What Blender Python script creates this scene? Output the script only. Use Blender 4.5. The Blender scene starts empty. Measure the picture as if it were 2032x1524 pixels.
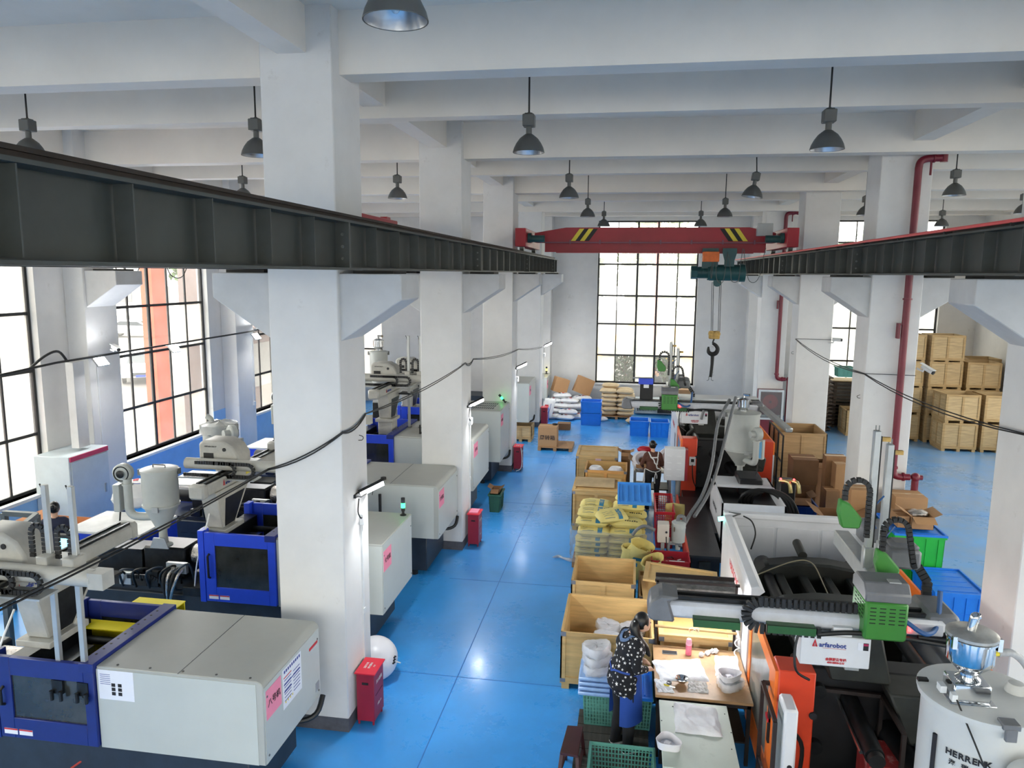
import bpy, bmesh, math, random
from mathutils import Vector, Matrix, Quaternion
random.seed(7)
S = bpy.context.scene
COL = S.collection
PI = math.pi
# ---------------------------------------------------------------- camera
FPX = 1482.873
RX = Vector((0.98710585, 0.15985234, 0.00832297))
UX = Vector((-0.03160114, 0.14364017, 0.98912531))
FX = Vector((-0.15691848, 0.97663439, -0.14683957))
CAM = Vector((0, 0, 5.42012))
cd = bpy.data.cameras.new('camera'); cam = bpy.data.objects.new('camera', cd); COL.objects.link(cam)
cd.sensor_width = 36; cd.lens = 36 * FPX / 2032; cd.clip_end = 400; cd.clip_start = .05
mw = Matrix.Identity(4)
for i in range(3):
    mw[i][0] = RX[i]; mw[i][1] = UX[i]; mw[i][2] = -FX[i]; mw[i][3] = CAM[i]
cam.matrix_world = mw
S.camera = cam
def P(px, py, ax, val):
    """the point of the building that the photograph shows at px, py, on the plane ax = val"""
    d = RX * ((px - 1016) / FPX) - UX * ((py - 762) / FPX) + FX
    k = 'xyz'.index(ax)
    return CAM + d * ((val - CAM[k]) / d[k])
# ---------------------------------------------------------------- world, sun, exposure
W = bpy.data.worlds.new('sky'); S.world = W; W.use_nodes = True
wn = W.node_tree.nodes; wl = W.node_tree.links
bgn = wn['Background']
tc = wn.new('ShaderNodeTexCoord'); sx = wn.new('ShaderNodeSeparateXYZ'); cr = wn.new('ShaderNodeValToRGB')
wl.new(tc.outputs['Generated'], sx.inputs[0]); wl.new(sx.outputs['Z'], cr.inputs[0]); wl.new(cr.outputs[0], bgn.inputs[0])
cr.color_ramp.elements[0].position = 0.0; cr.color_ramp.elements[0].color = (1.0, .93, .85, 1)
cr.color_ramp.elements[1].position = 0.8; cr.color_ramp.elements[1].color = (.98, .945, .89, 1)
bgn.inputs[1].default_value = 2.75
def portal(x, y, z, sx_, sy_, rot):
    l = bpy.data.lights.new('daylight', 'AREA'); l.shape = 'RECTANGLE'; l.size = sx_; l.size_y = sy_
    l.cycles.is_portal = True
    o = bpy.data.objects.new('daylight', l); o.location = (x, y, z); o.rotation_euler = rot; COL.objects.link(o)
S.view_settings.view_transform = 'Standard'; S.view_settings.look = 'None'
S.view_settings.exposure = 1.72; S.view_settings.gamma = 1; S.view_settings.use_curve_mapping = False
# ---------------------------------------------------------------- materials
def lin(c):
    return tuple(((v / 255) / 12.92 if v / 255 <= .04045 else (((v / 255) + .055) / 1.055) ** 2.4) for v in c)
MATS = {}
def mat(name, rgb, rough=.5, metal=0, var=.1, scale=4, bump=0, emit=0, alpha=1, wear=None, stretch=None, coat=0, spec=None):
    if name in MATS: return MATS[name]
    m = bpy.data.materials.new(name); m.use_nodes = True
    n = m.node_tree.nodes; l = m.node_tree.links; b = n['Principled BSDF']
    c = lin(rgb)
    t = n.new('ShaderNodeTexCoord'); mp = n.new('ShaderNodeMapping'); l.new(t.outputs['Object'], mp.inputs[0])
    if stretch: mp.inputs['Scale'].default_value = stretch
    nz = n.new('ShaderNodeTexNoise'); nz.inputs['Scale'].default_value = scale; nz.inputs['Detail'].default_value = 5
    nz.inputs['Roughness'].default_value = .62
    l.new(mp.outputs[0], nz.inputs['Vector'])
    r = n.new('ShaderNodeValToRGB'); l.new(nz.outputs['Fac'], r.inputs[0])
    e = r.color_ramp.elements
    e[0].position = .3; e[0].color = tuple(max(0, v * (1 - var * 1.6)) for v in c) + (1,)
    e[1].position = .7; e[1].color = tuple(min(1, v * (1 + var * .7)) for v in c) + (1,)
    out = r.outputs[0]
    if wear:   # a second, blotchy coat: (rgb, threshold, scale)
        n2 = n.new('ShaderNodeTexNoise'); n2.inputs['Scale'].default_value = wear[2]; n2.inputs['Detail'].default_value = 8
        n2.inputs['Roughness'].default_value = .7; l.new(mp.outputs[0], n2.inputs['Vector'])
        r2 = n.new('ShaderNodeValToRGB'); l.new(n2.outputs['Fac'], r2.inputs[0])
        r2.color_ramp.elements[0].position = wear[1]; r2.color_ramp.elements[1].position = min(1, wear[1] + .12)
        r2.color_ramp.elements[0].color = (0, 0, 0, 1); r2.color_ramp.elements[1].color = (1, 1, 1, 1)
        mx = n.new('ShaderNodeMix'); mx.data_type = 'RGBA'
        l.new(r2.outputs[0], mx.inputs[0]); l.new(out, mx.inputs[6]); mx.inputs[7].default_value = lin(wear[0]) + (1,)
        out = mx.outputs[2]
    l.new(out, b.inputs['Base Color'])
    b.inputs['Roughness'].default_value = rough; b.inputs['Metallic'].default_value = metal
    if spec is not None: b.inputs['Specular IOR Level'].default_value = spec
    if coat: b.inputs['Coat Weight'].default_value = coat; b.inputs['Coat Roughness'].default_value = .15
    if alpha < 1: b.inputs['Alpha'].default_value = alpha
    if emit:
        b.inputs['Emission Color'].default_value = c + (1,); b.inputs['Emission Strength'].default_value = emit
    if bump:
        bp = n.new('ShaderNodeBump'); bp.inputs['Strength'].default_value = bump; bp.inputs['Distance'].default_value = .02
        l.new(nz.outputs['Fac'], bp.inputs['Height']); l.new(bp.outputs[0], b.inputs['Normal'])
    MATS[name] = m
    return m
def glassmat(name, rgb, trans, dust, rough=.08, dscale=2.0, tl=.5):
    """thin glass: clear, with a coat of dust that scatters (dust = share of it)"""
    if name in MATS: return MATS[name]
    m = bpy.data.materials.new(name); m.use_nodes = True
    n = m.node_tree.nodes; l = m.node_tree.links; n.clear()
    o = n.new('ShaderNodeOutputMaterial'); tr = n.new('ShaderNodeBsdfTransparent'); gl = n.new('ShaderNodeBsdfGlossy')
    df = n.new('ShaderNodeBsdfTranslucent'); dd = n.new('ShaderNodeBsdfDiffuse')
    tr.inputs[0].default_value = lin(rgb) + (1,); gl.inputs['Roughness'].default_value = rough
    df.inputs[0].default_value = lin((235, 236, 232)) + (1,); dd.inputs[0].default_value = lin((200, 200, 198)) + (1,)
    fr0 = n.new('ShaderNodeFresnel'); fr0.inputs[0].default_value = 1.45; ge = n.new('ShaderNodeNewGeometry')
    fr = n.new('ShaderNodeMath'); fr.operation = 'SUBTRACT'; fr.use_clamp = True; l.new(fr0.outputs[0], fr.inputs[0]); l.new(ge.outputs['Backfacing'], fr.inputs[1])
    m1 = n.new('ShaderNodeMixShader'); l.new(fr.outputs[0], m1.inputs[0]); l.new(tr.outputs[0], m1.inputs[1]); l.new(gl.outputs[0], m1.inputs[2])
    m0 = n.new('ShaderNodeMixShader'); m0.inputs[0].default_value = 1 - tl; l.new(df.outputs[0], m0.inputs[1]); l.new(dd.outputs[0], m0.inputs[2])
    nz = n.new('ShaderNodeTexNoise'); nz.inputs['Scale'].default_value = dscale; nz.inputs['Detail'].default_value = 6
    tcn = n.new('ShaderNodeTexCoord'); l.new(tcn.outputs['Object'], nz.inputs['Vector'])
    ma = n.new('ShaderNodeMapRange'); l.new(nz.outputs['Fac'], ma.inputs[0]); ma.inputs[1].default_value = .3; ma.inputs[2].default_value = .7
    ma.inputs[3].default_value = max(0, dust * .75); ma.inputs[4].default_value = min(1, dust * 1.2)
    m2 = n.new('ShaderNodeMixShader'); l.new(ma.outputs[0], m2.inputs[0]); l.new(m1.outputs[0], m2.inputs[1]); l.new(m0.outputs[0], m2.inputs[2])
    l.new(m2.outputs[0], o.inputs[0]); MATS[name] = m
    return m
# ---------------------------------------------------------------- mesh builder
class MB:
    def __init__(s): s.v = []; s.f = []; s.m = []; s.xf = Matrix.Identity(4); s.mi = 0
    def _add(s, vs, fs):
        b = len(s.v); s.v += [s.xf @ Vector(p) for p in vs]
        s.f += [tuple(b + i for i in q) for q in fs]; s.m += [s.mi] * len(fs)
        return s
    def box(s, x0, x1, y0, y1, z0, z1):
        return s._add([(x, y, z) for x in (x0, x1) for y in (y0, y1) for z in (z0, z1)],
                      [(0, 1, 3, 2), (4, 6, 7, 5), (0, 4, 5, 1), (2, 3, 7, 6), (0, 2, 6, 4), (1, 5, 7, 3)])
    def cbox(s, c, d):
        return s.box(c[0] - d[0] / 2, c[0] + d[0] / 2, c[1] - d[1] / 2, c[1] + d[1] / 2, c[2] - d[2] / 2, c[2] + d[2] / 2)
    def hexa(s, p8):   # 4 bottom points then 4 top points, same winding
        return s._add(p8, [(3, 2, 1, 0), (4, 5, 6, 7), (0, 1, 5, 4), (1, 2, 6, 5), (2, 3, 7, 6), (3, 0, 4, 7)])
    def bar(s, a, b, w, h=None, up=(0, 0, 1)):   # rectangular bar from a to b
        h = h or w; a = Vector(a); b = Vector(b); d = (b - a).normalized(); u = Vector(up)
        if abs(d.dot(u)) > .95: u = Vector((0, 1, 0)) if abs(d.y) < .9 else Vector((1, 0, 0))
        r = d.cross(u).normalized(); u = r.cross(d).normalized()
        q = [(-1, -1), (1, -1), (1, 1), (-1, 1)]
        vs = [p + r * (i * w / 2) + u * (j * h / 2) for p in (a, b) for i, j in q]
        return s._add(vs, [(0, 1, 2, 3), (7, 6, 5, 4), (0, 4, 5, 1), (1, 5, 6, 2), (2, 6, 7, 3), (3, 7, 4, 0)])
    def cyl(s, a, b, r, r2=None, n=16, cap=True):
        a = Vector(a); b = Vector(b); r2 = r if r2 is None else r2; d = (b - a).normalized()
        u = d.orthogonal().normalized(); w = d.cross(u)
        vs = [p + (u * math.cos(2 * PI * i / n) + w * math.sin(2 * PI * i / n)) * q for p, q in ((a, r), (b, r2)) for i in range(n)]
        fs = [(i, (i + 1) % n, n + (i + 1) % n, n + i) for i in range(n)]
        if cap: fs += [tuple(range(n))[::-1], tuple(range(n, 2 * n))]
        return s._add(vs, fs)
    def tube(s, pts, r, n=8, smooth=0, closed=False):
        pts = [Vector(p) for p in pts]
        if smooth:
            o = []; m = len(pts)
            for i in range(m if closed else m - 1):
                p0 = pts[(i - 1) % m] if closed or i else pts[0]; p1 = pts[i]; p2 = pts[(i + 1) % m]; p3 = pts[(i + 2) % m] if closed or i + 2 < m else p2
                for k in range(smooth):
                    t = k / smooth
                    o.append(.5 * ((2 * p1) + (p2 - p0) * t + (2 * p0 - 5 * p1 + 4 * p2 - p3) * t * t + (3 * p1 - p0 - 3 * p2 + p3) * t ** 3))
            if not closed: o.append(pts[-1])
            pts = o
        m = len(pts); vs = []; u = None
        if isinstance(r, (list, tuple)) and len(r) != m:
            q = len(r) - 1; r = [r[min(int(i / (m - 1) * q), q - 1)] * (1 - (i / (m - 1) * q - min(int(i / (m - 1) * q), q - 1))) + r[min(int(i / (m - 1) * q), q - 1) + 1] * (i / (m - 1) * q - min(int(i / (m - 1) * q), q - 1)) for i in range(m)]
        for i, p in enumerate(pts):
            if closed: d = (pts[(i + 1) % m] - pts[i - 1])
            else: d = pts[min(i + 1, m - 1)] - pts[max(i - 1, 0)]
            d = d.normalized() if d.length > 1e-9 else Vector((0, 0, 1))
            if u is None: u = d.orthogonal().normalized()
            u = (u - d * u.dot(d)); u = u.normalized() if u.length > 1e-6 else d.orthogonal().normalized()
            w = d.cross(u); rr = r[i] if isinstance(r, (list, tuple)) else r
            vs += [p + (u * math.cos(2 * PI * k / n) + w * math.sin(2 * PI * k / n)) * rr for k in range(n)]
        fs = []
        for i in range(m if closed else m - 1):
            j = (i + 1) % m
            fs += [(i * n + k, i * n + (k + 1) % n, j * n + (k + 1) % n, j * n + k) for k in range(n)]
        if not closed: fs += [tuple(range(n))[::-1], tuple(range((m - 1) * n, m * n))]
        return s._add(vs, fs)
    def lathe(s, prof, c=(0, 0, 0), n=24, axis='z', cap=True):
        vs = []; fs = []
        for r, z in prof:
            for k in range(n):
                a = 2 * PI * k / n; p = (r * math.cos(a), r * math.sin(a), z)
                if axis == 'x': p = (z, p[0], p[1])
                if axis == 'y': p = (p[1], z, p[0])
                vs.append((p[0] + c[0], p[1] + c[1], p[2] + c[2]))
        for i in range(len(prof) - 1):
            fs += [(i * n + k, i * n + (k + 1) % n, (i + 1) * n + (k + 1) % n, (i + 1) * n + k) for k in range(n)]
        if (prof[0][0] - prof[-1][0]) ** 2 + (prof[0][1] - prof[-1][1]) ** 2 < 4e-4: cap = False
        if cap and prof[0][0] > 1e-4: fs.append(tuple(range(n))[::-1])
        if cap and prof[-1][0] > 1e-4: fs.append(tuple(range((len(prof) - 1) * n, len(prof) * n)))
        return s._add(vs, fs)
    def ball(s, c, r, n=12, m=8):
        if not hasattr(r, '__len__'): r = (r, r, r)
        vs = [(c[0], c[1], c[2] - r[2])]
        for i in range(1, m):
            a = PI * i / m
            for k in range(n):
                b = 2 * PI * k / n
                vs.append((c[0] + r[0] * math.sin(a) * math.cos(b), c[1] + r[1] * math.sin(a) * math.sin(b), c[2] - r[2] * math.cos(a)))
        vs.append((c[0], c[1], c[2] + r[2])); t = len(vs) - 1; fs = []
        for k in range(n):
            fs.append((0, 1 + (k + 1) % n, 1 + k)); fs.append((t, t - n + k, t - n + (k + 1) % n))
        for i in range(m - 2):
            for k in range(n):
                a = 1 + i * n
                fs.append((a + k, a + (k + 1) % n, a + n + (k + 1) % n, a + n + k))
        return s._add(vs, fs)
    def prism(s, poly, axis, a, b):   # 2-D outline extruded along axis from a to b
        def p3(p, t): return (t, p[0], p[1]) if axis == 'x' else (p[0], t, p[1]) if axis == 'y' else (p[0], p[1], t)
        n = len(poly)
        return s._add([p3(p, a) for p in poly] + [p3(p, b) for p in poly],
                      [tuple(range(n))[::-1], tuple(range(n, 2 * n))] + [(i, (i + 1) % n, n + (i + 1) % n, n + i) for i in range(n)])
    def grid(s, fn, nu, nv, close=False):   # surface fn(u,v)
        vs = [fn(i / nu, j / nv) for j in range(nv + 1) for i in range(nu + 1)]
        return s._add(vs, [(j * (nu + 1) + i, j * (nu + 1) + i + 1, (j + 1) * (nu + 1) + i + 1, (j + 1) * (nu + 1) + i) for j in range(nv) for i in range(nu)])
    def build(s, name, mats, parent=None, label=None, cat=None, group=None, kind=None, smooth=35, bev=0, org=None, local=False, bseg=1):
        me = bpy.data.meshes.new(name)
        w = wloc(parent)
        if org is None:
            xs = [p.x for p in s.v]; ys = [p.y for p in s.v]; zs = [p.z for p in s.v]
            org = Vector(((min(xs) + max(xs)) / 2, (min(ys) + max(ys)) / 2, min(zs)))
        org = Vector(org)
        if local: w = Vector()
        me.from_pydata([p - org for p in s.v], [], s.f)
        if not isinstance(mats, (list, tuple)): mats = [mats]
        for m in mats: me.materials.append(m)
        if len(mats) > 1: me.polygons.foreach_set('material_index', s.m)
        bm = bmesh.new(); bm.from_mesh(me); bmesh.ops.recalc_face_normals(bm, faces=bm.faces); bm.to_mesh(me); bm.free()
        if smooth:
            me.polygons.foreach_set('use_smooth', [True] * len(me.polygons)); me.set_sharp_from_angle(angle=math.radians(smooth))
        o = bpy.data.objects.new(name, me); COL.objects.link(o)
        o.location = org - w
        if parent: o.parent = parent; o['_w'] = [*org] 
        o['_w'] = [*org]
        if bev:
            bm_ = o.modifiers.new('bevel', 'BEVEL'); bm_.width = bev; bm_.segments = bseg; bm_.limit_method = 'ANGLE'; bm_.angle_limit = .6
        if label: o['label'] = label
        if cat: o['category'] = cat
        if group: o['group'] = group
        if kind: o['kind'] = kind
        return o
def wloc(o):
    if o is None: return Vector()
    return Vector(o['_w']) if '_w' in o else Vector(o.location)
def thing(name, label, cat, loc=(0, 0, 0), group=None, kind=None):
    o = bpy.data.objects.new(name, None); o.empty_display_size = .1; COL.objects.link(o); o.location = loc; o['_w'] = [*loc]
    o['label'] = label
    if cat: o['category'] = cat
    if group: o['group'] = group
    if kind: o['kind'] = kind
    return o
def dup(root, loc, rz=0, label=None, scale=None, rot=None):
    def cp(o, par):
        c = o.copy(); COL.objects.link(c); c.parent = par
        for ch in o.children: cp(ch, c)
        return c
    r = cp(root, None); r.location = loc; r.rotation_euler = rot if rot else (0, 0, rz)
    if scale: r.scale = scale
    if label: r['label'] = label
    return r
def share(o, parent, loc, rot=(0, 0, 0), label=None, scale=None):   # a copy of one part, sharing its mesh, at world place loc
    c = o.copy(); COL.objects.link(c); c.parent = parent; c.location = Vector(loc) - wloc(parent); c.rotation_euler = rot
    c['_w'] = [*loc]
    if scale: c.scale = scale
    if label: c['label'] = label
    return c
def text(body, size, loc, right, up, m, parent, name='lettering', bold=0, align='CENTER', ext=.0008, spacing=1):
    c = bpy.data.curves.new(name, 'FONT'); c.body = body; c.size = size; c.align_x = align; c.align_y = 'CENTER'
    c.extrude = ext; c.offset = bold; c.resolution_u = 2; c.space_character = spacing
    o = bpy.data.objects.new(name, c); COL.objects.link(o)
    r = Vector(right).normalized(); u = Vector(up); u = (u - r * u.dot(r)).normalized(); n = r.cross(u)
    M = Matrix((r, u, n)).transposed().to_4x4(); M.translation = Vector(loc) + n * .003
    M.translation -= wloc(parent)
    o.parent = parent; o.matrix_local = M
    c.materials.append(m)
    return o
# ---------------------------------------------------------------- the building
XL, XR, YB, YF = -11.4, 12.5, 30.0, -7.0
ZS = 8.15
m_wall = mat('white_limewash', (218, 217, 215), .85, var=.05, scale=1.3, bump=.15, wear=((192, 189, 184), .63, 2.2))
m_ceil = mat('white_painted_concrete', (228, 222, 213), .85, var=.05, scale=.8, bump=.2)
m_frame = mat('black_steel_window_frame', (38, 38, 40), .5, var=.1)
m_sill = mat('pale_window_sill', (222, 222, 222), .7, var=.05)
m_skirt = mat('grey_skirting_paint', (92, 92, 98), .6, var=.2, scale=9)
# floor: blue epoxy, worn in lighter streaks, glossy in patches
mf = mat('blue_epoxy_floor', (62, 166, 248), .32, var=.10, scale=.9, coat=.4)
n = mf.node_tree.nodes; l = mf.node_tree.links; b = n['Principled BSDF']
nz = n.new('ShaderNodeTexNoise'); nz.inputs['Scale'].default_value = .35; nz.inputs['Detail'].default_value = 9; nz.inputs['Roughness'].default_value = .75
t = n.new('ShaderNodeTexCoord'); l.new(t.outputs['Object'], nz.inputs['Vector'])
mr = n.new('ShaderNodeMapRange'); l.new(nz.outputs['Fac'], mr.inputs[0]); mr.inputs[1].default_value = .35; mr.inputs[2].default_value = .7
mr.inputs[3].default_value = .22; mr.inputs[4].default_value = .42; l.new(mr.outputs[0], b.inputs['Roughness'])
n2 = n.new('ShaderNodeTexNoise'); n2.inputs['Scale'].default_value = 7; n2.inputs['Detail'].default_value = 4; l.new(t.outputs['Object'], n2.inputs['Vector'])
bp = n.new('ShaderNodeBump'); bp.inputs['Strength'].default_value = .12; bp.inputs['Distance'].default_value = .01
l.new(n2.outputs['Fac'], bp.inputs['Height']); l.new(bp.outputs[0], b.inputs['Normal']); l.new(bp.outputs[0], b.inputs['Coat Normal'])
# the paint is paler and scuffed grey towards the far end and in the store bay
sp = n.new('ShaderNodeSeparateXYZ'); l.new(t.outputs['Object'], sp.inputs[0])
g1 = n.new('ShaderNodeMapRange'); l.new(sp.outputs['X'], g1.inputs[0]); g1.inputs[1].default_value = 2.2; g1.inputs[2].default_value = 4.6
g2 = n.new('ShaderNodeMapRange'); l.new(sp.outputs['Y'], g2.inputs[0]); g2.inputs[1].default_value = 15; g2.inputs[2].default_value = 27; g2.inputs[4].default_value = .32
mxm = n.new('ShaderNodeMath'); mxm.operation = 'MAXIMUM'; l.new(g1.outputs[0], mxm.inputs[0]); l.new(g2.outputs[0], mxm.inputs[1])
n3 = n.new('ShaderNodeTexNoise'); n3.inputs['Scale'].default_value = 1.1; n3.inputs['Detail'].default_value = 8; n3.inputs['Roughness'].default_value = .7; l.new(t.outputs['Object'], n3.inputs['Vector'])
m3 = n.new('ShaderNodeMapRange'); l.new(n3.outputs['Fac'], m3.inputs[0]); m3.inputs[1].default_value = .3; m3.inputs[2].default_value = .7; m3.inputs[3].default_value = .35; m3.inputs[4].default_value = 1
mm = n.new('ShaderNodeMath'); mm.operation = 'MULTIPLY'; l.new(mxm.outputs[0], mm.inputs[0]); l.new(m3.outputs[0], mm.inputs[1])
old = b.inputs['Base Color'].links[0].from_socket
mx = n.new('ShaderNodeMix'); mx.data_type = 'RGBA'; l.new(mm.outputs[0], mx.inputs[0]); l.new(old, mx.inputs[6]); mx.inputs[7].default_value = lin((128, 160, 192)) + (1,)
l.new(mx.outputs[2], b.inputs['Base Color'])
def struct(name, mb, m, parent=None, **k): return mb.build(name, m, parent, kind='structure' if parent is None else None, **k)
struct('floor', MB().box(XL - .3, XR + .3, YF - .3, YB + .3, -.2, 0), mf, label='blue epoxy painted factory floor with glossy worn patches')
# thin joints in the floor paint
jm = mat('floor_joint', (40, 118, 200), .6)
fl = bpy.data.objects['floor']
for y in (4.2, 9.2, 12.4, 17.0, 21.5): MB().box(-3.1, 4.2, y, y + .012, 0, .002).build('floor_joint', jm, fl)
MB().box(-2.2, -2.188, 2, 28, 0, .002).build('floor_joint', jm, fl)
MB().box(4.3, XR, 18, 18.012, 0, .002).build('floor_joint', jm, fl)
# walls with window openings
ROWS = [1.08, 2.2, 3.45, 4.57, 5.80, 6.66, 7.48]
def wall_with_holes(name, axis, pos, th, a0, a1, holes, label):
    mb = MB(); hs = sorted(holes); cur = a0
    def bx(s0, s1, z0, z1):
        if s1 - s0 < 1e-3: return
        if axis == 'x': mb.box(min(pos, pos + th), max(pos, pos + th), s0, s1, z0, z1)
        else: mb.box(s0, s1, min(pos, pos + th), max(pos, pos + th), z0, z1)
    for h0, h1 in hs:
        bx(cur, h0, 0, ZS + .1); bx(h0, h1, 0, ROWS[0]); bx(h0, h1, ROWS[-1], ZS + .1); cur = h1
    bx(cur, a1, 0, ZS + .1)
    return struct(name, mb, m_wall, label=label)
g_clear = glassmat('clear_window_pane', (244, 247, 247), 1, .10)
g_dust = glassmat('dusty_window_pane', (238, 242, 240), 1, .24, dscale=1.2, tl=.9)
g_film = glassmat('filmed_window_pane', (232, 236, 234), 1, .36, dscale=1.5, tl=.95)
def window(n, axis, pos, s0, s1, cols, thick_at, label, pick, sgn):
    """steel window: outer frame, mullions and transoms are parts, each pane a part"""
    w = thing('window_%d' % n, label, None, (pos, (s0 + s1) / 2, ROWS[0]) if axis == 'x' else ((s0 + s1) / 2, pos, ROWS[0]), kind='structure')
    def bx(a, b_, z0, z1, d=.05):
        mb = MB()
        return mb.box(pos - d / 2, pos + d / 2, a, b_, z0, z1) if axis == 'x' else mb.box(a, b_, pos - d / 2, pos + d / 2, z0, z1)
    step = (s1 - s0) / cols
    fb = MB()
    for a, b_, z0, z1 in ((s0, s0 + .06, ROWS[0], ROWS[-1]), (s1 - .06, s1, ROWS[0], ROWS[-1])):
        q = bx(a, b_, z0, z1, .08); fb._add([tuple(v) for v in q.v], q.f)
    for z in (ROWS[0], ROWS[-1] - .06):
        q = bx(s0, s1, z, z + .06, .08); fb._add([tuple(v) for v in q.v], q.f)
    fb.build('window_frame', m_frame, w)
    for i in range(1, cols):
        t_ = .07 if i in thick_at else .035
        bx(s0 + i * step - t_ / 2, s0 + i * step + t_ / 2, ROWS[0], ROWS[-1], .06 if i in thick_at else .045).build('mullion', m_frame, w)
    for j, z in enumerate(ROWS[1:-1]):
        bx(s0 + .03, s1 - .03, z - .03, z + .03, .055).build('transom', m_frame, w)
    for i in range(cols):
        for j in range(len(ROWS) - 1):
            a = s0 + i * step + .02; z0, z1 = ROWS[j] + .02, ROWS[j + 1] - .02
            bx(a, a + step - .04, z0, z1, .008).build('pane', pick(i, j), w)
    q = MB()
    d = .30 * sgn
    if axis == 'x': q.box(min(pos - .0, pos + d), max(pos, pos + d), s0 - .05, s1 + .05, ROWS[0] - .06, ROWS[0])
    else: q.box(s0 - .05, s1 + .05, min(pos, pos + d), max(pos, pos + d), ROWS[0] - .06, ROWS[0])
    q.build('window_sill', m_sill, w)
LW = [(-4.0, -.2), (2.95, 6.75), (8.95, 12.85), (14.98, 18.8), (21.05, 25.0), (26.7, 29.0)]
wall_with_holes('wall_left', 'x', XL - .0, -.30, YF, YB, LW, 'white left wall with tall steel windows and a pale blue lower band')
EW = [(-11.28, -10.35), (-1.43, 2.44), (7.4, 11.2)]
wall_with_holes('wall_back', 'y', YB, .30, XL - .3, XR + .3, EW, 'white end wall behind the crane with one tall steel window per bay')
RW = [(-6.2, 1.1), (2.4, 7.1), (8.4, 13.2), (14.5, 19.2), (20.6, 24.4)]  # openings out of view, widened to let more daylight into the hall
wall_with_holes('wall_right', 'x', XR, .30, YF, YB, RW, 'white right wall of the storage bay with tall windows widened for daylight')
FWH = [(-10.6, -4.8), (-2.9, 3.9), (5.6, 11.6)]  # unseen openings behind the camera, added and enlarged to brighten the interior
wall_with_holes('wall_front', 'y', YF, -.30, XL - .3, XR + .3, FWH, 'white wall behind the viewpoint')
wi = 1
random.seed(3)
for s0, s1 in LW:
    window(wi, 'x', XL - .18, s0, s1, 5 if s1 - s0 > 3 else 3, (2,), 'tall steel framed window %s in the left wall' % ['at the near end', 'behind the viewpoint', 'cut by the left edge of the photo', 'with cars seen through it', 'behind the first white column', 'nearest the end wall'][wi - 1],
           lambda i, j: random.choice([g_clear, g_clear, g_dust]), 1); wi += 1
for k, (s0, s1) in enumerate(EW):
    def pk(i, j):
        if k == 1 and j == 0 and i in (1, 3): return g_clear
        return g_film if j < 4 else g_dust
    window(wi, 'y', YB + .18, s0, s1, 5 if k else 1, (2, 3), ['narrow window in the far left corner of the end wall', 'tall black framed window below and above the red crane', 'tall window in the end wall behind the stacked crates'][k], pk, -1); wi += 1
for k, (s0, s1) in enumerate(RW):
    window(wi, 'x', XR + .18, s0, s1, 5, (2,), 'tall unseen window in the right wall, widened for daylight, %s from the near end' % ['first', 'second', 'third', 'fourth', 'fifth'][k], lambda i, j: g_clear, -1); wi += 1
for k, (s0, s1) in enumerate(FWH):
    window(wi, 'y', YF - .18, s0, s1, 7, (2,), 'unseen tall window added behind the viewpoint for daylight, %s bay' % ['left', 'middle', 'right'][k], lambda i, j: g_clear, 1); wi += 1
for s0, s1 in LW: portal(XL - .27, (s0 + s1) / 2, 4.28, 6.4, s1 - s0, (0, -PI / 2, 0))
for s0, s1 in RW: portal(XR + .27, (s0 + s1) / 2, 4.28, 6.4, s1 - s0, (0, PI / 2, 0))
for s0, s1 in EW: portal((s0 + s1) / 2, YB + .27, 4.28, s1 - s0, 6.4, (-PI / 2, 0, 0))
for s0, s1 in FWH: portal((s0 + s1) / 2, YF - .27, 4.28, s1 - s0, 6.4, (PI / 2, 0, 0))
# pale blue lower band on the left wall
m_band = mat('pale_blue_wall_band', (150, 194, 236), .7, var=.06, scale=2)
tb = MB(); cur = YF
for s0, s1 in LW + [(YB, YB)]:
    tb.box(XL, XL + .012, cur, s0, .0, 1.55); 
    if s0 < YB: tb.box(XL, XL + .012, s0, s1, .0, ROWS[0] - .06)
    cur = s1
struct('trim_1', tb, m_band, label='pale blue painted lower band of the left wall')
# ceiling slab with beams
ce = struct('ceiling', MB().box(XL - .3, XR + .3, YF - .3, YB + .3, ZS, ZS + .25), m_ceil, label='white concrete ceiling slab with deep cross beams')
for y in (-4.0, 1.98, 7.98, 13.94, 19.94, 25.94): MB().box(XL, XR, y, y + .34, 7.5, ZS + .05).build('main_beam', m_ceil, ce)
for y in (-1.6, 4.4, 10.32, 16.4, 22.4, 28.2): MB().box(XL, XR, y, y + .26, 7.52, ZS + .05).build('cross_beam', m_ceil, ce)
for x in (-3.62, 4.72): MB().box(x - .16, x + .16, YF, YB, 7.68, ZS + .04).build('long_beam', m_ceil, ce)
for x in (XL + .12, XR - .12): MB().box(x - .12, x + .12, YF, YB, 7.6, ZS + .04).build('wall_beam', m_ceil, ce)
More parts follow.
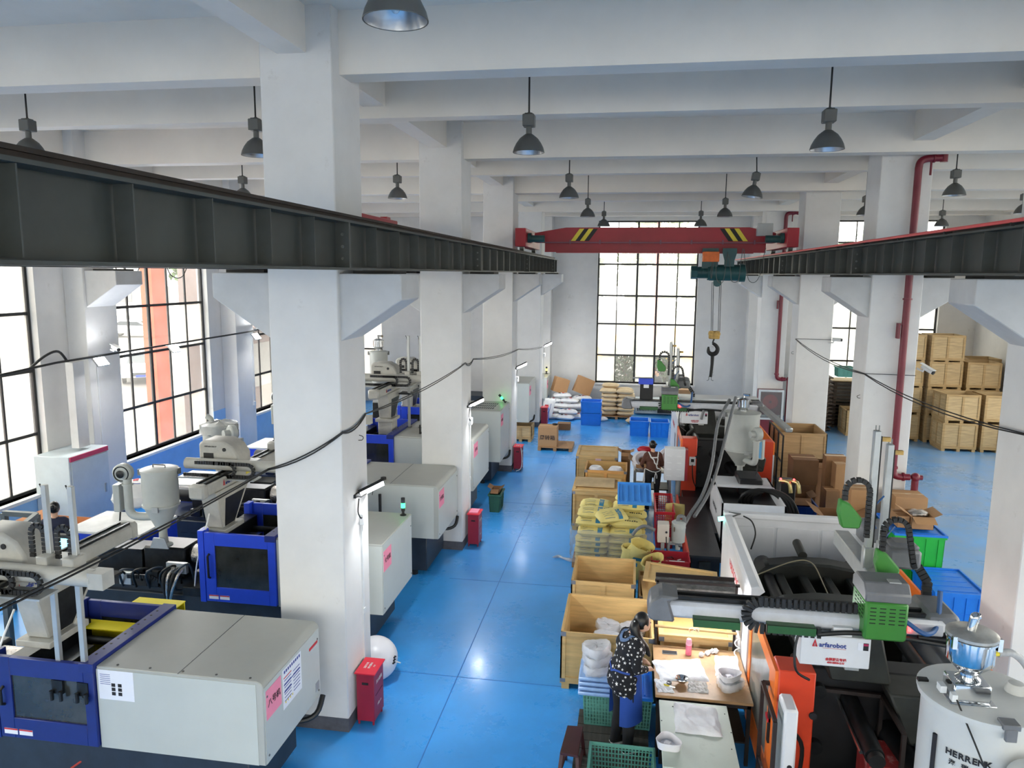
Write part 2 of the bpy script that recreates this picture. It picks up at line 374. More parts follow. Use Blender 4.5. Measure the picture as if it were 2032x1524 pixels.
# columns, each with corbels
m_cor = mat('white_painted_corbel', (200, 200, 199), .85, var=.07, scale=2, bump=.2)
m_plate = mat('black_bearing_plate', (26, 26, 26), .6)
def column(x0, x1, y0, y1, cl, crt, skirt, label, zc=5.40):
    c = thing('column', label, None, ((x0 + x1) / 2, (y0 + y1) / 2, 0), kind='structure')
    MB().box(x0, x1, y0, y1, .16, ZS + .02).build('shaft', m_wall, c, bev=.012)
    MB().box(x0 - .004, x1 + .004, y0 - .004, y1 + .004, 0, .17).build('skirting', m_skirt, c)
    ym0, ym1 = y0 + .06, y1 - .06
    for side, on_ in ((1, crt), (-1, cl)):
        if not on_: continue
        xf = x1 if side > 0 else x0; e = xf + side * .70
        MB().prism([(xf - side * .05, 4.60), (xf, 4.66), (e, 5.12), (e, zc), (xf - side * .05, zc)], 'y', ym0, ym1).build('corbel', m_cor, c, bev=.01)
        MB().box(min(xf + side * .12, e - side * .12), max(xf + side * .12, e - side * .12), ym0 + .1, ym1 - .1, zc, zc + .035).build('bearing_plate', m_plate, c)
    return c
LY = [7.78, 13.78, 19.78, 25.95]
for k, y in enumerate([1.78] + LY):
    column(-3.99, -3.18, y, y + .80, True, True, True, ['white concrete column behind the viewpoint on the left', 'nearest white column left of the blue aisle', 'second white column left of the blue aisle', 'third white column left of the blue aisle', 'fourth white column left of the blue aisle'][k])
RY = [8.64, 14.64, 20.64, 26.5]
for k, y in enumerate([2.64] + RY):
    column(4.29, 5.16, y, y + .80, True, True, True, ['white concrete column behind the viewpoint on the right', 'nearest white column at the right edge of the photo', 'white column with the long red pipe on it', 'white column beside the glazed hose cabinet', 'farthest white column on the right of the aisle'][k])
for y, nm in ((1.3, 'first'), (7.3, 'second'), (13.6, 'third'), (19.4, 'fourth'), (25.4, 'fifth')):
    column(XL, XL + .45, y, y + .95, False, True, True, 'white wall pilaster with corbel, %s along the left wall' % nm)
    column(XR - .45, XR, y, y + .95, True, False, True, 'white wall pilaster with corbel, %s along the right wall' % nm)
for x, nm in ((-3.62, 'left'), (4.72, 'right')):
    column(x - .42, x + .42, YB - .62, YB, False, False, True, 'shallow white pilaster on the end wall, %s of the window' % nm)
# ---------------------------------------------------------------- outside
m_pave = mat('pale_paving', (116, 112, 108), .8, var=.12, scale=1.2)
struct('ground', MB().box(-110, 80, -40, 120, -.5, -.24), m_pave, label='pale concrete yard outside the windows')
# ---------------------------------------------------------------- crane runways
m_ibeam = mat('dark_grey_green_steel_paint', (62, 66, 63), .5, var=.12, scale=3)
m_ibeam2 = mat('grey_green_stiffener_paint', (72, 75, 72), .5, var=.12, scale=5)
m_rail = mat('rusty_dark_rail', (52, 44, 40), .6, metal=.3, var=.25, scale=6, wear=((112, 66, 44), .68, 5))
m_red = mat('crimson_crane_paint', (158, 26, 42), .42, var=.10, scale=2)
m_cond = mat('coral_conductor_rail', (226, 84, 82), .45, var=.06)
m_bolt = mat('dull_bolt_steel', (120, 122, 120), .45, metal=.6)
m_blk = mat('matt_black', (18, 18, 19), .55, var=.2)
m_yel = mat('warning_yellow', (226, 206, 60), .5, var=.05)
def runway(xc, side, y0, y1, label, cond=False, full=True):
    t = thing('crane_runway_beam', label, 'crane rail', (xc, (y0 + y1) / 2, 5.436))
    mb = MB().box(xc - .15, xc + .15, y0, y1, 5.436, 5.458).box(xc - .007, xc + .007, y0, y1, 5.458, 5.868).box(xc - .15, xc + .15, y0, y1, 5.868, 5.89)
    mb.build('i_beam', m_ibeam, t)
    MB().box(xc - .035, xc + .035, y0, y1, 5.89, 5.905).box(xc - .012, xc + .012, y0, y1, 5.905, 5.94).box(xc - .028, xc + .028, y0, y1, 5.94, 5.965).build('rail', m_rail, t)
    if not full: return t
    k = 0; proto = None; y = 6.7 - .76 * 20; j = 0; bp_ = None
    while y < y1:
        joint = abs(((y - 6.7) / 6.08) - round((y - 6.7) / 6.08)) < .03
        if y > y0 + .05:
            if proto is None:
                q = MB().box(xc + side * .02, xc + side * .135, y, y + .01, 5.47, 5.866) if side > 0 else MB().box(xc - .135, xc - .02, y, y + .01, 5.47, 5.866)
                proto = q.build('stiffener', m_ibeam2, t); pl = Vector(proto['_w']); py0 = y
            else: share(proto, t, pl + Vector((0, y - py0, 0)))
            if joint:
                e = MB().box(xc - .14, xc + .14, y - .012, y + .03, 5.45, 5.88); e.build('joint_plate', m_ibeam2, t)
                for z in (5.54, 5.65, 5.76):
                    MB().cyl((xc + side * .08, y - .03, z), (xc + side * .08, y - .01, z), .014, n=8).build('bolt', m_bolt, t)
        y += .76
    if cond:
        MB().cyl((xc - .17, y0, 5.93), (xc - .17, y1 + .1, 5.93), .018, n=8).build('conductor_rail', m_cond, t, label='coral red conductor rail')
        for i in range(14):
            yy = y0 + .6 + i * 1.5
            if yy < y1: MB().box(xc - .18, xc - .10, yy, yy + .03, 5.885, 5.915).build('clip', m_blk, t)
    return t
runway(-2.75, 1, -5, 26.2, 'dark steel crane runway beam crossing the left half in front of the columns')
runway(3.56, -1, -5, 26.6, 'dark steel crane runway beam on the right with a coral conductor rail on it', cond=True)
runway(-4.42, -1, -5, 26.2, 'dark crane runway beam of the left machine bay, behind the column row', full=False)
runway(5.60, 1, -5, 26.6, 'dark crane runway beam of the storage bay, right of the columns', full=False)
# ---------------------------------------------------------------- bridge crane
YC = 19.5
t = thing('bridge_crane', 'crimson overhead crane girder with yellow and black stripes spanning the aisle', 'crane', (.4, YC, 5.95))
xl, xr = -2.55, 3.38
gb = MB()
ol = [(xl, 6.20), (xl, 6.44), (-1.75, 6.575), (2.75, 6.575), (xr, 6.44), (xr, 6.20)]
gb.prism(ol, 'y', YC - .19, YC + .19); gb.build('girder', m_red, t, bev=.008)
MB().box(xl + .25, xr - .2, YC - .02, YC + .02, 5.965, 6.21).box(xl + .55, xr - .5, YC - .11, YC + .11, 5.945, 5.968).build('trolley_track', m_red, t)
MB().box(xl + .1, xr - .1, YC - .26, YC - .17, 6.185, 6.215).build('cable_track', mat('dull_mauve_track', (126, 74, 88), .5), t)
for s_, x in ((1, -1.62), (-1, 2.72)):
    for k in range(4):
        x0 = x + s_ * k * .115; w_ = .115 * s_
        pts = [(x0, 6.24), (x0 + w_, 6.24), (x0 + w_ + .22 * s_, 6.545), (x0 + .22 * s_, 6.545)]
        MB().prism(pts, 'y', YC - .196, YC - .189).build('stripe', m_yel if k % 2 == 0 else m_blk, t)
for xx, nm in ((-2.75, 'l'), (3.56, 'r')):
    cb = MB().box(xx - .13, xx + .13, YC - 1.3, YC + 1.5, 6.06, 6.5); c_ = cb.build('end_carriage', m_red, t, bev=.012)
    for dy in (-1.0, 1.2):
        MB().cyl((xx - .05, YC + dy, 6.06), (xx + .05, YC + dy, 6.06), .095, n=16).build('wheel', m_bolt, c_)
    s_ = 1 if xx < 0 else -1
    m_teal = mat('dark_teal_motor_paint', (34, 74, 72), .45, var=.15)
    mo = MB().cyl((xx + s_ * .14, YC - .95, 6.28), (xx + s_ * .22, YC - .95, 6.28), .12, n=16).cyl((xx + s_ * .22, YC - .95, 6.26), (xx + s_ * .55, YC - .95, 6.26), .085, n=16)
    mo.build('travel_motor', m_teal, t)
eb = MB().box(2.9, 3.26, YC - .42, YC - .21, 6.36, 6.66).build('control_box', mat('pale_grey_enclosure', (168, 172, 172), .5, var=.06), t, bev=.01)
for i in range(7):
    x = xl + .9 + i * .75
    MB().box(x, x + .04, YC - .285, YC - .26, 6.16, 6.26).build('track_bracket', mat('dull_mauve_track', (126, 74, 88), .5), t)
# hoist, rides on the track
m_gteal = mat('teal_hoist_paint', (36, 84, 86), .42, var=.15, scale=6, wear=((20, 40, 40), .62, 7))
a = P(1424, 540, 'y', YC)
h = thing('electric_hoist', 'teal electric wire rope hoist with an orange box hanging under the crane girder', 'hoist', (2.35, YC, 5.2))
x0 = P(1371, 540, 'y', YC).x; x1 = P(1478, 540, 'y', YC).x; zc = P(1424, 541, 'y', YC).z
MB().cyl((x0 + .45, YC, zc), (x1 - .12, YC, zc), .20, n=24).build('drum', m_gteal, h)
MB().cyl((x1 - .14, YC, zc), (x1, YC, zc), .225, n=24).build('gearbox', m_gteal, h)
MB().cyl((x0 + .13, YC, zc), (x0 + .46, YC, zc), .14, n=20).cyl((x0 + .4, YC, zc), (x0 + .48, YC, zc), .19, n=20).build('hoist_motor', m_gteal, h)
MB().cyl((x0, YC, zc), (x0 + .15, YC, zc), .17, n=6).build('motor_cover', m_gteal, h)
for i in range(7): MB().cyl((x0 + .16 + i * .035, YC, zc), (x0 + .172 + i * .035, YC, zc), .155, n=16).build('cooling_fin', m_gteal, h)
ob0 = P(1393, 500, 'y', YC); ob1 = P(1424, 520, 'y', YC)
MB().box(ob0.x, ob1.x, YC - .36, YC - .14, ob1.z, ob0.z).build('electrics_box', mat('orange_enclosure', (226, 112, 42), .5, var=.12, scale=8), h, bev=.01)
for xx in (ob0.x + .06, ob1.x - .06, P(1438, 500, 'y', YC).x, P(1454, 500, 'y', YC).x):
    MB().cyl((xx, YC - .16, 6.0), (xx, YC - .03, 6.0), .06, n=14).cyl((xx, YC + .03, 6.0), (xx, YC + .16, 6.0), .06, n=14).build('trolley_wheel', m_gteal, h)
tx0, tx1 = P(1432, 510, 'y', YC).x, P(1460, 510, 'y', YC).x
MB().box(ob0.x, ob1.x, YC - .13, YC - .11, zc + .1, 6.07).build('trolley_frame', m_gteal, h)
MB().prism([(tx0 + .05, zc + .15), (tx1 - .05, zc + .15), (tx1 - .05, zc + .3), (tx1, 5.95), (tx1, 6.07), (tx0, 6.07), (tx0, 5.95), (tx0 + .05, zc + .3)], 'y', YC - .19, YC - .16).build('trolley_frame', m_gteal, h)
MB().cyl((P(1423, 560, 'y', YC).x, YC - .06, zc - .25), (P(1423, 560, 'y', YC).x, YC + .06, zc - .25), .1, n=16).build('pulley', m_gteal, h)
bx_, bz = P(1417, 670, 'y', YC).x, P(1417, 660, 'y', YC).z
for px_, qx in ((1413, 1411), (1416, 1414), (1428, 1425), (1431, 1428)):
    top = P(px_, 560, 'y', YC)
    MB().cyl((top.x, YC, top.z), (P(qx, 662, 'y', YC).x, YC, P(qx, 662, 'y', YC).z), .007, n=6).build('wire_rope', m_blk, h)
m_rim = mat('worn_yellow_block', (196, 158, 84), .5, var=.3, scale=12)
MB().cbox((bx_, YC, bz - .06), (.27, .12, .2)).build('hook_block', m_rim, h, bev=.02)
MB().cyl((bx_ - .07, YC - .08, bz - .03), (bx_ - .07, YC + .08, bz - .03), .075, n=14).cyl((bx_ + .07, YC - .08, bz - .03), (bx_ + .07, YC + .08, bz - .03), .075, n=14).build('sheave', m_rim, h)
# open hook with its long black sling
hk = [P(px, py, 'y', YC) for px, py in ((1414, 681), (1420, 685), (1424, 692), (1421, 700), (1413, 703), (1406, 698), (1406, 688))]
MB().tube(hk, [.035, .045, .052, .06, .06, .05, .02], n=10, smooth=4).build('hook', m_blk, h)
MB().cyl((bx_, YC, bz - .16), (hk[0].x, YC, hk[0].z), .02, n=8).build('hook_shank', m_blk, h)
MB().tube([P(1414, 702, 'y', YC), P(1413, 722, 'y', YC), P(1410, 748, 'y', YC)], [.05, .042, .04], n=10, smooth=3).build('sling', m_blk, h)
for dx in (-.03, .03):
    q = P(1409, 750, 'y', YC); MB().tube([(q.x + dx, YC, q.z + .04), (q.x + dx, YC, q.z - .05), (q.x + dx * 2.6, YC - .05, q.z - .06)], .009, n=6).build('shackle', m_bolt, h)
# festoon cables of the hoist
for pts in (((1414, 520), (1411, 536), (1412, 552), (1418, 500)), ((1424, 502), (1421, 530), (1423, 556), (1434, 560), (1440, 530), (1444, 500)), ((1446, 505), (1450, 540), (1452, 558), (1465, 556), (1470, 520), (1474, 493)),
            ((1476, 494), (1480, 530), (1486, 556), (1498, 560), (1508, 545), (1515, 510), (1520, 492))):
    MB().tube([P(a_, b_, 'y', YC - .25) for a_, b_ in pts], .008, n=6, smooth=5).build('festoon_cable', mat('grey_cable', (92, 96, 92), .6), h)
# red end carriages of the cranes in the neighbouring bays
for x, y0_, y1_, lab in ((-4.42, 10.6, 13.4, 'crimson crane carriage on the left bay rail, right of the nearest column'), (5.60, 16.9, 19.4, 'crimson crane carriage on the storage bay rail, between two white columns')):
    t = thing('crane_carriage', lab, 'crane', (x, (y0_ + y1_) / 2, 5.965))
    MB().box(x - .13, x + .13, y0_, y1_, 6.02, 6.34).build('carriage_beam', m_red, t, bev=.01)
    for yy in (y0_ + .3, y1_ - .3):
        MB().cyl((x - .05, yy, 6.055), (x + .05, yy, 6.055), .09, n=14).build('wheel', m_bolt, t)
        MB().box(x - .06, x + .06, yy - .1, yy + .1, 6.34, 6.39).build('lifting_lug', m_red, t)
# ---------------------------------------------------------------- pendant lamps
m_shade = mat('grey_lamp_shade', (92, 94, 93), .45, metal=.3, var=.08)
m_inner = mat('brushed_reflector', (186, 190, 196), .3, metal=.85, var=.05)
m_bulb = mat('unlit_glass_bulb', (230, 232, 235), .1, var=.02)
LAMPS = [(785, 42, 'largest grey bell lamp, cut by the top edge of the photo'), (1049, 303, 'grey bell lamp above the aisle, in front of the second cross beam'), (1641, 297, 'grey bell lamp on a long rod left of the column with the red pipe'),
         (1129, 393, 'second grey bell lamp along the left side of the aisle'), (1492, 391, 'tilted grey bell lamp above the right runway beam, left of the pipe'), (1166, 430, 'small bell lamp above the left stripes of the crane'),
         (1438, 430, 'small bell lamp above the right stripes of the crane'), (1198, 449, 'tiny bell lamp before the top left of the end window'), (1390, 449, 'tiny bell lamp before the top right of the end window'),
         (510, 309, 'bell lamp half hidden by the nearest white column'), (789, 394, 'grey bell lamp between the first and second left columns'), (60, 309, 'bell lamp at far left with only its box and rod above the runway beam'),
         (483, 395, 'bell lamp behind the runway beam left of the nearest column'), (1893, 388, 'bell lamp over the storage bay, right of the red pipe'), (2030, 424, 'bell lamp cut by the right edge above the runway beam'), (1868, 449, 'small bell lamp before the window of the storage bay'),
         (1716, 427, 'bell lamp half hidden behind the column with the red pipe')]
pl_ = None
for i, (px, py, lab) in enumerate(LAMPS):
    p = P(px, py, 'z', 6.86)
    if p.y > 29: p = P(px, py, 'y', 28.4)
    rod = ZS - p.z - .46 + .02
    if pl_ is None:
        pl_ = thing('pendant_lamp', lab, 'lamp', (0, 0, 0), group='grey bell lamps hanging from the ceiling')
        MB().lathe([(.19, 0), (.192, .004), (.178, .055), (.15, .11), (.11, .165), (.065, .2), (.045, .215), (.04, .215), (.06, .19), (.105, .155), (.145, .10), (.172, .05), (.186, .004), (.188, 0)], n=32).build('shade', m_shade, pl_, org=(0, 0, 0))
        MB().lathe([(.184, .003), (.17, .05), (.143, .1), (.103, .153), (.055, .188), (.001, .19)], n=32, cap=False).build('reflector', m_inner, pl_, org=(0, 0, 0))
        MB().ball((0, 0, .1), (.035, .035, .06)).build('bulb', m_bulb, pl_, org=(0, 0, 0))
        MB().cyl((0, 0, .2), (0, 0, .31), .035, n=12).build('neck', m_shade, pl_, org=(0, 0, 0))
        MB().box(-.07, .07, -.075, .075, .30, .44).box(-.05, .05, -.055, .055, .44, .455).build('ballast_box', m_shade, pl_, org=(0, 0, 0), bev=.012)
        MB().tube([(-.03, 0, .45), (0, 0, .475), (.03, 0, .45)], .006, n=6).build('hook_ring', m_blk, pl_, org=(0, 0, 0))
        c = pl_
    else: c = dup(pl_, p, 0, lab)
    c.location = p; c['_w'] = [*p]
    for ch in list(c.children):
        if ch.name.startswith('rod'): bpy.data.objects.remove(ch)
    if px == 1492: c.rotation_euler = (0, .14, 0)
    else: MB().cyl((p.x, p.y, p.z + .46), (p.x, p.y, ZS), .011, n=8).build('rod', m_blk, c)
    if px == 1492: MB().cyl((0, 0, .46), (-.17, 0, rod + .46), .011, n=8).build('rod', m_blk, c, local=True, org=(0, 0, 0))
# ---------------------------------------------------------------- injection moulding machines, left bay
m_cov = mat('warm_grey_machine_cover', (170, 171, 165), .42, var=.04, scale=2)
m_covs = mat('pale_green_grey_cover_side', (188, 192, 187), .4, var=.03, scale=2)
m_blue = mat('royal_blue_machine_paint', (38, 72, 206), .38, var=.08, scale=3)
m_navy = mat('navy_machine_frame', (22, 40, 116), .42, var=.12, scale=3)
m_bed = mat('dark_slate_machine_bed', (40, 50, 62), .5, var=.2, scale=4)
m_dark = mat('oily_dark_steel', (38, 40, 42), .38, metal=.5, var=.3, scale=8)
m_steel = mat('polished_steel', (168, 170, 172), .22, metal=.95, var=.08, scale=8)
m_alu = mat('pale_aluminium', (182, 184, 182), .38, metal=.55, var=.07, scale=6)
m_cast = mat('beige_grey_casting', (176, 174, 166), .5, var=.10, scale=5, wear=((120, 114, 104), .70, 9))
m_whtop = mat('dusty_white_cabinet_top', (224, 224, 222), .6, var=.08, scale=5)
m_glassd = mat('smoked_guard_glass', (52, 54, 52), .12, var=.35, scale=3, spec=.7)
m_chain = mat('black_cable_chain', (22, 22, 23), .5, var=.3, scale=20)
m_lgrey = mat('light_grey_hopper_paint', (178, 181, 176), .42, var=.06, scale=3, wear=((150, 148, 140), .72, 6))
m_cable = mat('black_cable', (20, 20, 20), .5)
m_white = mat('clean_white_paint', (226, 228, 230), .4, var=.03)
m_whitepl = mat('white_plastic', (222, 223, 222), .4, var=.05)
m_pink = mat('pink_paper_sign', (236, 142, 168), .8, var=.04)
m_paper = mat('white_paper_notice', (226, 228, 236), .8, var=.03)
m_ink = mat('black_ink', (30, 30, 36), .8)
m_inkb = mat('blue_ink', (40, 60, 140), .7)
m_inkr = mat('red_ink', (196, 40, 50), .7)
m_silver = mat('crumpled_foil', (196, 190, 184), .25, metal=.9, var=.2, bump=.9, scale=18)
m_brightyel = mat('bright_yellow_tray', (244, 224, 30), .45, var=.05)
m_orange = mat('orange_connector', (236, 110, 30), .5)
def chainloop(mb, pts, w=.05, h=.03, up=(0, 1, 0)):
    """a cable chain: a row of links along pts"""
    pts = [Vector(p) for p in pts]
    for a, b in zip(pts[:-1], pts[1:]):
        n = max(1, int((b - a).length / (.04 if w < .085 else .05)))
        for k in range(n):
            p = a.lerp(b, k / n); q = a.lerp(b, (k + (.82 if w < .085 else .62)) / n)
            mb.bar(p, q, w, h, up)
def arc(c, r, a0, a1, n, f):   # f(cos,sin) -> offset
    return [Vector(c) + Vector(f(math.cos(math.radians(a0 + (a1 - a0) * i / n)) * r, math.sin(math.radians(a0 + (a1 - a0) * i / n)) * r)) for i in range(n + 1)]
def logo(t, p, right, up, s, big=False):
    """red peaked triangle mark and blue robot lettering"""
    r = Vector(right).normalized(); u = Vector(up).normalized(); n = r.cross(u); p = Vector(p)
    if u.dot(r) : u = (u - r * u.dot(r)).normalized()
    def q(a, b, d=.002): return p + r * a * s + u * b * s + n * d
    mb = MB()
    for pts in ([(-2.9, -.5), (-2.4, 1.1), (-1.9, -.5), (-2.2, -.5), (-2.4, .35), (-2.6, -.5)],):
        mb._add([q(a, b) for a, b in pts] + [q(a, b, .004) for a, b in pts], [(0, 1, 4, 5), (1, 2, 3, 4), (6, 7, 10, 11), (7, 8, 9, 10)])
    mb.build('mark', m_inkr, t, smooth=0)
    text('asfa', .62 * s, q(-2.4, -.35, .004), r, u, m_inkr, t, bold=.006 * s)
    text('arfarobot', 1.35 * s, q(-1.6, -.1, 0), r, u, m_inkb, t, bold=.03 * s, align='LEFT')
    if big: MB().hexa([q(-.9, -.78), q(1.6 + 2, -.78), q(1.6 + 2, -.73), q(-.9, -.73), q(-.9, -.78, .003), q(3.6, -.78, .003), q(3.6, -.73, .003), q(-.9, -.73, .003)]).build('underline', m_inkr, t, smooth=0)
def machine_left(y0, y1, zb, zt, xr, label, round_=.07, sign=None, clen=1.6, guard=True, inj=True, vent=False, cab=True, notice=False):
    t = thing('moulding_machine', label, 'machine', ((xr - 3), (y0 + y1) / 2, 0))
    ym = (y0 + y1) / 2; xg = xr - clen
    # cover: rounded along the upper aisle-side edge
    ol = [(xg, zb), (xr, zb), (xr, zt - round_)] + [(xr - round_ + round_ * math.cos(a), zt - round_ + round_ * math.sin(a)) for a in [PI / 8, PI / 4, 3 * PI / 8]] + [(xr - round_, zt), (xg, zt)] if round_ else [(xg, zb), (xr, zb), (xr, zt), (xg, zt)]
    cv = MB().prism(ol, 'y', y0, y1).build('clamp_cover', m_cov, t, bev=.008)
    pf = MB().box(xr, xr + .006, y0 + .015, y1 - .015, zb + .01, zt - max(round_, .01)).build('end_panel', m_covs, t)
    MB().box(xg, xr - round_, y0 - .005, y0 + .001, zb + .004, zt - .03).build('side_panel', m_covs, t)
    if clen > 1: MB().box((xg + xr) / 2 - .002, (xg + xr) / 2 + .002, y0, y1, zt - .001, zt + .0025).build('cover_seam', m_bed, t)
    for i in range(4): MB().cyl((xr + .006, y0 + .06 + (i % 2) * (y1 - y0 - .12), zb + .08 + (i // 2) * (zt - zb - .26)), (xr + .012, y0 + .06 + (i % 2) * (y1 - y0 - .12), zb + .08 + (i // 2) * (zt - zb - .26)), .012, n=8).build('screw', m_bolt, t)
    if sign:
        MB().box(xr + .006, xr + .009, y0 + .04, y0 + .04 + (y1 - y0) * .24, zt - .42, zt - .12).build('paper_sign', m_pink, t, label='pink paper sign with black characters')
        text(sign, .085, (xr + .010, y0 + .04 + (y1 - y0) * .12, zt - .27), (0, 1, 0), (0, 0, 1), m_ink, t)
    if notice:
        yy = y0 + (y1 - y0) * .30
        MB().box(xr + .006, xr + .009, yy, yy + .42, zt - .52, zt - .10).build('notice', m_paper, t, label='white printed safety notice')
        for k in range(9): MB().box(xr + .009, xr + .0105, yy + .03 + k * .042, yy + .055 + k * .042, zt - .15, zt - .12).build('heading_mark', m_inkb, t)
        for k in range(3):
            MB().box(xr + .009, xr + .0105, yy + .02, yy + .19 + .2 * (k % 2), zt - .20 - k * .075, zt - .19 - k * .075).build('rule', m_inkb if k else m_inkr, t)
        for k in range(14): MB().box(xr + .009, xr + .0102, yy + .03 + .2 * (k % 2), yy + .18 + .2 * (k % 2), zt - .23 - (k // 2) * .036, zt - .222 - (k // 2) * .036).build('text_line', m_inkb, t)
        for k in range(4): MB().cyl((xr + .009, yy + .05 + .05 * k, zt - .46), (xr + .011, yy + .05 + .05 * k, zt - .46), .017, n=3).build('warning_mark', m_yel, t)
        MB().box(xr + .006, xr + .009, y1 - .27, y1 - .06, zt - .22, zt - .19).build('badge', m_inkr, t); text('HUAYUAN', .03, (xr + .01, y1 - .165, zt - .235), (0, 1, 0), (0, 0, 1), m_white, t)
        MB().box(xr + .006, xr + .009, y1 - .14, y1 - .05, zb + .10, zb + .20).build('rating_plate', m_alu, t)
        # programme sheet on the front face
        MB().box(xg + .02, xg + .40, y0 - .007, y0 - .005, zt - .34, zt - .03).build('programme_sheet', m_paper, t, label='white sheet with small black diagrams')
        for i in range(3):
            for j in range(2): MB().box(xg + .16 + j * .07, xg + .20 + j * .07, y0 - .009, y0 - .007, zt - .20 - i * .045, zt - .165 - i * .045).build('diagram', m_ink, t)
        for i in range(6): MB().box(xg + .04, xg + .15, y0 - .009, y0 - .007, zt - .08 - i * .02, zt - .076 - i * .02).build('text_line', m_inkb, t)
    if vent:
        for i in range(13):
            for j in range(3): MB().box(xr - clen * .62 + i * .055, xr - clen * .62 + i * .055 + .03, y0 + .25 + j * .32, y0 + .45 + j * .32, zt - .001, zt + .003).build('vent_slot', m_bed, t)
    # bed and feet
    MB().box(xr - 5.4, xr - (.25 if guard else .95), y0 + .12, y1 - .12, .10, zb - .003).build('machine_bed', m_bed, t, bev=.01)
    for i in range(5):
        for s_ in (y0 + .2, y1 - .2): MB().cyl((xr - (.5 if guard else 1.05) - i * 1.15, s_, 0), (xr - (.5 if guard else 1.05) - i * 1.15, s_, .10), .06, n=10).build('foot', m_dark, t)
    if not guard: return t
    gx0 = xg - 1.2
    # guard: blue doors front and back with smoked windows, open top
    for yy, sg in ((y0 - .04, 1), (y1 + .04, -1)):
        a, b_ = min(yy, yy + sg * .05), max(yy, yy + sg * .05)
        dz0, dz1 = zb + .02, zt + .02; wx0, wx1, wz0, wz1 = gx0 + .26, xg - .12, zb + .24, zt - .17
        if not (wz1 > wz0): wz0, wz1 = zb + .2, zt - .2
        d = MB().box(gx0 + .1, wx0, a, b_, dz0, dz1).box(wx1, xg - .01, a, b_, dz0, dz1).box(wx0, wx1, a, b_, dz0, wz0).box(wx0, wx1, a, b_, wz1, dz1).build('guard_door', m_blue if y0 > 7 else m_navy, t, bev=.004)
        MB().box(wx0 - .01, wx1 + .01, (a + b_) / 2 - .006, (a + b_) / 2 + .006, wz0 - .01, wz1 + .01).build('door_window', m_glassd, d)
        hx = gx0 + .17
        hy = yy - sg * .04
        MB().tube([(hx, yy, zb + .38), (hx, hy, zb + .40), (hx, hy, zt - .32), (hx, yy, zt - .30)], .016, n=8).build('door_handle', m_blk, d)
        for k in range(2): MB().box(gx0 + .14 + k * .17, gx0 + .29 + k * .17, yy - sg * .003, yy, zb + .06, zb + .12).build('warning_label', m_paper, d); MB().box(gx0 + .14 + k * .17, gx0 + .29 + k * .17, yy - sg * .005, yy - sg * .003, zb + .105, zb + .12).build('label_band', m_inkr, d)
    for a, b_ in ((y0 - .04, y0 + .12), (y1 - .12, y1 + .04)): MB().box(gx0, gx0 + .09, a, b_, zb, zt + .04).build('guard_post', m_blue if y0 > 7 else m_navy, t, bev=.004)
    MB().box(xg - .16, xg - .002, y0 - .046, y1 + .046, zt - .06, zt + .034).build('top_beam', m_navy, t, bev=.004)
    for k in range(10): MB().cyl((xg - .11, y0 + .15 + k * (y1 - y0 - .3) / 9, zt + .03), (xg - .11, y0 + .15 + k * (y1 - y0 - .3) / 9, zt + .036), .013, n=8).build('beam_hole', m_blk, t)
    # platens, tie bars, mould
    MB().box(gx0 + .02, gx0 + .24, y0 + .14, y1 - .14, zb, zt - .12).build('fixed_platen', m_dark, t, bev=.01)
    MB().box(xg - .36, xg - .18, y0 + .14, y1 - .14, zb, zt - .14).build('moving_platen', m_dark, t, bev=.01)
    for s_ in (y0 + .3, y1 - .3):
        for z in (zb + .2, zt - .3): MB().cyl((gx0, s_, z), (xg + .1, s_, z), .045, n=14).build('tie_bar', m_dark, t)
    MB().box(gx0 + .25, gx0 + .48, ym - .24, ym + .24, zb + .15, zt - .3).box(xg - .62, xg - .37, ym - .24, ym + .24, zb + .15, zt - .3).build('mould', m_steel, t, bev=.006)
    MB().box(gx0 + .1, xg, y0 + .02, y1 - .02, zb - .02, zb + .02).build('drip_tray', m_bed, t)
    if not inj: return t
    # injection side: carriage rails, barrel shroud, motor block, hose bundle
    MB().box(gx0 - 2.7, gx0, y0 + .18, y1 - .18, zb - .06, zb + .06).build('carriage_rail', m_bed, t)
    MB().cyl((gx0 - .95, ym, zb + .42), (gx0 + .05, ym, zb + .42), .13, n=16).build('barrel', m_dark, t)
    MB().box(gx0 - 1.25, gx0 - .55, ym - .24, ym + .24, zb + .1, zb + .58).build('injection_block', m_dark, t, bev=.03)
    MB().box(gx0 - 2.1, gx0 - 1.3, ym - .2, ym + .2, zb + .12, zb + .5).cyl((gx0 - 2.5, ym, zb + .32), (gx0 - 2.1, ym, zb + .32), .15, n=16).build('screw_drive', m_dark, t, bev=.01)
    MB().box(gx0 - .62, gx0 - .3, y0 + .1, y0 + .16, zb + .34, zb + .5).build('valve_plate', m_alu, t)
    for k in range(4):
        xx = gx0 - .56 + .07 * k
        MB().tube([(xx, y0 + .1, zb + .42), (xx - .04, y0 - .02, zb + .3), (xx - .02 - .05 * k, y0 + .02, zb - .1), (xx + .05, y0 + .1, zb - .4)], .024, n=8, smooth=4).build('hose', m_silver if k % 2 else m_blk, t)
    chainloop(cb := MB(), [(gx0 - 1.3, y0 + .14, zb + .22), (gx0 - .9, y0 + .14, zb + .24), (gx0 - .6, y0 + .14, zb + .1)], .06, .035); cb.build('cable_chain', m_chain, t)
    MB().box(gx0 - .35, gx0 - .02, y0 + .05, y0 + .25, zb + .02, zb + .16).build('relay_box', m_dark, t, bev=.01)
    MB().cyl((gx0 - .5, ym, zb + .42), (gx0 - .08, ym, zb + .42), .16, n=14).build('foil_wrap', m_silver, t)
